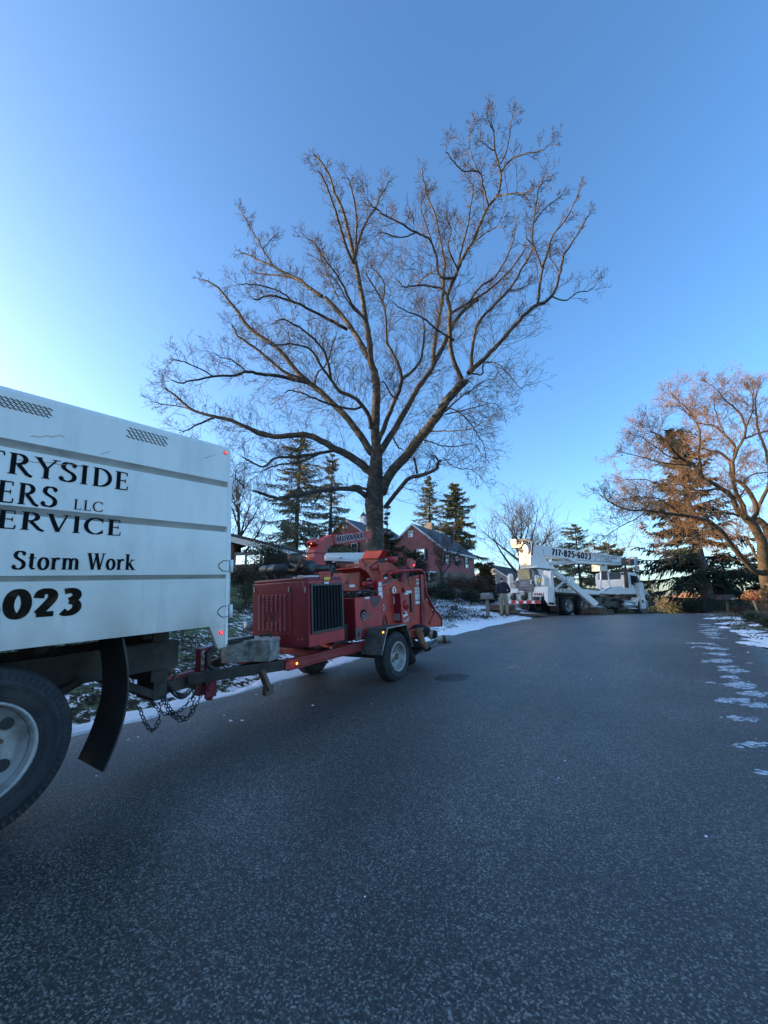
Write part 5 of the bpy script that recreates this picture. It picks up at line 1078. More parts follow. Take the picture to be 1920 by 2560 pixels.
# cab
xc0 = -.22; YC = kon(948, 900, xc0, z7).y; zc0 = kon(948, 1040, xc0, z7).z; zc1 = kon(948, 752, xc0, z7).z; xcl = kon(395, 870, YC, z7, 1).x
CABW = xc0-xcl
b = MB(); b.prism([(YC, zc0), (YC, zc1-.25), (YC+.12, zc1-.03), (YC+.3, zc1), (YC+1.15, zc1-.02), (YC+1.35, zc1-.12), (YC+1.75, zc1-.85), (YC+1.8, zc0)], 0, xc0, xcl); b.build('cab', WHITE2, kr, bevel=.05)
def rounded(u0, v0, u1, v1, r=18):
    o = []
    for cx, cy, a in ((u1-r, v0+r, -90), (u1-r, v1-r, 0), (u0+r, v1-r, 90), (u0+r, v0+r, 180)):
        for k in range(4): t = rad(a+30*k); o.append((cx+r*math.cos(t), cy+r*math.sin(t)))
    return o
for (u0_, v0_, u1_, v1_) in ((500, 780, 620, 892), (648, 773, 832, 886)):
    kr_(rounded(u0_-8, v0_-8, u1_+8, v1_+8, 24), YC-.006, YC-.001, 'window_seal', BLACK, z=z7, bevel=0); kr_(rounded(u0_, v0_, u1_, v1_), YC-.010, YC-.0065, 'window', GLASS, z=z7, bevel=0)
kr_([(452, 800), (478, 795), (478, 892), (455, 892)], YC-.006, YC-.001, 'window', GLASSD, z=z7, bevel=0)
b = MB()
for u in (480, 540, 640, 700, 760, 850):
    a, c = kon(u, 930, YC, z7, 1), kon(u, 1025, YC, z7, 1); b.box((a.x-.02, YC-.02, c.z), (a.x+.02, YC, a.z))
a, c = kon(415, 908, YC, z7, 1), kon(900, 905, YC, z7, 1); b.box((a.x, YC-.018, a.z-.015), (c.x, YC, a.z+.015)); b.build_each('cab_rib', WHITE2, kr, bevel=.004)
zw = zc1-.2
b = MB(); b.prism([(YC+.45, zw), (YC+1.2, zw-.02), (YC+1.6, zw-.62), (YC+.45, zw-.6)], 0, xc0+.004, xc0+.001); b.build('window', GLASSD, kr)
b = MB(); b.box((xc0, YC+.40, zc0+.02), (xc0+.003, YC+.415, zc1-.2)); b.box((xc0, YC+1.66, zc0+.02), (xc0+.003, YC+1.675, zc1-.9)); b.build_each('door_seam', BLACK, kr)
# hood, fender, bumper, mirror
b = MB(); b.prism([(YC+1.75, zc0-.1), (YC+1.75, zc1-.88), (YC+2.6, zc1-1.05), (YC+3.0, zc1-1.35), (YC+3.05, zc0-.3), (YC+1.9, zc0-.3)], 0, -.45, xcl+.2); b.build('hood', WHITE2, kr, bevel=.05)
b = MB()
n = 14; oy, oz = 7.3, .52
ar = [(oy+.66*math.cos(rad(a)), oz+.66*math.sin(rad(a))) for a in [10+i*160/n for i in range(n+1)]]; ai = [(oy+.60*math.cos(rad(a)), oz+.60*math.sin(rad(a))) for a in [10+i*160/n for i in range(n+1)]]
b.prism(ar+ai[::-1], 0, -.02, -.5); b.build('fender', WHITE2, kr); b = MB(); b.prism(ar+ai[::-1], 0, -2.0, -2.48); b.build('fender', WHITE2, kr)
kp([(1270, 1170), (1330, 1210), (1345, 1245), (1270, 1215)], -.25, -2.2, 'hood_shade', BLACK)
kp([(1290, 1268), (1420, 1270), (1440, 1285), (1438, 1335), (1420, 1348), (1330, 1345)], -.05, -2.45, 'bumper', BLACK)
b = MB(); pm = kon(880, 790, .05, z7); b.box((.0, pm.y-.12, pm.z-.06), (.10, pm.y+.10, pm.z+.06)); b.build('mirror_bracket', BLACK, kr, bevel=.02)
b = MB(); e0, e1 = kon(915, 570, -.15, z7), kon(945, 1030, -.15, z7); b.tube([e0, e0.lerp(e1, .35)], .055, 12); b.tube([e0.lerp(e1, .35), e1], .11, 14); b.build_each('exhaust_stack', RUST, kr)
b = MB(); m0 = kon(1130, 870, .1, z7)
for dz in (-.0,): b.tube([kon(1120, 950, -.1, z7), kon(1125, 800, .12, z7), kon(1165, 790, .12, z7), kon(1178, 930, -.1, z7)], .016, 6)
b.box((.05, m0.y-.1, m0.z-.22), (.12, m0.y+.12, m0.z+.05)); b.build('mirror', BLACK, kr)
# boom rest: U bracket behind the cab
kp([(478, 628), (510, 625), (520, 660), (545, 668), (565, 655), (575, 628), (608, 628), (612, 740), (482, 745)], XB+.02, XB-.5, 'boom_rest', M('turret_cream', (.68, .62, .5)))
b = MB(); b.tube([kon(495, 740, XB, z7), kon(495, 1070, XB+.2, z7)], .05, 8); b.tube([kon(612, 740, XB, z7), kon(660, 1030, XB+.2, z7)], .04, 8); b.build_each('boom_rest_leg', WHITE2, kr)
# underside: fuel tank, air tank, driveline clutter
f0 = kon(885, 1325, -.45, z7)
b = MB(); b.lathe([(0, 0), (.30, .01), (.32, .04), (.32, .95), (.30, .98), (0, 1.0)], (-.45, f0.y-.15, f0.z), (0,1,0), 28); b.build('fuel_tank', M('tank_aluminium', (.45, .46, .48), .35, metal=.6, var=.1), kr)
b = MB(); b.cyl((-.3, f0.y+1.0, f0.z), (-.3, f0.y+1.5, f0.z), .17, 18); b.build('air_tank', WHITE2, kr)
kp([(985, 1255), (1145, 1265), (1150, 1285), (990, 1275)], -.1, -.5, 'step', WHITE2, bevel=.004); kp([(1000, 1380), (1150, 1385), (1150, 1400), (1000, 1395)], -.1, -.4, 'step', WHITE2, bevel=.004)
b = MB(); rg = random.Random(3)
for k in range(26):
    y = rg.uniform(2.3, 6.6); x = rg.uniform(-.3, -.75); z = rg.uniform(.45, 1.1)
    if rg.random() < .5: b.cyl((x, y, z), (x, y+rg.uniform(.2, .6), z+rg.uniform(-.1, .1)), rg.uniform(.03, .10), 8)
    else: b.box((x, y, z), (x-.2, y+rg.uniform(.1, .35), z+rg.uniform(.08, .25)))
b.build_each('driveline_part', CHASSIS, kr)
b = MB(); b.box((-.5, 2.3, .5), (-2.0, 6.5, 1.1)); b.build('driveline', BLACK, kr)
# ---------------------------------------------------------------- timber cribbing
def cribs(name, label, base, layers, rz, cat='timber stack'):
    t = thing(name, label, cat, base, rz); z = 0; rg = random.Random(len(label))
    for k, (L_, W_, n, hh, alt) in enumerate(layers):
        for i in range(n):
            b = MB(); off = (i-(n-1)/2)*(W_/n)*1.02; j = rg.uniform(-.04, .04); w2 = W_/n/2*.96
            if alt: b.box((off-w2, -L_/2+j, z), (off+w2, L_/2+j, z+hh))
            else: b.box((-L_/2+j, off-w2, z), (L_/2+j, off+w2, z+hh))
            o = b.build('timber', WOOD, t, bevel=.012)
        z += hh+.002
    return t
pw = PADW; gz_ = H(pw.x, pw.y)+.006; hgt = (pw.z-.02)-gz_; hh = hgt/4
cribs('cribbing_stack', 'tall stack of weathered timber cribbing under the outrigger foot in the road', (pw.x, pw.y, gz_), [(1.25, 1.0, 4, hh, False), (1.2, 1.0, 4, hh, True), (1.0, .9, 3, hh, False), (.75, .7, 3, hh, True)], rad(-22))
fo = kon(1255, 1500, -.06, z7); fw_ = K.mat()@fo; q = onground(1614, 1546)
b = MB(); 
for i in range(3): b.box((-.75, -.33+i*.22, 0), (.75, -.12+i*.22, .05))
o = b.build('timber_mat', WOOD, None, bevel=.008); o.location = (fw_.x, fw_.y, H(fw_.x, fw_.y)+.008); o.rotation_euler = (math.atan(-.03), 0, rad(-20)); tag(o, 'low dark timber mat on the road under the front wheel of the crane truck', 'timber mat')
lw = K.mat()@V((-3.55, -1.9, .1)); lg = onground(1245, 1532)
cribs('cribbing_stack', 'dark timber stack in the snow beside the standing person', (lg.x, lg.y+.5, H(lg.x, lg.y+.5)-.02), [(1.5, .9, 4, .13, False), (1.3, .9, 4, .13, True), (1.2, .6, 2, .11, False)], rad(-5))
lg2 = onground(1310, 1540)
cribs('plank_mat', 'row of flat timbers on the snow edge right of the standing person', (lg2.x, lg2.y+.3, H(lg2.x, lg2.y+.3)), [(1.7, .7, 3, .10, False)], rad(5), 'plank mat')
# ---------------------------------------------------------------- trees
def limb_mesh(mb, pts, r0, r1, n=6, power=.8):
    m = len(pts); rs = [r1+(r0-r1)*(1-i/(m-1))**power for i in range(m)]; mb.tube(pts, rs, n, cap=False); return rs
class Twigs:
    def __init__(s): s.v = []; s.f = []
    def seg(s, pts, r0, r1, n=3):
        b0 = len(s.v); m = len(pts); pu = None
        for i, p in enumerate(pts):
            d = pts[min(i+1, m-1)]-pts[max(i-1, 0)]; d.normalize()
            u = d.orthogonal().normalized() if pu is None else (pu-d*pu.dot(d)).normalized(); pu = u; v = d.cross(u); r = r0+(r1-r0)*i/(m-1)
            for k in range(n): a = 2*math.pi*k/n; s.v.append(p+(u*math.cos(a)+v*math.sin(a))*r)
        for i in range(m-1):
            for k in range(n): s.f.append((b0+i*n+k, b0+i*n+(k+1)%n, b0+(i+1)*n+(k+1)%n, b0+(i+1)*n+k))
    def build(s, name, mat, parent):
        me = bpy.data.meshes.new(name); me.from_pydata([tuple(p) for p in s.v], [], s.f); me.materials.append(mat); me.polygons.foreach_set('use_smooth', [True]*len(s.f))
        o = bpy.data.objects.new(name, me); COL.objects.link(o); o.parent = parent; return o
def rv(rg): return V((rg.gauss(0, 1), rg.gauss(0, 1), rg.gauss(0, 1))).normalized()
def grow(tw, rg, p, d, L, r, lvl, kids, up=.25, wig=.28):
    """one twig with side twigs; kids = number of side twigs per level"""
    m = (6, 4, 3, 2)[min(3, 3-lvl)] if lvl < 4 else 6
    pts = [p]; d = d.normalized(); st = L/m
    for i in range(m): d = (d+rv(rg)*wig+V((0, 0, up*.35))).normalized(); pts.append(pts[-1]+d*st)
    tw.seg(pts, max(.0036, r), max(.0031, r*.5))
    if lvl > 0:
        for k in range(kids[lvl-1]):
            t = .2+.8*(k+rg.random())/kids[lvl-1]; i = min(m-1, int(t*m)); q = pts[i].lerp(pts[i+1], t*m-i if t*m-i <= 1 else 1)
            ax = (pts[i+1]-pts[i]).normalized(); side = rv(rg); side = (side-ax*side.dot(ax)).normalized()
            grow(tw, rg, q, ax*.9+side*.88+V((0, 0, up*.4)), L*rg.uniform(.42, .72)*(1.15-.5*t), r*.66, lvl-1, kids, up, wig)
    return pts

# the big bare oak: limbs traced (overview coordinates), each with a depth offset at its far end
A_ = lambda u, v: (340+.7233*u, 220+.7233*v)
def px_(l): return [A_(u, v) for u, v in l]
LIMBS = [ # points, start px width, end px width, depth offset end
 (px_([(812,1425),(770,1392),(720,1385),(640,1392),(560,1405),(490,1418),(430,1400),(375,1385)]), 15, 6, -2.0),
 (px_([(800,1388),(760,1376),(720,1383)]), 8, 7, 0),
 (px_([(375,1385),(345,1345),(350,1290)]), 4, 2, -2.6),
 (px_([(640,1395),(620,1430),(595,1450)]), 6, 3, -2.4),
 (px_([(822,1338),(760,1285),(690,1248),(640,1220),(580,1198),(480,1205),(400,1180),(330,1150),(270,1135),(200,1115),(130,1060),(60,1010)]), 23, 4, 1.5),
 (px_([(480,1205),(430,1200),(370,1165),(300,1140)]), 8, 6, .6),
 (px_([(270,1140),(220,1160),(170,1185),(120,1180)]), 6, 2, .5),
 (px_([(200,1115),(150,1100),(80,1090),(50,1070)]), 4, 2, 2),
 (px_([(690,1250),(620,1265),(540,1275),(480,1280),(440,1310),(385,1285),(345,1260)]), 9, 3, -1.5),
 (px_([(640,1262),(570,1290),(480,1305),(400,1340)]), 6, 3, -2.5),
 (px_([(580,1225),(540,1262),(500,1270)]), 5, 3, -1),
 (px_([(815,1262),(760,1180),(700,1110),(619,1034),(560,985),(487,897),(394,831),(350,770),(319,734),(286,693),(250,670),(205,650)]), 19, 3, 2.5),
 (px_([(619,1034),(578,1009),(530,990),(494,968),(427,910),(357,861),(344,843),(320,790)]), 13, 3, 1),
 (px_([(590,1018),(500,998),(430,988),(380,980),(340,992),(270,998),(200,1010),(155,1020),(90,1000)]), 10, 3, -1.5),
 (px_([(380,980),(330,940),(290,930),(250,900)]), 4, 2, -1.5),
 (px_([(270,998),(200,960),(140,940),(90,960)]), 4, 2, -2),
 (px_([(810,1177),(806,1135),(764,1077),(705,1048),(676,1011),(664,953),(643,899),(581,839),(510,800),(440,830)]), 12, 3, -3.5),
 (px_([(676,1011),(640,960),(600,900),(530,885),(480,890),(440,880)]), 7, 3, -4),
 (px_([(787,1100),(740,1110),(650,1085),(600,1065),(540,1045),(490,1060)]), 7, 3, -4),
 (px_([(831,1261),(827,1176),(831,1052),(827,990),(810,948),(806,864),(793,802),(781,719),(756,590),(736,507),(711,415),(686,361),(661,286),(625,240),(600,225)]), 25, 2.5, 1),
 (px_([(756,590),(777,507),(797,460),(825,420),(845,375),(870,330),(862,285)]), 8, 2.5, 2.5),
 (px_([(754,610),(720,530),(690,425),(665,355),(640,300),(615,265)]), 8, 2.5, -1),
 (px_([(756,590),(763,490),(757,405),(740,330),(720,285)]), 7, 2.5, 0),
 (px_([(802,930),(763,860),(721,800),(663,734),(643,720)]), 15, 10, 2), 
 (px_([(643,720),(597,690),(560,660),(505,635),(460,610),(420,593),(382,573),(335,568)]), 10, 3, 3.5),
 (px_([(600,693),(550,660),(480,647),(410,638),(360,614)]), 6, 2.5, 3.5),
 (px_([(475,615),(448,573),(420,525),(393,478),(362,425),(348,392)]), 5, 2, 4),
 (px_([(440,555),(470,520),(510,490)]), 3, 1.5, 4),
 (px_([(730,835),(663,798),(624,777),(549,741),(468,718),(423,730),(386,728)]), 9, 3, -1),
 (px_([(549,745),(508,710),(445,685),(382,678),(328,682)]), 5, 2, -1.5),
 (px_([(793,802),(745,745),(720,690),(690,640),(650,590),(620,540),(570,500)]), 7, 2, -2),
 (px_([(793,802),(740,750),(700,680),(650,620)]), 5, 2, -3),
 (px_([(700,730),(660,640),(630,560),(600,500)]), 4, 2, 4),
 (px_([(839,1218),(868,1147),(889,1094),(910,1044),(918,1006),(910,961),(889,919),(868,876),(864,802),(852,740),(800,650),(790,580)]), 13, 2.5, -2),
 (px_([(918,1006),(955,977),(984,936),(993,876),(997,823),(980,760),(965,690)]), 9, 2.5, 2),
 (px_([(905,1075),(880,1060),(860,1020),(830,1010)]), 6, 3, -3),
 (px_([(852,740),(860,680),(835,640),(790,600)]), 4, 2, -2.5),
 (px_([(845,1257),(897,1176),(943,1094),(976,1035),(1022,969),(1030,907),(1040,835),(1056,740),(1065,640),(1072,580)]), 18, 7, 3.5),
 (px_([(1068,611),(1052,528),(1035,444),(1010,380),(990,300),(986,255)]), 6, 2.5, 4),
 (px_([(1030,952),(1065,886),(1110,794),(1164,744),(1205,719)]), 13, 8, 4.5),
 (px_([(1092,776),(1152,741),(1201,712),(1251,671),(1293,629),(1334,575),(1350,540)]), 8, 3, 5),
 (px_([(1152,741),(1189,687),(1235,658),(1276,596),(1301,538),(1310,490),(1320,430)]), 6, 2.5, 4),
 (px_([(1000,1010),(1040,975),(1060,985)]), 3, 2, 1),
 (px_([(848,1400),(881,1331),(939,1265),(980,1211),(1040,1135),(1073,1081),(1123,1027),(1156,986)]), 25, 19, -1.5),
 (px_([(1148,987),(1214,925),(1260,875),(1322,805),(1376,755),(1419,737),(1448,700),(1468,630),(1481,575),(1510,530),(1551,463),(1584,408)]), 13, 2.5, -1.5),
 (px_([(1435,720),(1489,733),(1522,708),(1564,700),(1609,671)]), 4, 2, -2),
 (px_([(1388,745),(1405,629),(1427,554),(1443,505),(1489,449),(1518,387),(1543,325)]), 7, 2, -2.5),
 (px_([(1160,985),(1164,879),(1189,805),(1260,729),(1301,683),(1326,637),(1367,563),(1372,471),(1384,387),(1392,346),(1440,290)]), 9, 2.5, 0),
 (px_([(1372,471),(1405,424),(1448,387),(1501,354)]), 4, 2, 0),
 (px_([(1284,700),(1330,694),(1378,670)]), 4, 2, -.5),
 (px_([(1401,620),(1380,554),(1351,521),(1338,449)]), 4, 2, -2.5),
 (px_([(1468,640),(1440,600),(1420,570)]), 3, 1.5, -1.5),
 (px_([(1127,1006),(1098,944),(1085,864),(1085,760),(1077,719),(1100,658),(1114,625),(1135,575),(1164,533),(1189,471),(1218,408),(1251,366),(1260,304),(1240,216),(1236,152),(1220,90)]), 12, 3, -4),
 (px_([(1260,290),(1300,245),(1340,228),(1400,216),(1460,175)]), 5, 2, -4.5),
 (px_([(1260,262),(1285,203),(1294,131),(1310,61)]), 4, 1.5, -4.5),
 (px_([(1240,380),(1284,366),(1342,362),(1384,341),(1425,312)]), 5, 2, -5),
 (px_([(1218,408),(1201,346),(1185,290),(1128,286),(1078,228),(1060,203)]), 5, 2, -5),
 (px_([(1185,290),(1160,230),(1150,170),(1180,120)]), 3, 1.5, -4),
 (px_([(1236,216),(1200,190),(1170,180)]), 3, 1.5, -4),
 (px_([(1236,152),(1215,110),(1210,60)]), 3, 1.5, -4.5),
 (px_([(1100,658),(1052,652),(1035,570),(1010,520),(969,499),(907,464),(853,435),(811,402),(791,369)]), 7, 2.5, -5),
 (px_([(969,499),(920,515),(850,500),(800,530)]), 4, 2, -5),
 (px_([(1035,570),(1000,470),(985,420),(990,360)]), 4, 2, -3.5),
 (px_([(1078,722),(1050,692),(968,683),(926,687),(890,650)]), 6, 2.5, -5.5),
 (px_([(968,683),(1010,640),(1030,628)]), 4, 3, -5),
 (px_([(1106,636),(1127,554),(1143,492),(1156,408),(1164,346),(1150,300)]), 6, 2, -3),
 (px_([(1114,625),(1080,560),(1090,490),(1060,420)]), 5, 2, -4.5),
 (px_([(1164,533),(1210,500),(1250,480),(1290,490)]), 4, 2, -4.5),
 (px_([(1098,872),(1040,835),(997,798),(947,777),(905,756),(870,720)]), 6, 2, -5),
 (px_([(862,1448),(935,1356),(984,1340),(1036,1319),(1044,1294),(1065,1279)]), 11, 7, -2),
 (px_([(1065,1279),(1100,1310),(1160,1320),(1220,1360)]), 3, 1.5, -2),
 (px_([(972,1332),(962,1286),(955,1269)]), 6, 4, -2),
 (px_([(1044,1294),(1037,1272),(1003,1265)]), 5, 3, -2),
 (px_([(1069,1118),(1114,1077),(1164,1040),(1206,1011),(1272,1002)]), 5, 1.5, -3),
 (px_([(1013,1189),(1081,1185),(1143,1182),(1197,1156),(1240,1150)]), 4, 1.5, -3),
 (px_([(1160,985),(1195,990),(1200,955),(1214,945),(1251,954),(1284,987),(1327,1037),(1350,1035)]), 5, 1.5, -2.5),
 (px_([(1069,1128),(1150,1110),(1230,1090),(1290,1120)]), 4, 1.5, 0),
 (px_([(980,1211),(1080,1240),(1160,1230),(1230,1300)]), 4, 1.5, -1),
 (px_([(1060,1100),(1130,1130),(1200,1230),(1215,1350)]), 4, 1.5, .5),
 (px_([(618,1031),(627,986),(660,952),(680,885),(705,823)]), 6, 2.5, -3),
 (px_([(890,1210),(905,1240),(940,1262)]), 5, 3, -3.5),
]
D0 = 16.0
ok_base = P(936, 1385, D0); gzb = H(ok_base.x, ok_base.y)
oak = thing('oak_tree', 'tall bare spreading oak tree standing behind the red chipper', 'tree', (ok_base.x, ok_base.y, gzb))
oi = oak.location.copy()
rg = random.Random(11)
def lim3(pts, dend):
    n = len(pts); return [P(x, y, D0+dend*(i/(n-1))**1.0) for i, (x, y) in enumerate(pts)]
big = MB(); tw = Twigs(); tips = []
# trunk
tp = [V((ok_base.x, ok_base.y, gzb-.3)), V((ok_base.x, ok_base.y, gzb+.4)), P(937, 1400, D0), P(937, 1300, D0), P(935, 1262, D0), P(937, 1225, D0), P(940, 1175, D0), P(941, 1130, D0)]
tr_ = [.60, .44, .36, .345, .37, .35, .27, .22]
big.tube([p-oi for p in cat3(tp, 3)], [tr_[min(i//3, 6)]+(tr_[min(i//3+1, 7)]-tr_[min(i//3, 6)])*(i%3)/3 for i in range(22)], 16, cap=False)
starts = {}
segs = []
def nearest_depth(x, y):
    """depth of the already placed limb nearest to this picture point, so that a side limb starts on it"""
    best = (1e9, 0)
    for (a, b_, da, db) in segs:
        ab = V(b_)-V(a); t = max(0, min(1, (V((x, y))-V(a)).dot(ab)/max(1e-6, ab.length_squared))); q = V(a)+ab*t
        dd = (q-V((x, y))).length
        if dd < best[0]: best = (dd, da+(db-da)*t)
    return best[1] if best[0] < 30 else 0
segs.append(((937, 1400), (941, 1130), 0, 0))
for pts, w0, w1, dz in LIMBS:
    s0 = nearest_depth(*pts[0]); n = len(pts)
    a_, b_ = pts[-2], pts[-1]; pts = pts[:-1]+[(a_[0]+(b_[0]-a_[0])*.45, a_[1]+(b_[1]-a_[1])*.45)]
    L2 = [sum(math.hypot(pts[j+1][0]-pts[j][0], pts[j+1][1]-pts[j][1]) for j in range(i)) for i in range(n)]; tot = L2[-1] or 1
    if abs(dz-s0)/1 > tot/62*.75: dz = s0+math.copysign(tot/62*.75, dz-s0)
    dl = [s0+(dz-s0)*l/tot for l in L2]
    for i in range(n-1): segs.append((pts[i], pts[i+1], dl[i], dl[i+1]))
    p3 = [P(x, y, D0+d_)-oi for (x, y), d_ in zip(pts, dl)]
    sm_ = cat3(p3, 4); m = len(sm_)
    for i in range(1, m-1): sm_[i] = sm_[i]+rv(rg)*.018
    r0, r1 = w0/2000*(D0+dl[0]), w1/2000*(D0+dl[-1]); rs = [max(.008, r0+(r1-r0)*(i/(m-1))**.85) for i in range(m)]
    big.tube(sm_, rs, 8 if w0 > 6 else 5, cap=False)
    # side branches
    ll = 0; nxt = rg.uniform(.3, .7); skip = .9 if w0 > 11 else .25
    total = sum((sm_[i+1]-sm_[i]).length for i in range(m-1))
    for i in range(m-1):
        sg = sm_[i+1]-sm_[i]; L = sg.length; t = 0
        while ll+L > nxt:
            q = sm_[i]+sg*((nxt-ll)/L); f = nxt/total
            ax = sg.normalized(); side = rv(rg); side = (side-ax*side.dot(ax)).normalized()
            if nxt > skip:
                out = (q-(tp[5]-oi)).normalized(); Lb = rg.uniform(.8, 1.9)*(1-.5*f); low = q.z < 7.5
                hs_ = (1-.45*sm((q.z-7)/8))*(1-.32*sm((math.hypot(q.x, q.y)-4)/5)); grow(tw, rg, q, ax*.5+side*.95+out*.25+V((0, 0, .12)), Lb*hs_, min(.010, rs[i]*.45), 3 if rg.random() < .6 else 2, (2, 3, 5), up=.2 if not low else -.03, wig=.15)
            nxt += rg.uniform(.105, .21)
        ll += L
    ax = (sm_[-1]-sm_[-3]).normalized()
    for k in range(4): grow(tw, rg, sm_[-1], ax+rv(rg)*.55, rg.uniform(.7, 1.15)*(1-.5*sm((sm_[-1].z-7)/8))*(1-.3*sm((math.hypot(sm_[-1].x, sm_[-1].y)-4)/5)), .005, 3, (2, 2, 4), up=.12, wig=.14)
for k in range(70):   # epicormic shoots on the trunk and fork
    q = tp[3].lerp(tp[7], rg.random())-oi; grow(tw, rg, q, V((rg.gauss(0, 1), rg.gauss(0, 1), .3)), rg.uniform(.4, 1.0), .007, 2, (3, 4, 4), up=.1)
big.build('trunk', BARK, oak); tw.build('crown', TWIG, oak)
lf = MB(sheet=True)
for k in range(40):
    q = tw.v[rg.randrange(len(tw.v))]; a, b_ = rv(rg)*.05, rv(rg)*.035; lf.add([q, q+a, q+a+b_, q+b_], [(0,1,2,3)])
lf.build('last_leaves', DEADLEAF, oak)
print('oak twig faces', len(tw.f))

def bare_tree(name, label, base, height, spread, trunk_r, seed, mat_t=BARK, mat_w=TWIGD, group=None, lean=(0, 0), levels=3, nlimb=9, fork=.28, kids=(4, 5, 6), leaves=0, twig_r=.02, up=.2, cat='tree'):
    rg = random.Random(seed); t = thing(name, label, cat, base, 0, group); b = MB(); tw = Twigs()
    H_ = height; p = V((0, 0, -.2)); pts = [p]; d = V((lean[0], lean[1], 1)).normalized(); n = 10
    for i in range(n): d = (d+rv(rg)*.05).normalized(); pts.append(pts[-1]+d*(H_*.72/n))
    rs = [trunk_r*(1-.85*i/n)+(trunk_r*.35 if i == 0 else 0) for i in range(n+1)]; b.tube(pts, rs, 10, cap=False)
    for k in range(nlimb):
        f = fork+(1-fork)*(k+rg.random()*.6)/nlimb; i = min(n-1, int(f*n)); q = pts[i].lerp(pts[i+1], f*n-i)
        a = k*2.4+rg.random(); el = rg.uniform(.35, .9)+.5*f; L = spread*rg.uniform(.75, 1.1)*(1-.45*f)
        d2 = V((math.cos(a)*math.cos(el), math.sin(a)*math.cos(el), math.sin(el))); lp = [q]; m = 7
        for j in range(m): d2 = (d2+rv(rg)*.16+V((0, 0, .07))).normalized(); lp.append(lp[-1]+d2*L/m)
        lr = rs[i]*.55; lrs = [lr*(1-.8*j/m) for j in range(m+1)]; b.tube(lp, lrs, 6, cap=False)
        for j in range(1, m+1):
            for _ in range(2 if j < m else 4):
                ax = (lp[j]-lp[j-1]).normalized(); side = rv(rg); side = (side-ax*side.dot(ax)).normalized()
                grow(tw, rg, lp[j], ax*.7+side*.7, L*rg.uniform(.28, .5), min(twig_r, lrs[j]*.6), levels-1 if rg.random() < .7 else levels, kids, up=up)
    for _ in range(5): grow(tw, rg, pts[-1], V((0, 0, 1))+rv(rg)*.4, spread*.4, twig_r, levels-1, kids, up=up)
    b.build('trunk', mat_t, t); tw.build('crown', mat_w, t)
    if leaves:
        lf = MB(sheet=True)
        for k in range(leaves): q = tw.v[rg.randrange(len(tw.v))]; a_, c_ = rv(rg)*.09, rv(rg)*.06; lf.add([q, q+a_, q+a_+c_, q+c_], [(0,1,2,3)])
        lf.build('leaves', DEADLEAF, t)
    return t
def conifer(name, label, base, height, radius, seed, mat=SPRUCE, group=None, z0=.12, lean=(0, 0), dens=1.0, droop=.35, top_open=0, shape=1.0, leaf=.30, tr=None, cat='tree', gaps=.15):
    rg = random.Random(seed); t = thing(name, label, cat, base, 0, group); b = MB(); lv = []; lf = []
    tr = tr or height*.022; ax = V((lean[0], lean[1], 1))
    b.tube([ax*(height*i/8) for i in range(9)], [tr*(1-.93*i/8)+.01 for i in range(9)], 9, cap=False)
    def blade(p, d, L, w_):
        n_ = rv(rg); s_ = d.cross(n_).normalized()*w_; k = len(lv); m = p+d*L*.45
        lv.extend([p, m+s_, p+d*L+V((0, 0, -.12*L)), m-s_]); lf.append((k, k+1, k+2, k+3))
    nw = int(height/.30*dens)
    for i in range(nw):
        f = z0+(1-z0)*(i+rg.random())/nw; z = height*f; g = (f-z0)/(1-z0)
        R_ = radius*((1-g)**shape)*(.95 if g > .12 else .7+g*2)
        for k in range(rg.randint(3, 5)):
            if rg.random() < gaps: continue
            a = rg.random()*2*math.pi; L = max(.2, R_*rg.uniform(.4, 1.2)); d = V((math.cos(a), math.sin(a), .45*g-.02+rg.uniform(-.28, .28))); p = ax*z; m = max(3, int(L/.42)); pts = [p]
            for j in range(m): q = j/m; dd = (d+V((rg.gauss(0, .06), rg.gauss(0, .06), -droop*math.sin(q*2.4)+.45*q*q))).normalized(); pts.append(pts[-1]+dd*L/m)
            b.tube(pts, [max(.006, tr*.14*(1-j/m)+.006) for j in range(m+1)], 4, cap=False)
            for j in range(1, m+1):
                dd = (pts[j]-pts[j-1]).normalized(); sd = dd.cross(V((0, 0, 1))).normalized(); c = j/m
                if c < .22 and L > 1.2: continue
                wd = L*.24*(1-c*.6)+.16
                for sgn in (-1, 1):
                    for _ in range(4):
                        q = pts[j-1].lerp(pts[j], rg.random()); dr = (dd*rg.uniform(.4, 1)+sd*sgn*rg.uniform(.2, 1.1)+V((0, 0, rg.uniform(-.9, .12)))).normalized()
                        ln = wd*rg.uniform(.5, 1.2); e = q+dr*ln
                        for h_ in range(3): blade(q.lerp(e, h_/3), (dr+rv(rg)*.3+V((0, 0, -.25))).normalized(), ln*.35+leaf*.55, leaf*rg.uniform(.10, .17))
                blade(pts[j], (dd+rv(rg)*.3).normalized(), leaf*1.1, leaf*.16)
    b.build('trunk', BARK, t)
    me = bpy.data.meshes.new('crown'); me.from_pydata([tuple(p) for p in lv], [], lf); me.materials.append(mat); o = bpy.data.objects.new('crown', me); COL.objects.link(o); o.parent = t
    return t
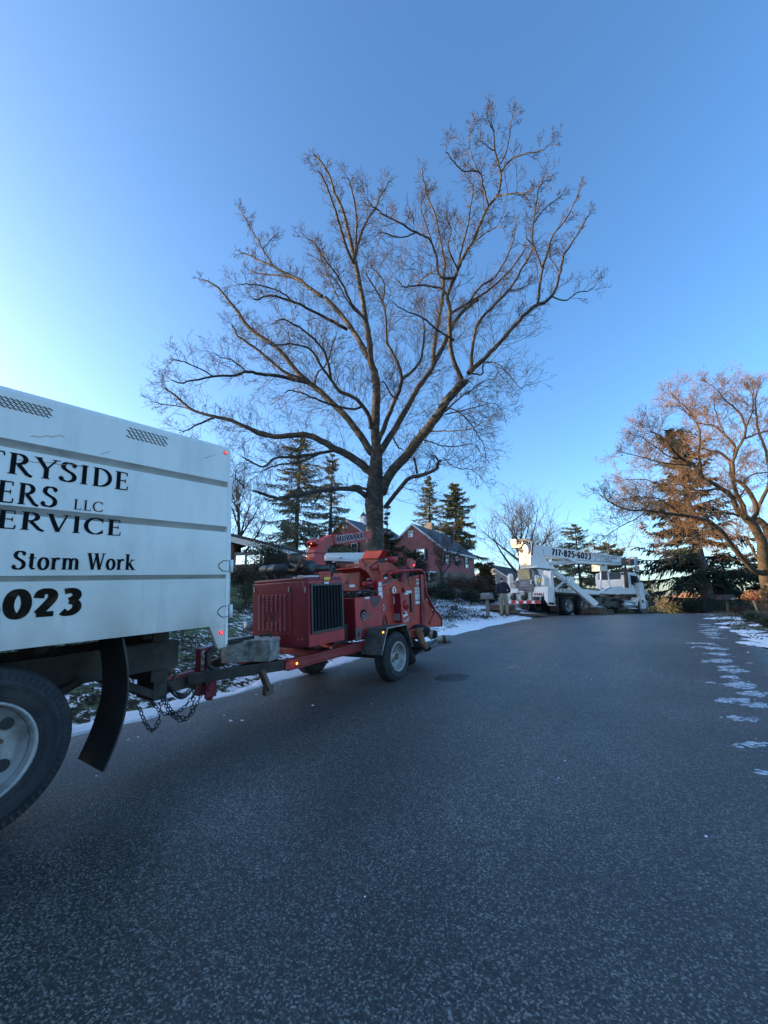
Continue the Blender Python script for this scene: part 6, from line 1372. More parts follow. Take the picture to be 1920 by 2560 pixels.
def bush(name, label, base, rx, ry, rz_, seed, mat=YEW, n=2200, leaf=.09, group=None, stems=8, lumps=7, parts=True, cat='shrub', box=False):
    rg = random.Random(seed); t = thing(name, label, cat, base, 0, group); lv = []; lf = []
    cs = [(V((rg.uniform(-.5, .5)*rx, rg.uniform(-.5, .5)*ry, rz_*rg.uniform(.35, .75))), rg.uniform(.45, .62)) for _ in range(lumps)]
    for k in range(n):
        if box:
            u = V((rg.uniform(-1, 1), rg.uniform(-1, 1), rg.uniform(0, 1))); ax_ = rg.randrange(3)
            if ax_ < 2: u[ax_] = math.copysign(1, u[ax_])
            else: u[2] = 1
            u = V((u.x, u.y, u.z)); q = V((u.x*rx, u.y*ry, u.z*rz_*(1-.10*abs(u.x)**6)))*rg.uniform(.93, 1.03)
        else:
            c, s_ = cs[rg.randrange(lumps)]; d = rv(rg); rr = rg.random()**.35; q = c+V((d.x*rx, d.y*ry, d.z*rz_*.75))*s_*rr
        if q.z < 0: q.z = rg.uniform(0, rz_*.3)
        a_, c_ = rv(rg)*leaf, rv(rg)*leaf*.6; i = len(lv); lv += [q, q+a_*.5+c_*.5, q+a_, q+a_*.5-c_*.5]; lf.append((i, i+1, i+2, i+3))
    me = bpy.data.meshes.new('foliage'); me.from_pydata([tuple(p) for p in lv], [], lf); me.materials.append(mat); o = bpy.data.objects.new('foliage', me); COL.objects.link(o); o.parent = t
    b = MB()
    if box: b.box((-rx*.9, -ry*.85, 0), (rx*.9, ry*.85, rz_*.93))
    for _ in range(stems):
        a = rg.random()*6.28; b.tube(cat3([(0, 0, 0), (math.cos(a)*rx*.2, math.sin(a)*ry*.2, rz_*.3), (math.cos(a)*rx*.5, math.sin(a)*ry*.5, rz_*.7)], 3), .02, 4, cap=False)
    b.build('stems', BARK if not box else mat, t); return t
def gp(px, dist):
    """ground spot seen in this picture column at this distance"""
    r = ray(px, 1443); r = V((r.x, r.y, 0)).normalized(); x, y = r.x*dist, r.y*dist; return (x, y, H(x, y))
# ---------------------------------------------------------------- houses
def window(parent, c, w_, h_, ax, sill=True, shut=True, glass=GLASS, wreath=False, wd=None, fw=.10):
    """window on a wall; ax 'x' = wall facing +x, 'y' = wall facing -y; c = centre on the wall surface"""
    c = V(c); b = MB(); f = fw
    def bx(mb, a0, a1, z0_, z1_, d0, d1):
        if ax == 'x': mb.box((c.x+d0, c.y+a0, c.z+z0_), (c.x+d1, c.y+a1, c.z+z1_))
        else: mb.box((c.x+a0, c.y-d1, c.z+z0_), (c.x+a1, c.y-d0, c.z+z1_))
    W2, H2 = w_/2, h_/2
    bx(b, -W2-f, -W2, -H2-f, H2+f, 0, .07); bx(b, W2, W2+f, -H2-f, H2+f, 0, .07); bx(b, -W2, W2, H2, H2+f, 0, .07); bx(b, -W2, W2, -H2-f, -H2, 0, .09)
    bx(b, -W2, W2, -.025, .025, .01, .055); bx(b, -.02, .02, -H2, -.025, .012, .05); bx(b, -.02, .02, .025, H2, .012, .05)
    o = b.build('window', HWHITE, parent); b = MB(); bx(b, -W2, W2, -H2, H2, .002, .03); b.build('pane', glass, o)
    if shut:
        for s_ in (-1, 1):
            b = MB(); a0 = s_*(W2+f+.02); bx(b, min(a0, a0+s_*.38), max(a0, a0+s_*.38), -H2-f, H2+f, .0, .05)
            for k in range(8): zz = -H2+h_*(k+.5)/8; bx(b, min(a0+s_*.05, a0+s_*.33), max(a0+s_*.05, a0+s_*.33), zz-.02, zz+.02, .05, .07)
            b.build('shutter', SHUT, parent)
    if wreath:
        b = MB(sheet=True); rg = random.Random(int(c.x*10)); 
        for k in range(150):
            a = rg.random()*6.283; r_ = .30+rg.gauss(0, .05); q = (r_*math.cos(a), r_*math.sin(a)); p = V((c.x+.13, c.y+q[0], c.z+q[1]+.1)) if ax == 'x' else V((c.x+q[0], c.y-.13, c.z+q[1]+.1)); a_, c_ = rv(rg)*.09, rv(rg)*.05; b.add([p, p+a_, p+a_+c_, p+c_], [(0,1,2,3)])
        o2 = b.build('wreath', YEW, parent); b = MB(); p = V((c.x+.16, c.y, c.z-.2)) if ax == 'x' else V((c.x, c.y-.16, c.z-.2)); b.obox(p, (.03, 0, 0), (0, .07, 0), (0, 0, .09)); b.build('bow', LREFL, o2)
    return o
def gable_house(name, label, corner, rz, Lg, Wd, eave, ridge, wall, roof, base_h=0, over=.35, cat='house'):
    """corner = front right corner on the ground; front gable faces local -y, long wall on x=0"""
    t = thing(name, label, cat, corner, rz); b = MB()
    b.prism([(0, base_h), (0, eave), (-Wd/2, ridge), (-Wd, eave), (-Wd, base_h)], 1, 0, Lg); w_ = b.build('wall', wall, t)
    if base_h: b = MB(); b.box((-.04, .04, -2.5), (-Wd+.04, Lg-.04, base_h)); b.build('foundation', STONE, t)
    b = MB(); sl_ = (ridge-eave)/(Wd/2); o_ = over; th_ = .10
    b.prism([(o_, eave-sl_*o_), (o_, eave-sl_*o_+th_), (-Wd/2, ridge+th_), (-Wd/2, ridge)], 1, -o_*.6, Lg+o_*.6); b.prism([(-Wd-o_, eave-sl_*o_), (-Wd/2, ridge), (-Wd/2, ridge+th_), (-Wd-o_, eave-sl_*o_+th_)], 1, -o_*.6, Lg+o_*.6); b.build('roof', roof, t)
    b = MB()
    for s_ in (0, 1):
        x0 = o_ if not s_ else -Wd-o_; xm = -Wd/2
        for yy in (-o_*.6-.03, Lg+o_*.6): b.prism([(x0, eave-sl_*o_-.14), (x0, eave-sl_*o_+th_+.02), (xm, ridge+th_+.02), (xm, ridge-.14)], 1, yy, yy+.03)
        b.box((x0+(-.03 if s_ else 0), -o_*.6, eave-sl_*o_-.10), (x0+(0 if s_ else .03), Lg+o_*.6, eave-sl_*o_+.10))
        b.box((x0 if s_ else 0.0, 0, eave-sl_*o_-.12), (-Wd if s_ else o_, Lg, eave-sl_*o_-.10))
    b.build('trim', HWHITE, t); return t
# right red house
A = P(1110, 1374, 46); Bp = P(1183, 1397, 54); zA = A.z; L2 = (V((Bp.x, Bp.y))-V((A.x, A.y))).length; rz2 = -math.atan2(Bp.x-A.x, Bp.y-A.y)
base2 = P(1153.7, 1435.5, 50.5).z; hz = base2-1.6
h2 = gable_house('red_house', 'red clapboard house with wreathed shuttered windows and stone ground floor, right of the oak trunk', (A.x, A.y, hz), rz2, L2+.3, 8.0, zA-hz+.12, zA-hz+3.35, SIDING, ROOF, base_h=1.6)
for px, py, w_, h_, wr in ((1118, 1392, .85, 1.35, True), (1142, 1394, .75, 1.0, True), (1166, 1406, .8, 1.3, True)):
    fr = Frame((A.x, A.y, hz), 0, 0, 0); fr.B = [Matrix.Rotation(rz2, 3, 'Z')@V(q) for q in ((1,0,0),(0,1,0),(0,0,1))]
    p = fr.on(px, py, 0, 0); window(h2, (0, p.y, p.z), w_, h_, 'x', wreath=wr)
    if px == 1142:
        b = MB(); b.box((.02, p.y-.6, p.z-.95), (.35, p.y+.6, p.z-.65)); o = b.build('window_box', SHUT, h2); b = MB(sheet=True)
        for k in range(160): q = V((rnd.uniform(.0, .4), p.y+rnd.uniform(-.65, .65), p.z-.65+rnd.uniform(-.05, .3))); a_, c_ = rv(rnd)*.1, rv(rnd)*.07; b.add([q, q+a_, q+a_+c_, q+c_], [(0,1,2,3)])
        b.build('greenery', YEW, o)
p = fr.on(1052, 1387, 1, 0); window(h2, (p.x, 0, p.z), .9, 1.2, 'y', wreath=True); p = fr.on(1026.5, 1335, 1, 0); window(h2, (p.x, 0, p.z), .45, .6, 'y', shut=False)
b = MB(); b.box((.45, 1.0, 0), (.02, 2.2, 1.5)); b.build('porch_wall', STONE, h2)
b = MB(); p = fr.on(1083, 1320, 1, 4); b.box((-4.6, 4.5, zA-hz+2.5), (-3.6, 5.4, zA-hz+4.3)); b.build('chimney', STONE, h2)
b = MB(); b.box((.02, -.03, .05), (.12, .03, 0)); p = fr.on(1070, 1432, 1, -1.0); b.box((p.x-1.0, -1.0, p.z-1.7), (p.x-.92, -.92, p.z)); b.box((p.x-1.3, -1.5, p.z), (p.x+.6, 0, p.z+.18)); b.box((p.x+.2, -1.4, p.z-1.7), (p.x+.35, -1.25, p.z)); b.build('porch', HWHITE, h2)
# left red house: gable facing the camera, cupola on the ridge
Ap = P(865, 1297, 50); hz = H(Ap.x, Ap.y)-.3; half = 2.75
c = V((Ap.x+half, Ap.y, hz)); er = Ap.z-hz
h1 = gable_house('red_house', 'red clapboard house with small gable window and white roof cupola, left of the oak trunk', c, 0, 9, half*2, er-1.9, er-.1, SIDING, ROOF)
fr = Frame(c, 0, 0, 0)
p = fr.on(863.5, 1313, 1, 0); window(h1, (p.x, 0, p.z), .45, .65, 'y', shut=False); p = fr.on(886, 1371, 1, 0); window(h1, (p.x, 0, p.z), .8, 1.15, 'y', wreath=True)
for px, py in ((835, 1418), (905, 1418)): p = fr.on(px, py, 1, 0); window(h1, (p.x, 0, p.z), .9, 1.2, 'y', shut=False)
b = MB(); b.box((-half-.4, 3.0, er-.3), (-half+.4, 3.8, er+.85)); o = b.build('cupola', HWHITE, h1); b = MB(); b.cyl((-half, 3.4, er+.85), (-half, 3.4, er+1.5), .62, 4, .02); b.tube([(-half, 3.4, er+1.4), (-half, 3.4, er+2.1)], .02, 5); b.build('cupola_roof', ROOF, o); b = MB()
for k in range(4): b.box((-half-.41, 3.1, er+.15+k*.15), (-half+.41, 3.7, er+.2+k*.15))
b.build_each('louver', SHUT, o)
b = MB(); b.prism([(-half*2, -.5), (-half*2, er-3.4), (-half*2-2.6, er-4.4), (-half*2-2.6, -.5)], 1, 1, 8); b.build('side_wing', SIDING, h1)
# grey house beyond the ivy snag
Gp = P(1222, 1412, 58); hz = H(Gp.x, Gp.y)-1.5; er = Gp.z-hz
h3 = gable_house('grey_house', 'pale grey house with white rake boards half hidden behind the ivy covered snag', (Gp.x+4.2, Gp.y, hz), 0, 10, 8.4, er-2.9, er, GSIDE, ROOFB)
fr = Frame((Gp.x+4.2, Gp.y, hz), 0, 0, 0); p = fr.on(1231, 1449, 1, 0); window(h3, (p.x, 0, p.z), 1.0, 1.4, 'y', shut=False); p = fr.on(1200, 1452, 1, 0); window(h3, (p.x, 0, p.z), 1.0, 1.4, 'y', shut=False)
b = MB(); b.prism([(.0, -1), (.0, er-2.7), (2.0, er-1.6), (4.2, er-2.7), (4.2, -1)], 1, 3, 9); b.build('side_wing', GSIDE, h3); b = MB(); b.prism([(-.4, er-2.85), (2.0, er-1.55), (4.6, er-2.85), (4.6, er-2.7), (2.0, er-1.38), (-.4, er-2.7)], 1, 2.8, 9.2); b.build('roof', ROOFB, h3)
window(h3, (3.4, 3, er-3.6), .5, .8, 'y', shut=False)
# ranch house at the left
rp = P(585, 1410, 21.5); rr = P(650, 1404, 23.5)
hz = H(rp.x, rp.y)-.2
ang = -math.atan2(1, 1)*.0
rh = thing('ranch_house', 'low ranch house with broad white fascia, deep eaves and big reflecting windows', 'house', (rp.x, rp.y, hz), rad(20))
fr = Frame((rp.x, rp.y, hz), 0, 0, 0); fr.B = [Matrix.Rotation(rad(20), 3, 'Z')@V(q) for q in ((1,0,0),(0,1,0),(0,0,1))]
def ry(x, y, yv=0): return fr.on(x, y, 1, yv)
q0, q1, q2, q3 = ry(560, 1330, -1.1), ry(680, 1360, -1.1), ry(645, 1362, -1.1), ry(560, 1351, -1.1)
sl_ = (q1.z-q0.z)/(q1.x-q0.x)
def rz_(x): return q0.z+sl_*(x-q0.x)
xL, xR = q0.x-6.5, q1.x+.1; th_ = .34
b = MB(); b.prism([(xL, rz_(xL)-.12), (xR, rz_(xR)-.12), (xR, rz_(xR)), (xL, rz_(xL))], 1, -1.16, 12); b.prism([(xL, rz_(xL)-.12), (xL, rz_(xL)), (xL-9, rz_(xL)-.12+9*sl_)], 1, -1.16, 12); b.build('roof', ROOFB, rh)
b = MB(); b.prism([(xL, rz_(xL)-.5), (xR-.55, rz_(xR-.55)-.40), (xR-.55, rz_(xR-.55)-.125), (xL, rz_(xL)-.125)], 1, -1.14, -1.10); b.prism([(xR-.55, rz_(xR-.55)-.30), (xR-.02, rz_(xR)-.28), (xR-.02, rz_(xR)-.125), (xR-.55, rz_(xR-.55)-.125)], 1, -1.12, 3)
b.prism([(xL, rz_(xL)-.28), (xR-.6, rz_(xR-.6)-.26), (xR-.6, rz_(xR-.6)-.18), (xL, rz_(xL)-.20)], 1, -1.17, -1.14); b.build('fascia', M('cream_fascia', (.62, .60, .56), .6, var=.05), rh)
b = MB(); xw = ry(668, 1400, 0).x; b.prism([(xL+.5, rz_(xL)-.5), (xw, rz_(xw)-.42), (xw, rz_(xw)-.38), (xL+.5, rz_(xL)-.46)], 1, -1.1, 10); b.build('soffit', M('soffit_tan', (.35, .30, .24), .7), rh)
zs = ry(600, 1411, 0).z; zt0 = ry(600, 1370, 0).z
xa, xb, xc_, xd = ry(577, 1400).x, ry(584.5, 1400).x, ry(612, 1400).x, ry(642, 1400).x
b = MB(); b.box((xL+.5, 0, -1), (xw, .3, zs)); b.box((xL+.5, .01, zs), (xb, .3, rz_(xb)-.5)); b.build('brick_wall', BRICKT, rh)
b = MB(); b.box((xa-.3, -.06, -.5), (xb-.05, .0, rz_(xb)-.5)); b.build('brick_pier', BRICKT, rh)
b = MB(); b.box((xb, .02, zs), (xw, .06, rz_(xw)-.44)); b.build('window', GLASS, rh)
b = MB()
for x in (xb+.0, xc_, xd+.45, xw-.08): b.box((x, -.02, zs-.02), (x+.09, .10, rz_(xw)-.44))
b.box((xb, -.02, zs-.08), (xw, .10, zs)); b.box((xb, -.03, rz_(xw)-.6), (xw, .1, rz_(xw)-.44)); b.build('window_frame', M('slate_frame', (.12, .13, .16), .5), rh)
b = MB(); b.box((xL+.5, .3, -1), (xw-.05, 10, rz_(xw)-.45)); b.build('house_wall', M('house_dark', (.12, .08, .07), .8), rh)
b = MB(); pz_ = ry(586, 1390, -.9)
b.tube([(xw+.15, -1.0, rz_(xw)-.4), (xw+.1, -.6, rz_(xw)-1.0), (xw+.12, -.5, -.4)], .05, 8); b.build('downpipe', HWHITE, rh)
# ---------------------------------------------------------------- street furniture
t = thing('mailbox', 'grey mailbox on a wooden post standing in the snowy bank left of the standing person', 'mailbox', onground(1220, 1541)); bp_ = t.location.copy(); z_ = H(bp_.x, bp_.y); t.location.z = z_
dd = (bp_-CAM).dot(FW); u1 = dd/1000
b = MB(); b.box((-.055, -.055, -.1), (.055, .055, 42*u1*1.03)); b.build('post', M('grey_post', (.16, .15, .14), .8, var=.2), t)
b = MB(); pr = [(-.11, 0), (.11, 0), (.11, .14)]+[(.11*math.cos(rad(a)), .14+.11*math.sin(rad(a))) for a in range(15, 180, 15)]+[(-.11, .14)]
b.prism([(x*1.0, z+42*u1*1.03) for x, z in pr], 1, -.30, .30); o = b.build('box', M('mailbox_grey', (.12, .13, .14), .5, metal=.3, var=.15), t, bevel=.006)
b = MB(); b.box((-.2, -.28, 42*u1*1.03-.03), (.2, .28, 42*u1*1.03)); b.build('shelf', WOOD, t); t.rotation_euler.z = rad(62)
def mailbox2(name, label, px, pb, pt, dist, w_, c_, red=False):
    g_ = gp(px, dist); dep = (V(g_)-CAM).dot(FW); h_ = (pb-pt)*dep/1000; t = thing(name, label, 'mailbox', g_, rad(50)); b = MB(); b.box((-.05, -.05, -.1), (.05, .05, h_)); b.box((-.05, -.05, h_*.62), (.6, .05, h_*.72)); b.beam((.0, 0, h_*.35), (.4, 0, h_*.65), .06, .06); b.build('post', WOOD, t)
    b = MB(); b.prism([(y+.0, z+h_*.72) for y, z in pr], 0, .02, w_); b.build('box', M('mailbox_black', (.03, .03, .035), .4), t, bevel=.006)
    return t
mailbox2('mailbox', 'small black mailbox silhouetted on its arm at the road crest', 1744, 1540, 1518, 31, .75, 0)
g_ = gp(1806, 26); dep = (V(g_)-CAM).dot(FW); t = thing('mailbox', 'dark wide mailbox on a thin post in front of the clipped black hedge', 'mailbox', g_, rad(40)); hh = (1536-1506)*dep/1000
b = MB(); b.box((-.04, -.04, -.1), (.04, .04, hh)); b.build('post', WOOD, t); b = MB(); b.box((-.42, -.15, hh), (.30, .15, hh+.26)); b.build('box', M('mailbox_maroon', (.05, .025, .025), .5), t, bevel=.02); b = MB(); b.box((.1, -.155, hh+.02), (.29, -.15, hh+.12)); b.build('number_plate', M('plate_grey', (.3, .3, .3)), t)
g_ = gp(1880, 22); dep = (V(g_)-CAM).dot(FW); hh = 37*dep/1000; t = thing('marker_post', 'thin pale leaning marker post with a red reflector, right of the clipped hedge', 'marker post', g_)
b = MB(); b.tube([(0, 0, -.1), (-.12, .02, hh)], .035, 8); b.build('post', M('marker_tan', (.42, .28, .17), .7), t); b = MB(); b.lathe([(.06, 0), (.06, .02), (0, .02)], (-.12, -.03, hh-.04), (.3,-1,0), 14); b.build('reflector', LREFL, t)
# grey pipe on the road edge, blower tube held by the kneeling worker
pp0, pp1 = onground(1093, 1608), onground(1127, 1606); rr_ = .5*17*(pp0-CAM).dot(FW)/1000
t = thing('pipe', 'short grey pipe lying at the snowy road edge behind the chipper', 'pipe', (pp0+pp1)/2); b = MB(); d_ = (pp1-pp0)/2
b.lathe([(rr_*.9, -d_.length), (rr_, -d_.length), (rr_, d_.length), (rr_*.9, d_.length), (rr_*.88, -d_.length+.01), (0, -d_.length+.012)], (0, 0, rr_+.01), d_, 24); b.build('tube', M('grey_pipe', (.22, .23, .22), .55, var=.15, c2=(.14, .14, .13)), t)
b = MB(); b.lathe([(rr_*1.05, -.04), (rr_*1.05, .04)], (0, 0, rr_+.01), d_, 24); b.build('band', CHASSIS, t)
# ivy snag
def at(px, py, dist):  # point in this column at ground distance
    r = ray(px, py); k = dist/math.hypot(r.x, r.y); return CAM+r*k
sb = gp(1214, 34); top = at(1214, 1408, 34); t = thing('ivy_snag', 'ivy covered tree stump rising in front of the grey house', 'tree', sb); hh = top.z-sb[2]
b = MB(); b.tube([(0, 0, -.2), (.05, 0, hh*.5), (0, .05, hh*.95)], [.35, .3, .22], 10); b.build('trunk', BARK, t); tw = MB(sheet=True)
for k in range(2600):
    a = rnd.random()*6.283; z = rnd.uniform(0, hh); r_ = .35+.28*rnd.random()+.15*math.sin(z*3); q = V((r_*math.cos(a), r_*math.sin(a), z)); a_, c_ = rv(rnd)*.14, rv(rnd)*.10; tw.add([q, q+a_, q+a_+c_, q+c_], [(0,1,2,3)])
tw.build('foliage', IVY, t)
# ---------------------------------------------------------------- planting
def base(px, dist, dz=0): g_ = gp(px, dist); return (g_[0], g_[1], g_[2]+dz)
def hgt(px, ytop, dist): return at(px, ytop, dist).z-gp(px, dist)[2]
conifer('spruce_tree', 'tall dark spruce with brown needles behind the big oak, left of the red gable', base(735, 44), hgt(735, 1085, 44), 5.6, 1, SPRUCE, 'conifers behind the houses', dens=.85, gaps=.22, shape=.55)
conifer('spruce_tree', 'slimmer spruce just right of the dark spruce, behind the chipper chute', base(822, 47), hgt(812, 1135, 47), 3.6, 2, SPRUCE, 'conifers behind the houses', dens=.85, gaps=.25, shape=.55)
conifer('spruce_tree', 'yellow tinged spruce rising above the right red house', base(1078, 66), hgt(1078, 1190, 66), 4.6, 3, PINE, 'conifers behind the houses', dens=.85, gaps=.22, shape=.55)
conifer('pine_tree', 'broad dense pine behind the right end of the red house', base(1145, 68), hgt(1140, 1208, 68), 6.0, 4, PINE, 'conifers behind the houses', dens=.9, gaps=.15, shape=.6, leaf=.5)
conifer('spruce_tree', 'pointed spruce standing behind the middle of the crane boom', base(1450, 58), hgt(1450, 1312, 58), 6.2, 5, SPRUCE, 'conifers behind the crane', dens=.85, gaps=.22, shape=.55)
conifer('pine_tree', 'rounded pine behind the cab of the crane truck', base(1530, 62), hgt(1530, 1357, 62), 5.2, 6, PINE, 'conifers behind the crane', dens=.9, gaps=.1, shape=.45, leaf=.5)
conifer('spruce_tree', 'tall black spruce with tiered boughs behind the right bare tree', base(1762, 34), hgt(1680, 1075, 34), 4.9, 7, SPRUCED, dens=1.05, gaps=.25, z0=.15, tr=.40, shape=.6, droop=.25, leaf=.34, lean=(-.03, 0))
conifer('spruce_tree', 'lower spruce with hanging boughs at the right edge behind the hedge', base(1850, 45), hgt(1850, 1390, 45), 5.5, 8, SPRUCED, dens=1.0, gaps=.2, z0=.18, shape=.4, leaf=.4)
conifer('holly_tree', 'dense brown green evergreen column right of the oak trunk', base(972, 30), hgt(972, 1335, 30), 2.0, 9, IVY, dens=1.7, gaps=.05, z0=.03, shape=.5, droop=.1, leaf=.22)
conifer('holly_tree', 'wider brown green evergreen in front of the right red gable', base(1030, 34), hgt(1030, 1375, 34), 2.2, 10, IVY, dens=1.5, gaps=.05, z0=.03, shape=.45, droop=.1, leaf=.22)
conifer('cypress_tree', 'wispy spire evergreen peeking between the oak trunk and the red gable', base(968, 42), hgt(968, 1265, 42), 1.4, 12, SPRUCE, dens=.6, gaps=.3)
def bushpx(name, label, px, dist, w_px, ytop, seed, mat, n=2200, leaf=.09, group=None, **k):
    g_ = base(px, dist); dep = (V(g_)-CAM).dot(FW); return bush(name, label, g_, w_px/2*dep/1000*1.3, w_px/2*dep/1000*1.1, max(.3, hgt(px, ytop, dist)), seed, mat, n, leaf, group, **k)
bushpx('yew_shrub', 'big black green yew in front of the ranch house windows', 690, 17, 130, 1365, 21, YEW, 6500, .085)
bushpx('yew_shrub', 'low dark clipped shrub below the ranch house window', 610, 18.5, 80, 1420, 22, YEW, 3000, .07)
bushpx('laurel_shrub', 'olive green shrub at the foot of the big black yew', 645, 16.5, 46, 1415, 23, SHRUB, 2000, .06)
bushpx('foundation_shrub', 'loose grey green shrub at the top of the grass slope beside the truck', 618, 16, 50, 1450, 24, SHRUB, 1800, .06)
bushpx('yew_shrub', 'dark shrub against the right red house beside the control bar', 1042, 30, 66, 1398, 25, YEW, 3600, .12)
for i, (px, d_, w_, yt, m_) in enumerate([(1085, 24, 70, 1462, YEW), (1130, 23, 70, 1475, YEW), (1175, 23.5, 60, 1478, YEW), (1215, 24, 50, 1485, YEW)]):
    bushpx('yew_shrub', ['dark yew mound on the bank just right of the chipper hopper', 'dark yew mound with snow scraps below the red house corner', 'dark yew mound below the bare shrub thicket', 'low dark yew mound behind the mailbox'][i], px, d_, w_, yt, 30+i, m_, 3000, .09, 'yew mounds along the bank')
for i, (px, d_, w_, yt) in enumerate([(1130, 30, 90, 1440), (1185, 31, 70, 1443), (1240, 33, 60, 1462)]):
    bushpx('thicket', ['brown bare thicket under the red house windows', 'brown bare thicket left of the ivy snag', 'brown bare thicket right of the ivy snag'][i], px, d_, w_, yt, 40+i, TWIGBR, 3600, .10, 'brown thickets below the houses')
# clipped hedge on the right
g_ = base(1815, 33); bush('hedge', 'long black clipped hedge on the right verge beyond the road crest', g_, 2.7, .9, hgt(1815, 1500, 33), 50, YEW, 5200, .09, box=True, cat='hedge').rotation_euler.z = rad(38)
# bare trees
bare_tree('bare_tree', 'bare tree with many stems rising behind the ranch house roof', base(595, 30), hgt(590, 1160, 30), 4.5, .22, 61, mat_w=TWIGD, nlimb=9, fork=.18, kids=(3, 4, 4), twig_r=.022)
bare_tree('bare_tree', 'bare tree right behind the crane turret and the grey house', base(1303, 54), hgt(1298, 1262, 54), 9.0, .42, 62, mat_w=TWIG, nlimb=13, fork=.22, kids=(2, 3, 4), twig_r=.03, up=.3)
bare_tree('bare_tree', 'smaller bare tree behind the white boom, right of the turret tree', base(1370, 75), hgt(1375, 1320, 75), 7.0, .25, 63, mat_w=TWIG, nlimb=12, fork=.2, kids=(3, 4, 4), twig_r=.04, up=.3)
bare_tree('bare_tree', 'small crooked bare tree in front of the right red house', base(1104, 30), hgt(1110, 1330, 30), 3.6, .16, 64, mat_w=TWIGD, nlimb=7, fork=.35, kids=(3, 3, 4), twig_r=.02)
bare_tree('bare_tree', 'thin pale bare tree beyond the crest right of the crane cab', base(1632, 85), hgt(1632, 1432, 85), 4.6, .14, 65, mat_w=TWIG, nlimb=8, fork=.3, kids=(2, 3, 4), twig_r=.03)
# the big right-hand bare tree: traced limbs (picture coordinates)
Z8 = lambda u, v: (1500+.3165*u, 940+.3165*v)
D8 = 18.0
rb = gp(1908, 25.5)
rt_ = thing('maple_tree', 'big sunlit bare tree with leaning mossy limbs, nearest at the right edge', 'tree', rb); ro = rt_.location.copy()
dep8 = (V(rb)-CAM).dot(FW)
big8 = MB(); tw8 = Twigs(); rg = random.Random(5)
L8 = [ # points in crop coordinates, widths px, depth offset
 ([(1320,1900),(1312,1600),(1292,1450),(1272,1300),(1215,1180),(1150,1120)], 34, 17, 0),
 ([(1290,1450),(1340,1330),(1300,1180),(1240,1130)], 22, 14, .5),
 ([(1150,1120),(1080,1050),(1040,950),(960,890),(880,840),(800,790),(740,700),(640,650),(560,560),(470,470),(400,440)], 17, 3, -2),
 ([(800,790),(780,600),(790,480),(780,420),(740,330),(640,260)], 8, 2, -1),
 ([(1150,1120),(1120,1000),(1070,920),(1050,760),(1060,640),(1130,500),(1150,420),(1110,300),(1000,200)], 14, 3, 0),
 ([(1200,1150),(1240,1060),(1190,930),(1120,850),(1040,800),(1030,690),(960,610),(870,590),(800,570)], 15, 4, .8),
 ([(1060,640),(1060,540),(990,470),(900,390),(800,380),(720,330),(620,210)], 8, 2, 1),
 ([(1240,1060),(1290,960),(1330,860),(1330,700),(1300,560),(1250,420),(1230,250),(1240,120)], 12, 3, 1),
 ([(1300,1560),(1200,1520),(1060,1360),(960,1230),(860,1150),(760,1120),(640,1100),(500,1080),(380,1060),(260,1060),(120,1020),(40,960)], 17, 2, -3),
 ([(1100,1110),(1000,1080),(900,1100),(820,1110)], 7, 4, -1),
 ([(380,1060),(280,1130),(180,1180),(80,1240)], 3, 1.5, -3),
 ([(640,1100),(520,1000),(400,960),(260,960),(150,1000)], 5, 1.5, -2.5),
 ([(740,700),(620,700),(480,680),(330,640),(200,610)], 5, 1.5, -2),
 ([(640,650),(560,640),(440,560),(330,480)], 5, 1.5, -2),
 ([(960,890),(860,900),(760,900),(640,860),(500,860),(360,820),(200,820)], 6, 1.5, -1),
 ([(1150,420),(1200,300),(1210,200),(1190,120)], 5, 1.5, 0),
 ([(1000,200),(930,120),(860,60)], 3, 1.5, 0), ([(990,470),(930,330),(900,200),(960,90)], 4, 1.5, 1),
 ([(1120,850),(1200,780),(1320,760)], 6, 3, 1), ([(1130,500),(1230,460),(1330,430)], 6, 3, 0), ([(1240,1440),(1190,1340),(1140,1280),(1060,1250)], 9, 4, 1),
 ([(1150,1120),(1120,1060),(1110,960),(1140,900)], 6, 4, -.6), ([(860,1150),(760,1260),(640,1330),(520,1330)], 5, 2, -2), ([(740,330),(680,250),(600,180),(560,130)], 4, 1.5, 0),
]
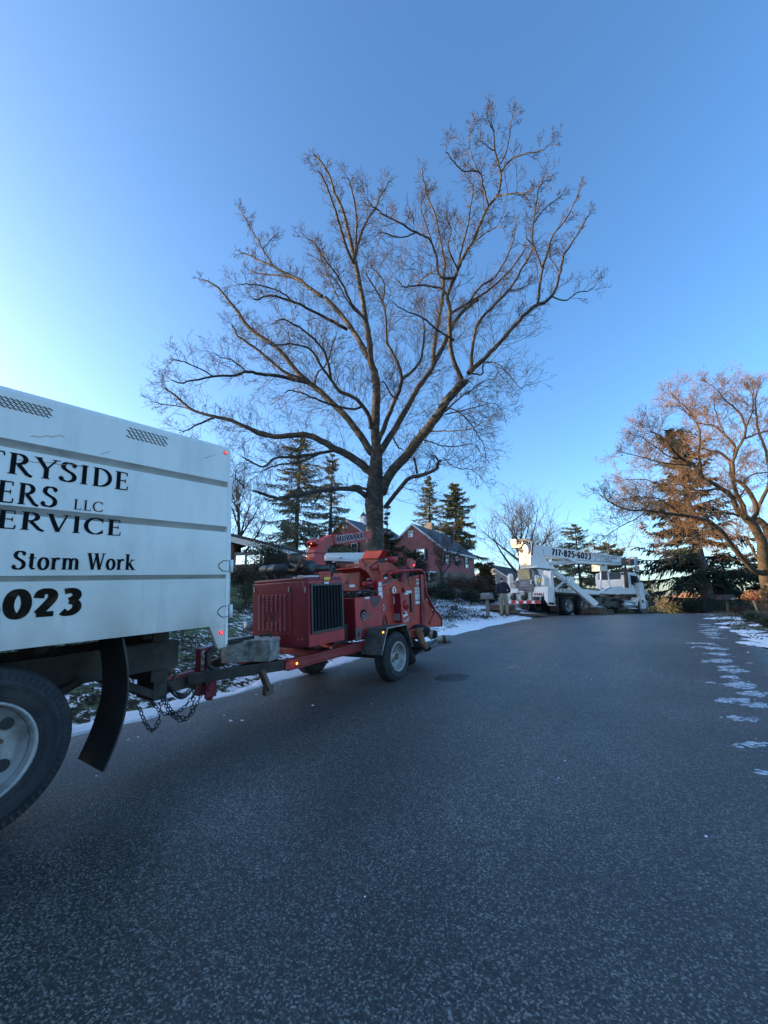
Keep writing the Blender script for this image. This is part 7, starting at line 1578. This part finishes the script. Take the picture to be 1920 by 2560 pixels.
for pts, w0, w1, dz in L8:
    n = len(pts); tot = sum(math.hypot(pts[j+1][0]-pts[j][0], pts[j+1][1]-pts[j][1]) for j in range(n-1)); acc = 0; p3 = []
    dz0 = 0 if w0 > 13 else dz*.6
    for i, (u, v) in enumerate(pts):
        if i: acc += math.hypot(u-pts[i-1][0], v-pts[i-1][1])
        p3.append(P(*Z8(u, v), dep8+dz0+(dz-dz0)*acc/tot)-ro)
    if w0 == 34: p3[0] = V((0, 0, -.2))
    q = cat3(p3, 4); m = len(q)
    for i in range(1, m-1): q[i] = q[i]+rv(rg)*.02
    rs = [max(.008, (w0*.84+(w1-w0*.84)*(i/(m-1))**.85)/2000*dep8*(1.35 if (w0 == 34 and i < 2) else 1)) for i in range(m)]; big8.tube(q, rs, 10 if w0 > 9 else 6, cap=False)
    ll = 0; nxt = .4 if w0 < 12 else 1.2; total = sum((q[i+1]-q[i]).length for i in range(m-1))
    for i in range(m-1):
        sg = q[i+1]-q[i]; L = sg.length
        while ll+L > nxt and w0 < 30:
            p = q[i]+sg*((nxt-ll)/L); ax = sg.normalized(); side = rv(rg); side = (side-ax*side.dot(ax)).normalized()
            grow(tw8, rg, p, ax*.6+side*.8+V((0, 0, .15)), rg.uniform(.7, 1.7)*(1-.3*ll/total), min(.012, rs[i]*.5), 3 if rg.random() < .7 else 2, (3, 4, 5), up=.14, wig=.18); nxt += rg.uniform(.11, .21)
        ll += L
    if w0 < 30:
        for k in range(4): grow(tw8, rg, q[-1], (q[-1]-q[-3]).normalized()+rv(rg)*.45, rg.uniform(.35, .7), .008, 3, (3, 4, 5), up=.12)
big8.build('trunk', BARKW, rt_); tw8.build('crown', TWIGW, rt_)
lf = MB(sheet=True)
for cx, cy, sp, n in ((395,1190,45,60), (780,1100,60,40), (780,560,50,40), (700,1040,120,30), (600,900,300,30)):
    c = P(*Z8(cx, cy), dep8-2)-ro
    near_ = [v for v in tw8.v[::7] if (v-c).length < sp*.3165*dep8/1000*1.6] or tw8.v[:50]
    for k in range(n): q = near_[rg.randrange(len(near_))]; a_, c_ = rv(rg)*.09, rv(rg)*.06; lf.add([q, q+a_, q+a_+c_, q+c_], [(0,1,2,3)])
lf.build('leaves', DEADLEAF, rt_)
# shoots at the foot of the right tree
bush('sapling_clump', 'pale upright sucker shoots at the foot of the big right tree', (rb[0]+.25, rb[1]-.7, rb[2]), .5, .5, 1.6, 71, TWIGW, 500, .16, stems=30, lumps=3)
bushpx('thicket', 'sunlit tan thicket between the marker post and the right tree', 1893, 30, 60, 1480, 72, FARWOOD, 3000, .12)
# far woods and trees beyond the crest
bushpx('far_tree', 'rounded yellow green tree beyond the crest right of the crane bumper', 1668, 95, 78, 1487, 73, FARGRN, 5200, .34, lumps=9)
bushpx('far_shrub', 'low tan brush beyond the crest behind the front wheel of the crane', 1625, 80, 50, 1512, 74, FARGRN, 2000, .3)
fw = MB(sheet=True); rg = random.Random(9); tws = Twigs()
for k in range(120):
    px = rg.uniform(1672, 1960); d_ = rg.uniform(105, 190); g_ = gp(px, d_); yt = 1492+(1715-px)*.13*(1 if px < 1715 else -.03)+rg.uniform(0, 14); hh = max(3, hgt(px, yt, d_)); r_ = rg.uniform(2.6, 5)
    for q in range(520):
        u = rv(rg); p = V(g_)+V((u.x*r_, u.y*r_, hh*.60+u.z*hh*.42)); a_, c_ = (V((rg.gauss(0, .35), rg.gauss(0, .35), 1)).normalized())*rg.uniform(.6, 1.6), rv(rg)*.22; fw.add([p, p+a_, p+a_+c_, p+c_], [(0,1,2,3)])
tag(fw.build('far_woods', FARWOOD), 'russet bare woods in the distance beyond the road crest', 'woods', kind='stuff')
# added treeline out of view on the left, shaped to shade the street
SHADE = []
def shade_tree(k, x, y, h_, r_):
    conifer('spruce_tree', 'unseen evergreen added far left to shade the street', (x, y, H(x, y)), h_, r_, 200+k, SPRUCED, 'unseen evergreens added for shade', dens=.45, gaps=.0, shape=.22, leaf=1.5, z0=.04)
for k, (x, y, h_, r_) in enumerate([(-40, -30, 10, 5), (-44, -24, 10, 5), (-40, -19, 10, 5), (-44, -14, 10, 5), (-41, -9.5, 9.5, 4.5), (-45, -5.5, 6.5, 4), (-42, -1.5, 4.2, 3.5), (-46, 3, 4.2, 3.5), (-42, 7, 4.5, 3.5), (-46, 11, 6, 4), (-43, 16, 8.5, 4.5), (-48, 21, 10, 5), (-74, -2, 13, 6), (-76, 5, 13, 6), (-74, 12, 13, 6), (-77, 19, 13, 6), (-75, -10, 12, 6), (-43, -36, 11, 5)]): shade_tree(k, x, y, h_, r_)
# ---------------------------------------------------------------- ground cover on the bank
gc = MB(sheet=True); rg = random.Random(4)
def clump(x, y, n, sp, lsz, zz=.10):
    z = gz(x, y)
    for k in range(n): q = V((x+rg.gauss(0, sp), y+rg.gauss(0, sp), z+rg.uniform(0, zz))); a_ = V((rg.gauss(0, 1), rg.gauss(0, 1), rg.gauss(.3, .5))).normalized()*lsz; c_ = rv(rg)*lsz*.6; gc.add([q, q+a_*.5+c_*.5, q+a_, q+a_*.5-c_*.5], [(0,1,2,3)])
n_ = 0
while n_ < 2100:
    x = rg.uniform(-13, -6.5); y = rg.uniform(1, 20.5)
    if noise.noise(V((x*.9, y*.9, 2)))+.25*noise.noise(V((x*3, y*3, 1))) < -.08+.12*sm((x+7.4)/1.2): continue
    clump(x, y, 14, .10, rg.uniform(.04, .075)); n_ += 1
gc.build('ground_cover', leafmat('ground_cover_leaves', (.022, .03, .016), (.05, .035, .02), 2)); tag(bpy.data.objects['ground_cover'], 'low leafy ground cover poking through the snow on the left bank', 'ground cover', kind='stuff')
gc = MB(sheet=True)
for k in range(420):
    x = XR(20)+rg.uniform(.3, 5); y = rg.uniform(9, 32); 
    if noise.noise(V((x*.8, y*.5, 7))) < -.1: continue
    clump(x, y, 22, .16, .05, .10)
tag(gc.build('verge_grass', leafmat('verge_grass_blades', (.05, .05, .022), (.12, .08, .04), 2)), 'tufted grass and leaf litter on the right verge', 'grass', kind='stuff')
for i, (px, d_, w_, yt) in enumerate([(1838, 20.5, 30, 1528), (1865, 16, 60, 1543), (1905, 14, 50, 1548)]):
    bushpx('grass_tussock', ['tan tussock of dead grass beside the marker post', 'green brown weedy mound on the right verge', 'weedy mound at the right edge of the photo'][i], px, d_, w_, yt, 80+i, [TWIGBR, SHRUB, SHRUB][i], 900, .06, lumps=5, stems=3)
st = onground(1136, 1524); t = thing('tree_stump', 'small cut stump standing in the snow on the left bank', 'stump', st); t.location.z = gz(st.x, st.y); b = MB(); b.lathe([(.20, -.1), (.17, 0), (.15, .16)], (0,0,0), (0,0,1), 14); b.build('bark', BARK, t); b = MB(); b.lathe([(.15, .155), (0, .165)], (0,0,0), (0,0,1), 14); b.build('cut_face', M('cut_wood', (.28, .16, .09), .8), t)
# ---------------------------------------------------------------- white lift boom behind the chipper
Lf = Frame(gp(860, 19), -30, 0, 0); lt = thing('lift_truck', 'white aerial lift boom resting level behind the chipper', 'lift', mtx=Lf.mat())
l0, l1 = Lf.on(800, 1396, 0, 0), Lf.on(912, 1390, 0, 0); wpx = 19
b = MB(); hh = (Lf.on(860, 1386, 0, 0).z-Lf.on(860, 1404, 0, 0).z)/2
b.prism([(l0.y, Lf.on(812, 1383, 0, 0).z), (l1.y, Lf.on(912, 1381, 0, 0).z), (l1.y, Lf.on(912, 1404, 0, 0).z), (l0.y, Lf.on(812, 1399, 0, 0).z)], 0, .0, -.3); b.build('upper_boom', WHITE2, lt, bevel=.02)
b = MB(); b.cyl(Lf.on(812, 1395, 0, .1), Lf.on(905, 1398, 0, .1), .12, 14); b.build('boom_cylinder', WHITE2, lt)
b = MB(sheet=True); a_, c_, d_ = Lf.on(847, 1397.5, 0, .225), Lf.on(857, 1397.5, 0, .225), Lf.on(847, 1393, 0, .225); text(b, 'LIIC', a_, c_-a_, d_-a_, (d_-a_).length, (c_-a_).length, .2, .1, False); b.build('lettering', INK, lt)
b = MB(); b.box((-.05, l1.y-.4, .9), (-.4, l1.y-.1, Lf.on(912, 1392, 0, 0).z)); b.box((-1.2, l0.y-1, .45), (.6, l1.y+1.0, .95)); b.build('lift_body', WHITE2, lt, bevel=.03)
for y in (l0.y-.2, l1.y+.4):
    for x, sd in ((.6, 1), (-1.2, -1)): wheel(lt, (x-.12*sd, y, .42), .42, .24, sd, .25, 'small')
# ---------------------------------------------------------------- people
SKIN = M('skin', (.42, .25, .18), .5, var=.06); NAVY = M('navy_jacket', (.012, .016, .035), .85, var=.3, scale=10, bump=.3, bs=18); KHAKI = M('khaki_trousers', (.26, .22, .15), .85, var=.12, scale=7, bump=.3, bs=14)
TAN = M('tan_work_jacket', (.22, .10, .045), .85, var=.2, scale=9, bump=.3, bs=18); BOOT = M('dark_boots', (.03, .024, .02), .7); HAT = M('dark_beanie', (.012, .012, .018), .9, bump=.4, bs=60); GLOVE = M('dark_glove', (.02, .02, .022), .7); DENIM = M('dark_trousers', (.015, .015, .018), .85)
def skin(name, nodes, edges, mat, parent, root=0, sub=2):
    me = bpy.data.meshes.new(name); me.from_pydata([n[0] for n in nodes], edges, []); o = bpy.data.objects.new(name, me); COL.objects.link(o); o.parent = parent
    md = o.modifiers.new('skin', 'SKIN'); md.use_smooth_shade = True
    for i, n in enumerate(nodes): r_ = n[1] if isinstance(n[1], tuple) else (n[1], n[1]); me.skin_vertices[0].data[i].radius = r_
    me.skin_vertices[0].data[root].use_root = True
    sd = o.modifiers.new('sub', 'SUBSURF'); sd.levels = sub; sd.render_levels = sub; me.materials.append(mat); return o
def person(name, label, loc, rz, J, cloth, hat=True):
    """J: joints. body = one continuous skinned surface with five-fingered hands; clothes are children"""
    t = thing(name, label, 'person', loc, rz)
    def nd(k, r): return (J[k], r)
    nodes = [nd('pelvis', (.12, .10)), nd('waist', (.12, .09)), nd('chest', (.14, .10)), nd('neckb', (.07, .07)), nd('neck', .055), nd('head1', (.075, .085)), nd('head2', (.08, .10)), nd('head3', (.06, .07))]
    edges = [(0,1),(1,2),(2,3),(3,4),(4,5),(5,6),(6,7)]
    for s_ in 'LR':
        i = len(nodes); nodes += [nd('hip'+s_, .09), nd('knee'+s_, .06), nd('ankle'+s_, .042), nd('toe'+s_, (.045, .03))]; edges += [(0,i),(i,i+1),(i+1,i+2),(i+2,i+3)]
        i = len(nodes); nodes += [nd('sh'+s_, .055), nd('elbow'+s_, .040), nd('wrist'+s_, .027)]; edges += [(2,i),(i,i+1),(i+1,i+2)]
        w_ = V(J['wrist'+s_]); d = (w_-V(J['elbow'+s_])).normalized(); sd = d.orthogonal().normalized(); u = d.cross(sd); palm = w_+d*.06; ip = len(nodes); nodes.append((palm, (.030, .018))); edges.append((i+2, ip))
        for f_, (o_, L_) in enumerate(((-.03, .072), (-.01, .08), (.01, .076), (.03, .06))):
            a = palm+sd*o_+d*.03; q = len(nodes); nodes += [(a, .010), (a+d*L_*.5+u*.008, .009), (a+d*L_*.8+u*.03, .008)]; edges += [(ip,q),(q,q+1),(q+1,q+2)]
        a = w_+d*.03-sd*.035; q = len(nodes); nodes += [(a, .011), (a+d*.035-sd*.02+u*.01, .010), (a+d*.06-sd*.02+u*.02, .009)]; edges += [(ip,q),(q,q+1),(q+1,q+2)]
    skin('body', nodes, edges, SKIN, t)
    # trousers
    nodes = [nd('pelvis', (.155, .125)), nd('waist', (.145, .115))]; edges = [(0,1)]
    for s_ in 'LR': i = len(nodes); a, k_ = V(J['ankle'+s_]), V(J['knee'+s_]); nodes += [nd('hip'+s_, .115), ((V(J['hip'+s_])+k_)/2, .098), nd('knee'+s_, .085), ((a+k_)/2, .076), (a+(k_-a)*.05, .072)]; edges += [(0,i),(i,i+1),(i+1,i+2),(i+2,i+3),(i+3,i+4)]
    skin('trousers', nodes, edges, cloth['legs'], t)
    nodes = [((V(J['pelvis'])+V(J['waist']))/2+V((0, 0, -.02)), (.175, .14)), nd('waist', (.175, .14)), nd('chest', (.19, .145)), nd('neckb', (.11, .10)), (V(J['neck']), .075)]; edges = [(0,1),(1,2),(2,3),(3,4)]
    for s_ in 'LR':
        i = len(nodes); w_, e_ = V(J['wrist'+s_]), V(J['elbow'+s_]); nodes += [nd('sh'+s_, .088), nd('elbow'+s_, .066), (w_+(e_-w_)*.08, .050)]; edges += [(2,i),(i,i+1),(i+1,i+2)]
    skin('jacket', nodes, edges, cloth['top'], t)
    for s_ in 'LR':
        a, q = V(J['ankle'+s_]), V(J['toe'+s_]); skin('boot', [(a+V((0,0,.04)), .058), (a+V((0,0,-.015)), (.056, .05)), (q, (.05, .035))], [(0,1),(1,2)], BOOT, t)
        if cloth.get('glove'):
            w_ = V(J['wrist'+s_]); d = (w_-V(J['elbow'+s_])).normalized(); sd = d.orthogonal().normalized(); u = d.cross(sd); pal = w_+d*.06; ns = [(w_, .036), (pal, (.042, .026))]; es = [(0,1)]
            for o_, L_ in ((-.03, .075), (-.01, .083), (.01, .08), (.03, .064)): a = pal+sd*o_+d*.03; q = len(ns); ns += [(a, .013), (a+d*L_*.5+u*.008, .012), (a+d*L_*.85+u*.03, .011)]; es += [(1,q),(q,q+1),(q+1,q+2)]
            skin('glove', ns, es, GLOVE, t)
    if cloth.get('vest'): skin('vest', [((V(J['waist'])+V(J['chest']))/2, (.20, .155)), nd('chest', (.205, .16)), nd('neckb', (.15, .13)), (V(J['neck']), .10), (V(J['head1']), (.108, .11))], [(0,1),(1,2),(2,3),(3,4)], HAT, t)
    h1_, h2_, h3_ = V(J['head1']), V(J['head2']), V(J['head3']); up_ = (h3_-h1_).normalized(); fwd = V(J['face']).normalized(); rt2 = fwd.cross(up_).normalized()
    if hat: skin('beanie', [(h2_-up_*.01-fwd*.012, (.100, .105)), (h3_+up_*.01, (.085, .09)), (h3_+up_*.055, (.04, .04))], [(0,1),(1,2)], HAT, t)
    b = MB(); hc = (h1_+h2_)/2
    for s_ in (-1, 1): b.lathe([(0, 0), (.011, .002), (0, .008)], hc+fwd*.085+rt2*s_*.032+up_*.01, fwd, 10)
    b.build('eyes', M('eye_dark', (.03, .02, .02), .2), t); b = MB(); b.tube([hc+fwd*.09+up_*.01, hc+fwd*.112-up_*.025, hc+fwd*.09-up_*.035], [.006, .014, .008], 8)
    for s_ in (-1, 1): b.lathe([(.0, -.008), (.022, 0), (.0, .008)], hc+rt2*s_*.085-up_*.005, rt2, 10)
    b.build('nose_and_ears', SKIN, t); b = MB(); b.tube([hc+fwd*.088-up_*.06-rt2*.022, hc+fwd*.096-up_*.058, hc+fwd*.088-up_*.06+rt2*.022], .005, 6); b.build('mouth', M('lips', (.3, .12, .1), .5), t)
    return t
# standing worker, back to the camera, head bowed (local +y is the way he faces)
Js = dict(pelvis=(0,0,.90), waist=(0,.01,1.04), chest=(0,.05,1.26), neckb=(0,.10,1.43), neck=(0,.14,1.48), head1=(0,.18,1.52), head2=(0,.21,1.58), head3=(0,.20,1.65), face=(0,.75,-.6),
  hipL=(-.10,0,.86), kneeL=(-.12,.02,.47), ankleL=(-.13,0,.07), toeL=(-.14,.15,.035), hipR=(.10,0,.86), kneeR=(.12,.03,.47), ankleR=(.12,.0,.07), toeR=(.14,.15,.035),
  shL=(-.20,.05,1.36), elbowL=(-.29,.03,1.10), wristL=(-.20,.24,1.0), shR=(.20,.05,1.36), elbowR=(.29,.04,1.10), wristR=(.16,.26,1.02))
sp_ = onground(1262, 1541); person('person', 'person in a navy jacket and khaki trousers standing with back turned beside the crane tail', (sp_.x, sp_.y, max(H(sp_.x, sp_.y), gz(sp_.x, sp_.y))), rad(28), Js, dict(top=NAVY, legs=KHAKI))
# kneeling worker behind the chipper wheel, reaching down to the blower
Jk = dict(pelvis=(0,0,.42), waist=(.0,.10,.52), chest=(0,.30,.60), neckb=(0,.45,.60), neck=(0,.50,.585), head1=(0,.54,.56), head2=(0,.59,.54), head3=(0,.65,.54), face=(0,.3,-.95),
  hipL=(-.12,0,.40), kneeL=(-.20,.38,.30), ankleL=(-.18,.05,.08), toeL=(-.20,.20,.035), hipR=(.12,0,.38), kneeR=(.18,.24,.08), ankleR=(.17,-.16,.07), toeR=(.17,-.26,.06),
  shL=(-.19,.34,.60), elbowL=(-.26,.40,.36), wristL=(-.05,.50,.30), shR=(.19,.34,.60), elbowR=(.28,.40,.40), wristR=(.10,.46,.30))
kc = P(1004, 1600, 7.8); kg = H(kc.x, kc.y)
person('person', 'person in a tan work jacket and black beanie crouching under the chipper hopper', (kc.x, kc.y, kg), rad(-58), Jk, dict(top=TAN, legs=DENIM, glove=True, vest=True))
# leaf blower on the ground beside the wheel
Bl = Frame((0,0,0), 0, 0, 0); w0, w1, w2 = onground(1032, 1634), onground(1060, 1624), onground(1090, 1611)
t = thing('leaf_blower', 'black leaf blower with ribbed tube lying on the road behind the chipper wheel', 'leaf blower', w0); o0 = V(w0)
b = MB(); pts = [V((0,0,.07)), w1-o0+V((0,0,.07)), w2-o0+V((0,0,.10))]; pp_ = cat3(pts, 10); b.tube(pp_[:12], [.062 if i % 2 else .052 for i in range(12)], 14); b.build('ribbed_tube', BLACK, t); b = MB(); b.tube(pp_[11:], .042, 14); b.build('nozzle', BLACK, t)
b = MB(); b.lathe([(0,-.12),(.11,-.1),(.14,0),(.11,.1),(0,.12)], (-.22,-.05,.15), (1,.5,0), 18); b.build('engine', BLACK, t); b = MB()
for k_ in (0, 1): q = pp_[6+k_]; b.tube([q+V((.03,-.04,.055)), q+V((0,-.065,.0)), q+V((.02,-.05,-.03))], .010, 5)
b.build('white_mark', STICK, t)
print('objects', len(bpy.data.objects), 'faces', sum(len(m.polygons) for m in bpy.data.meshes))
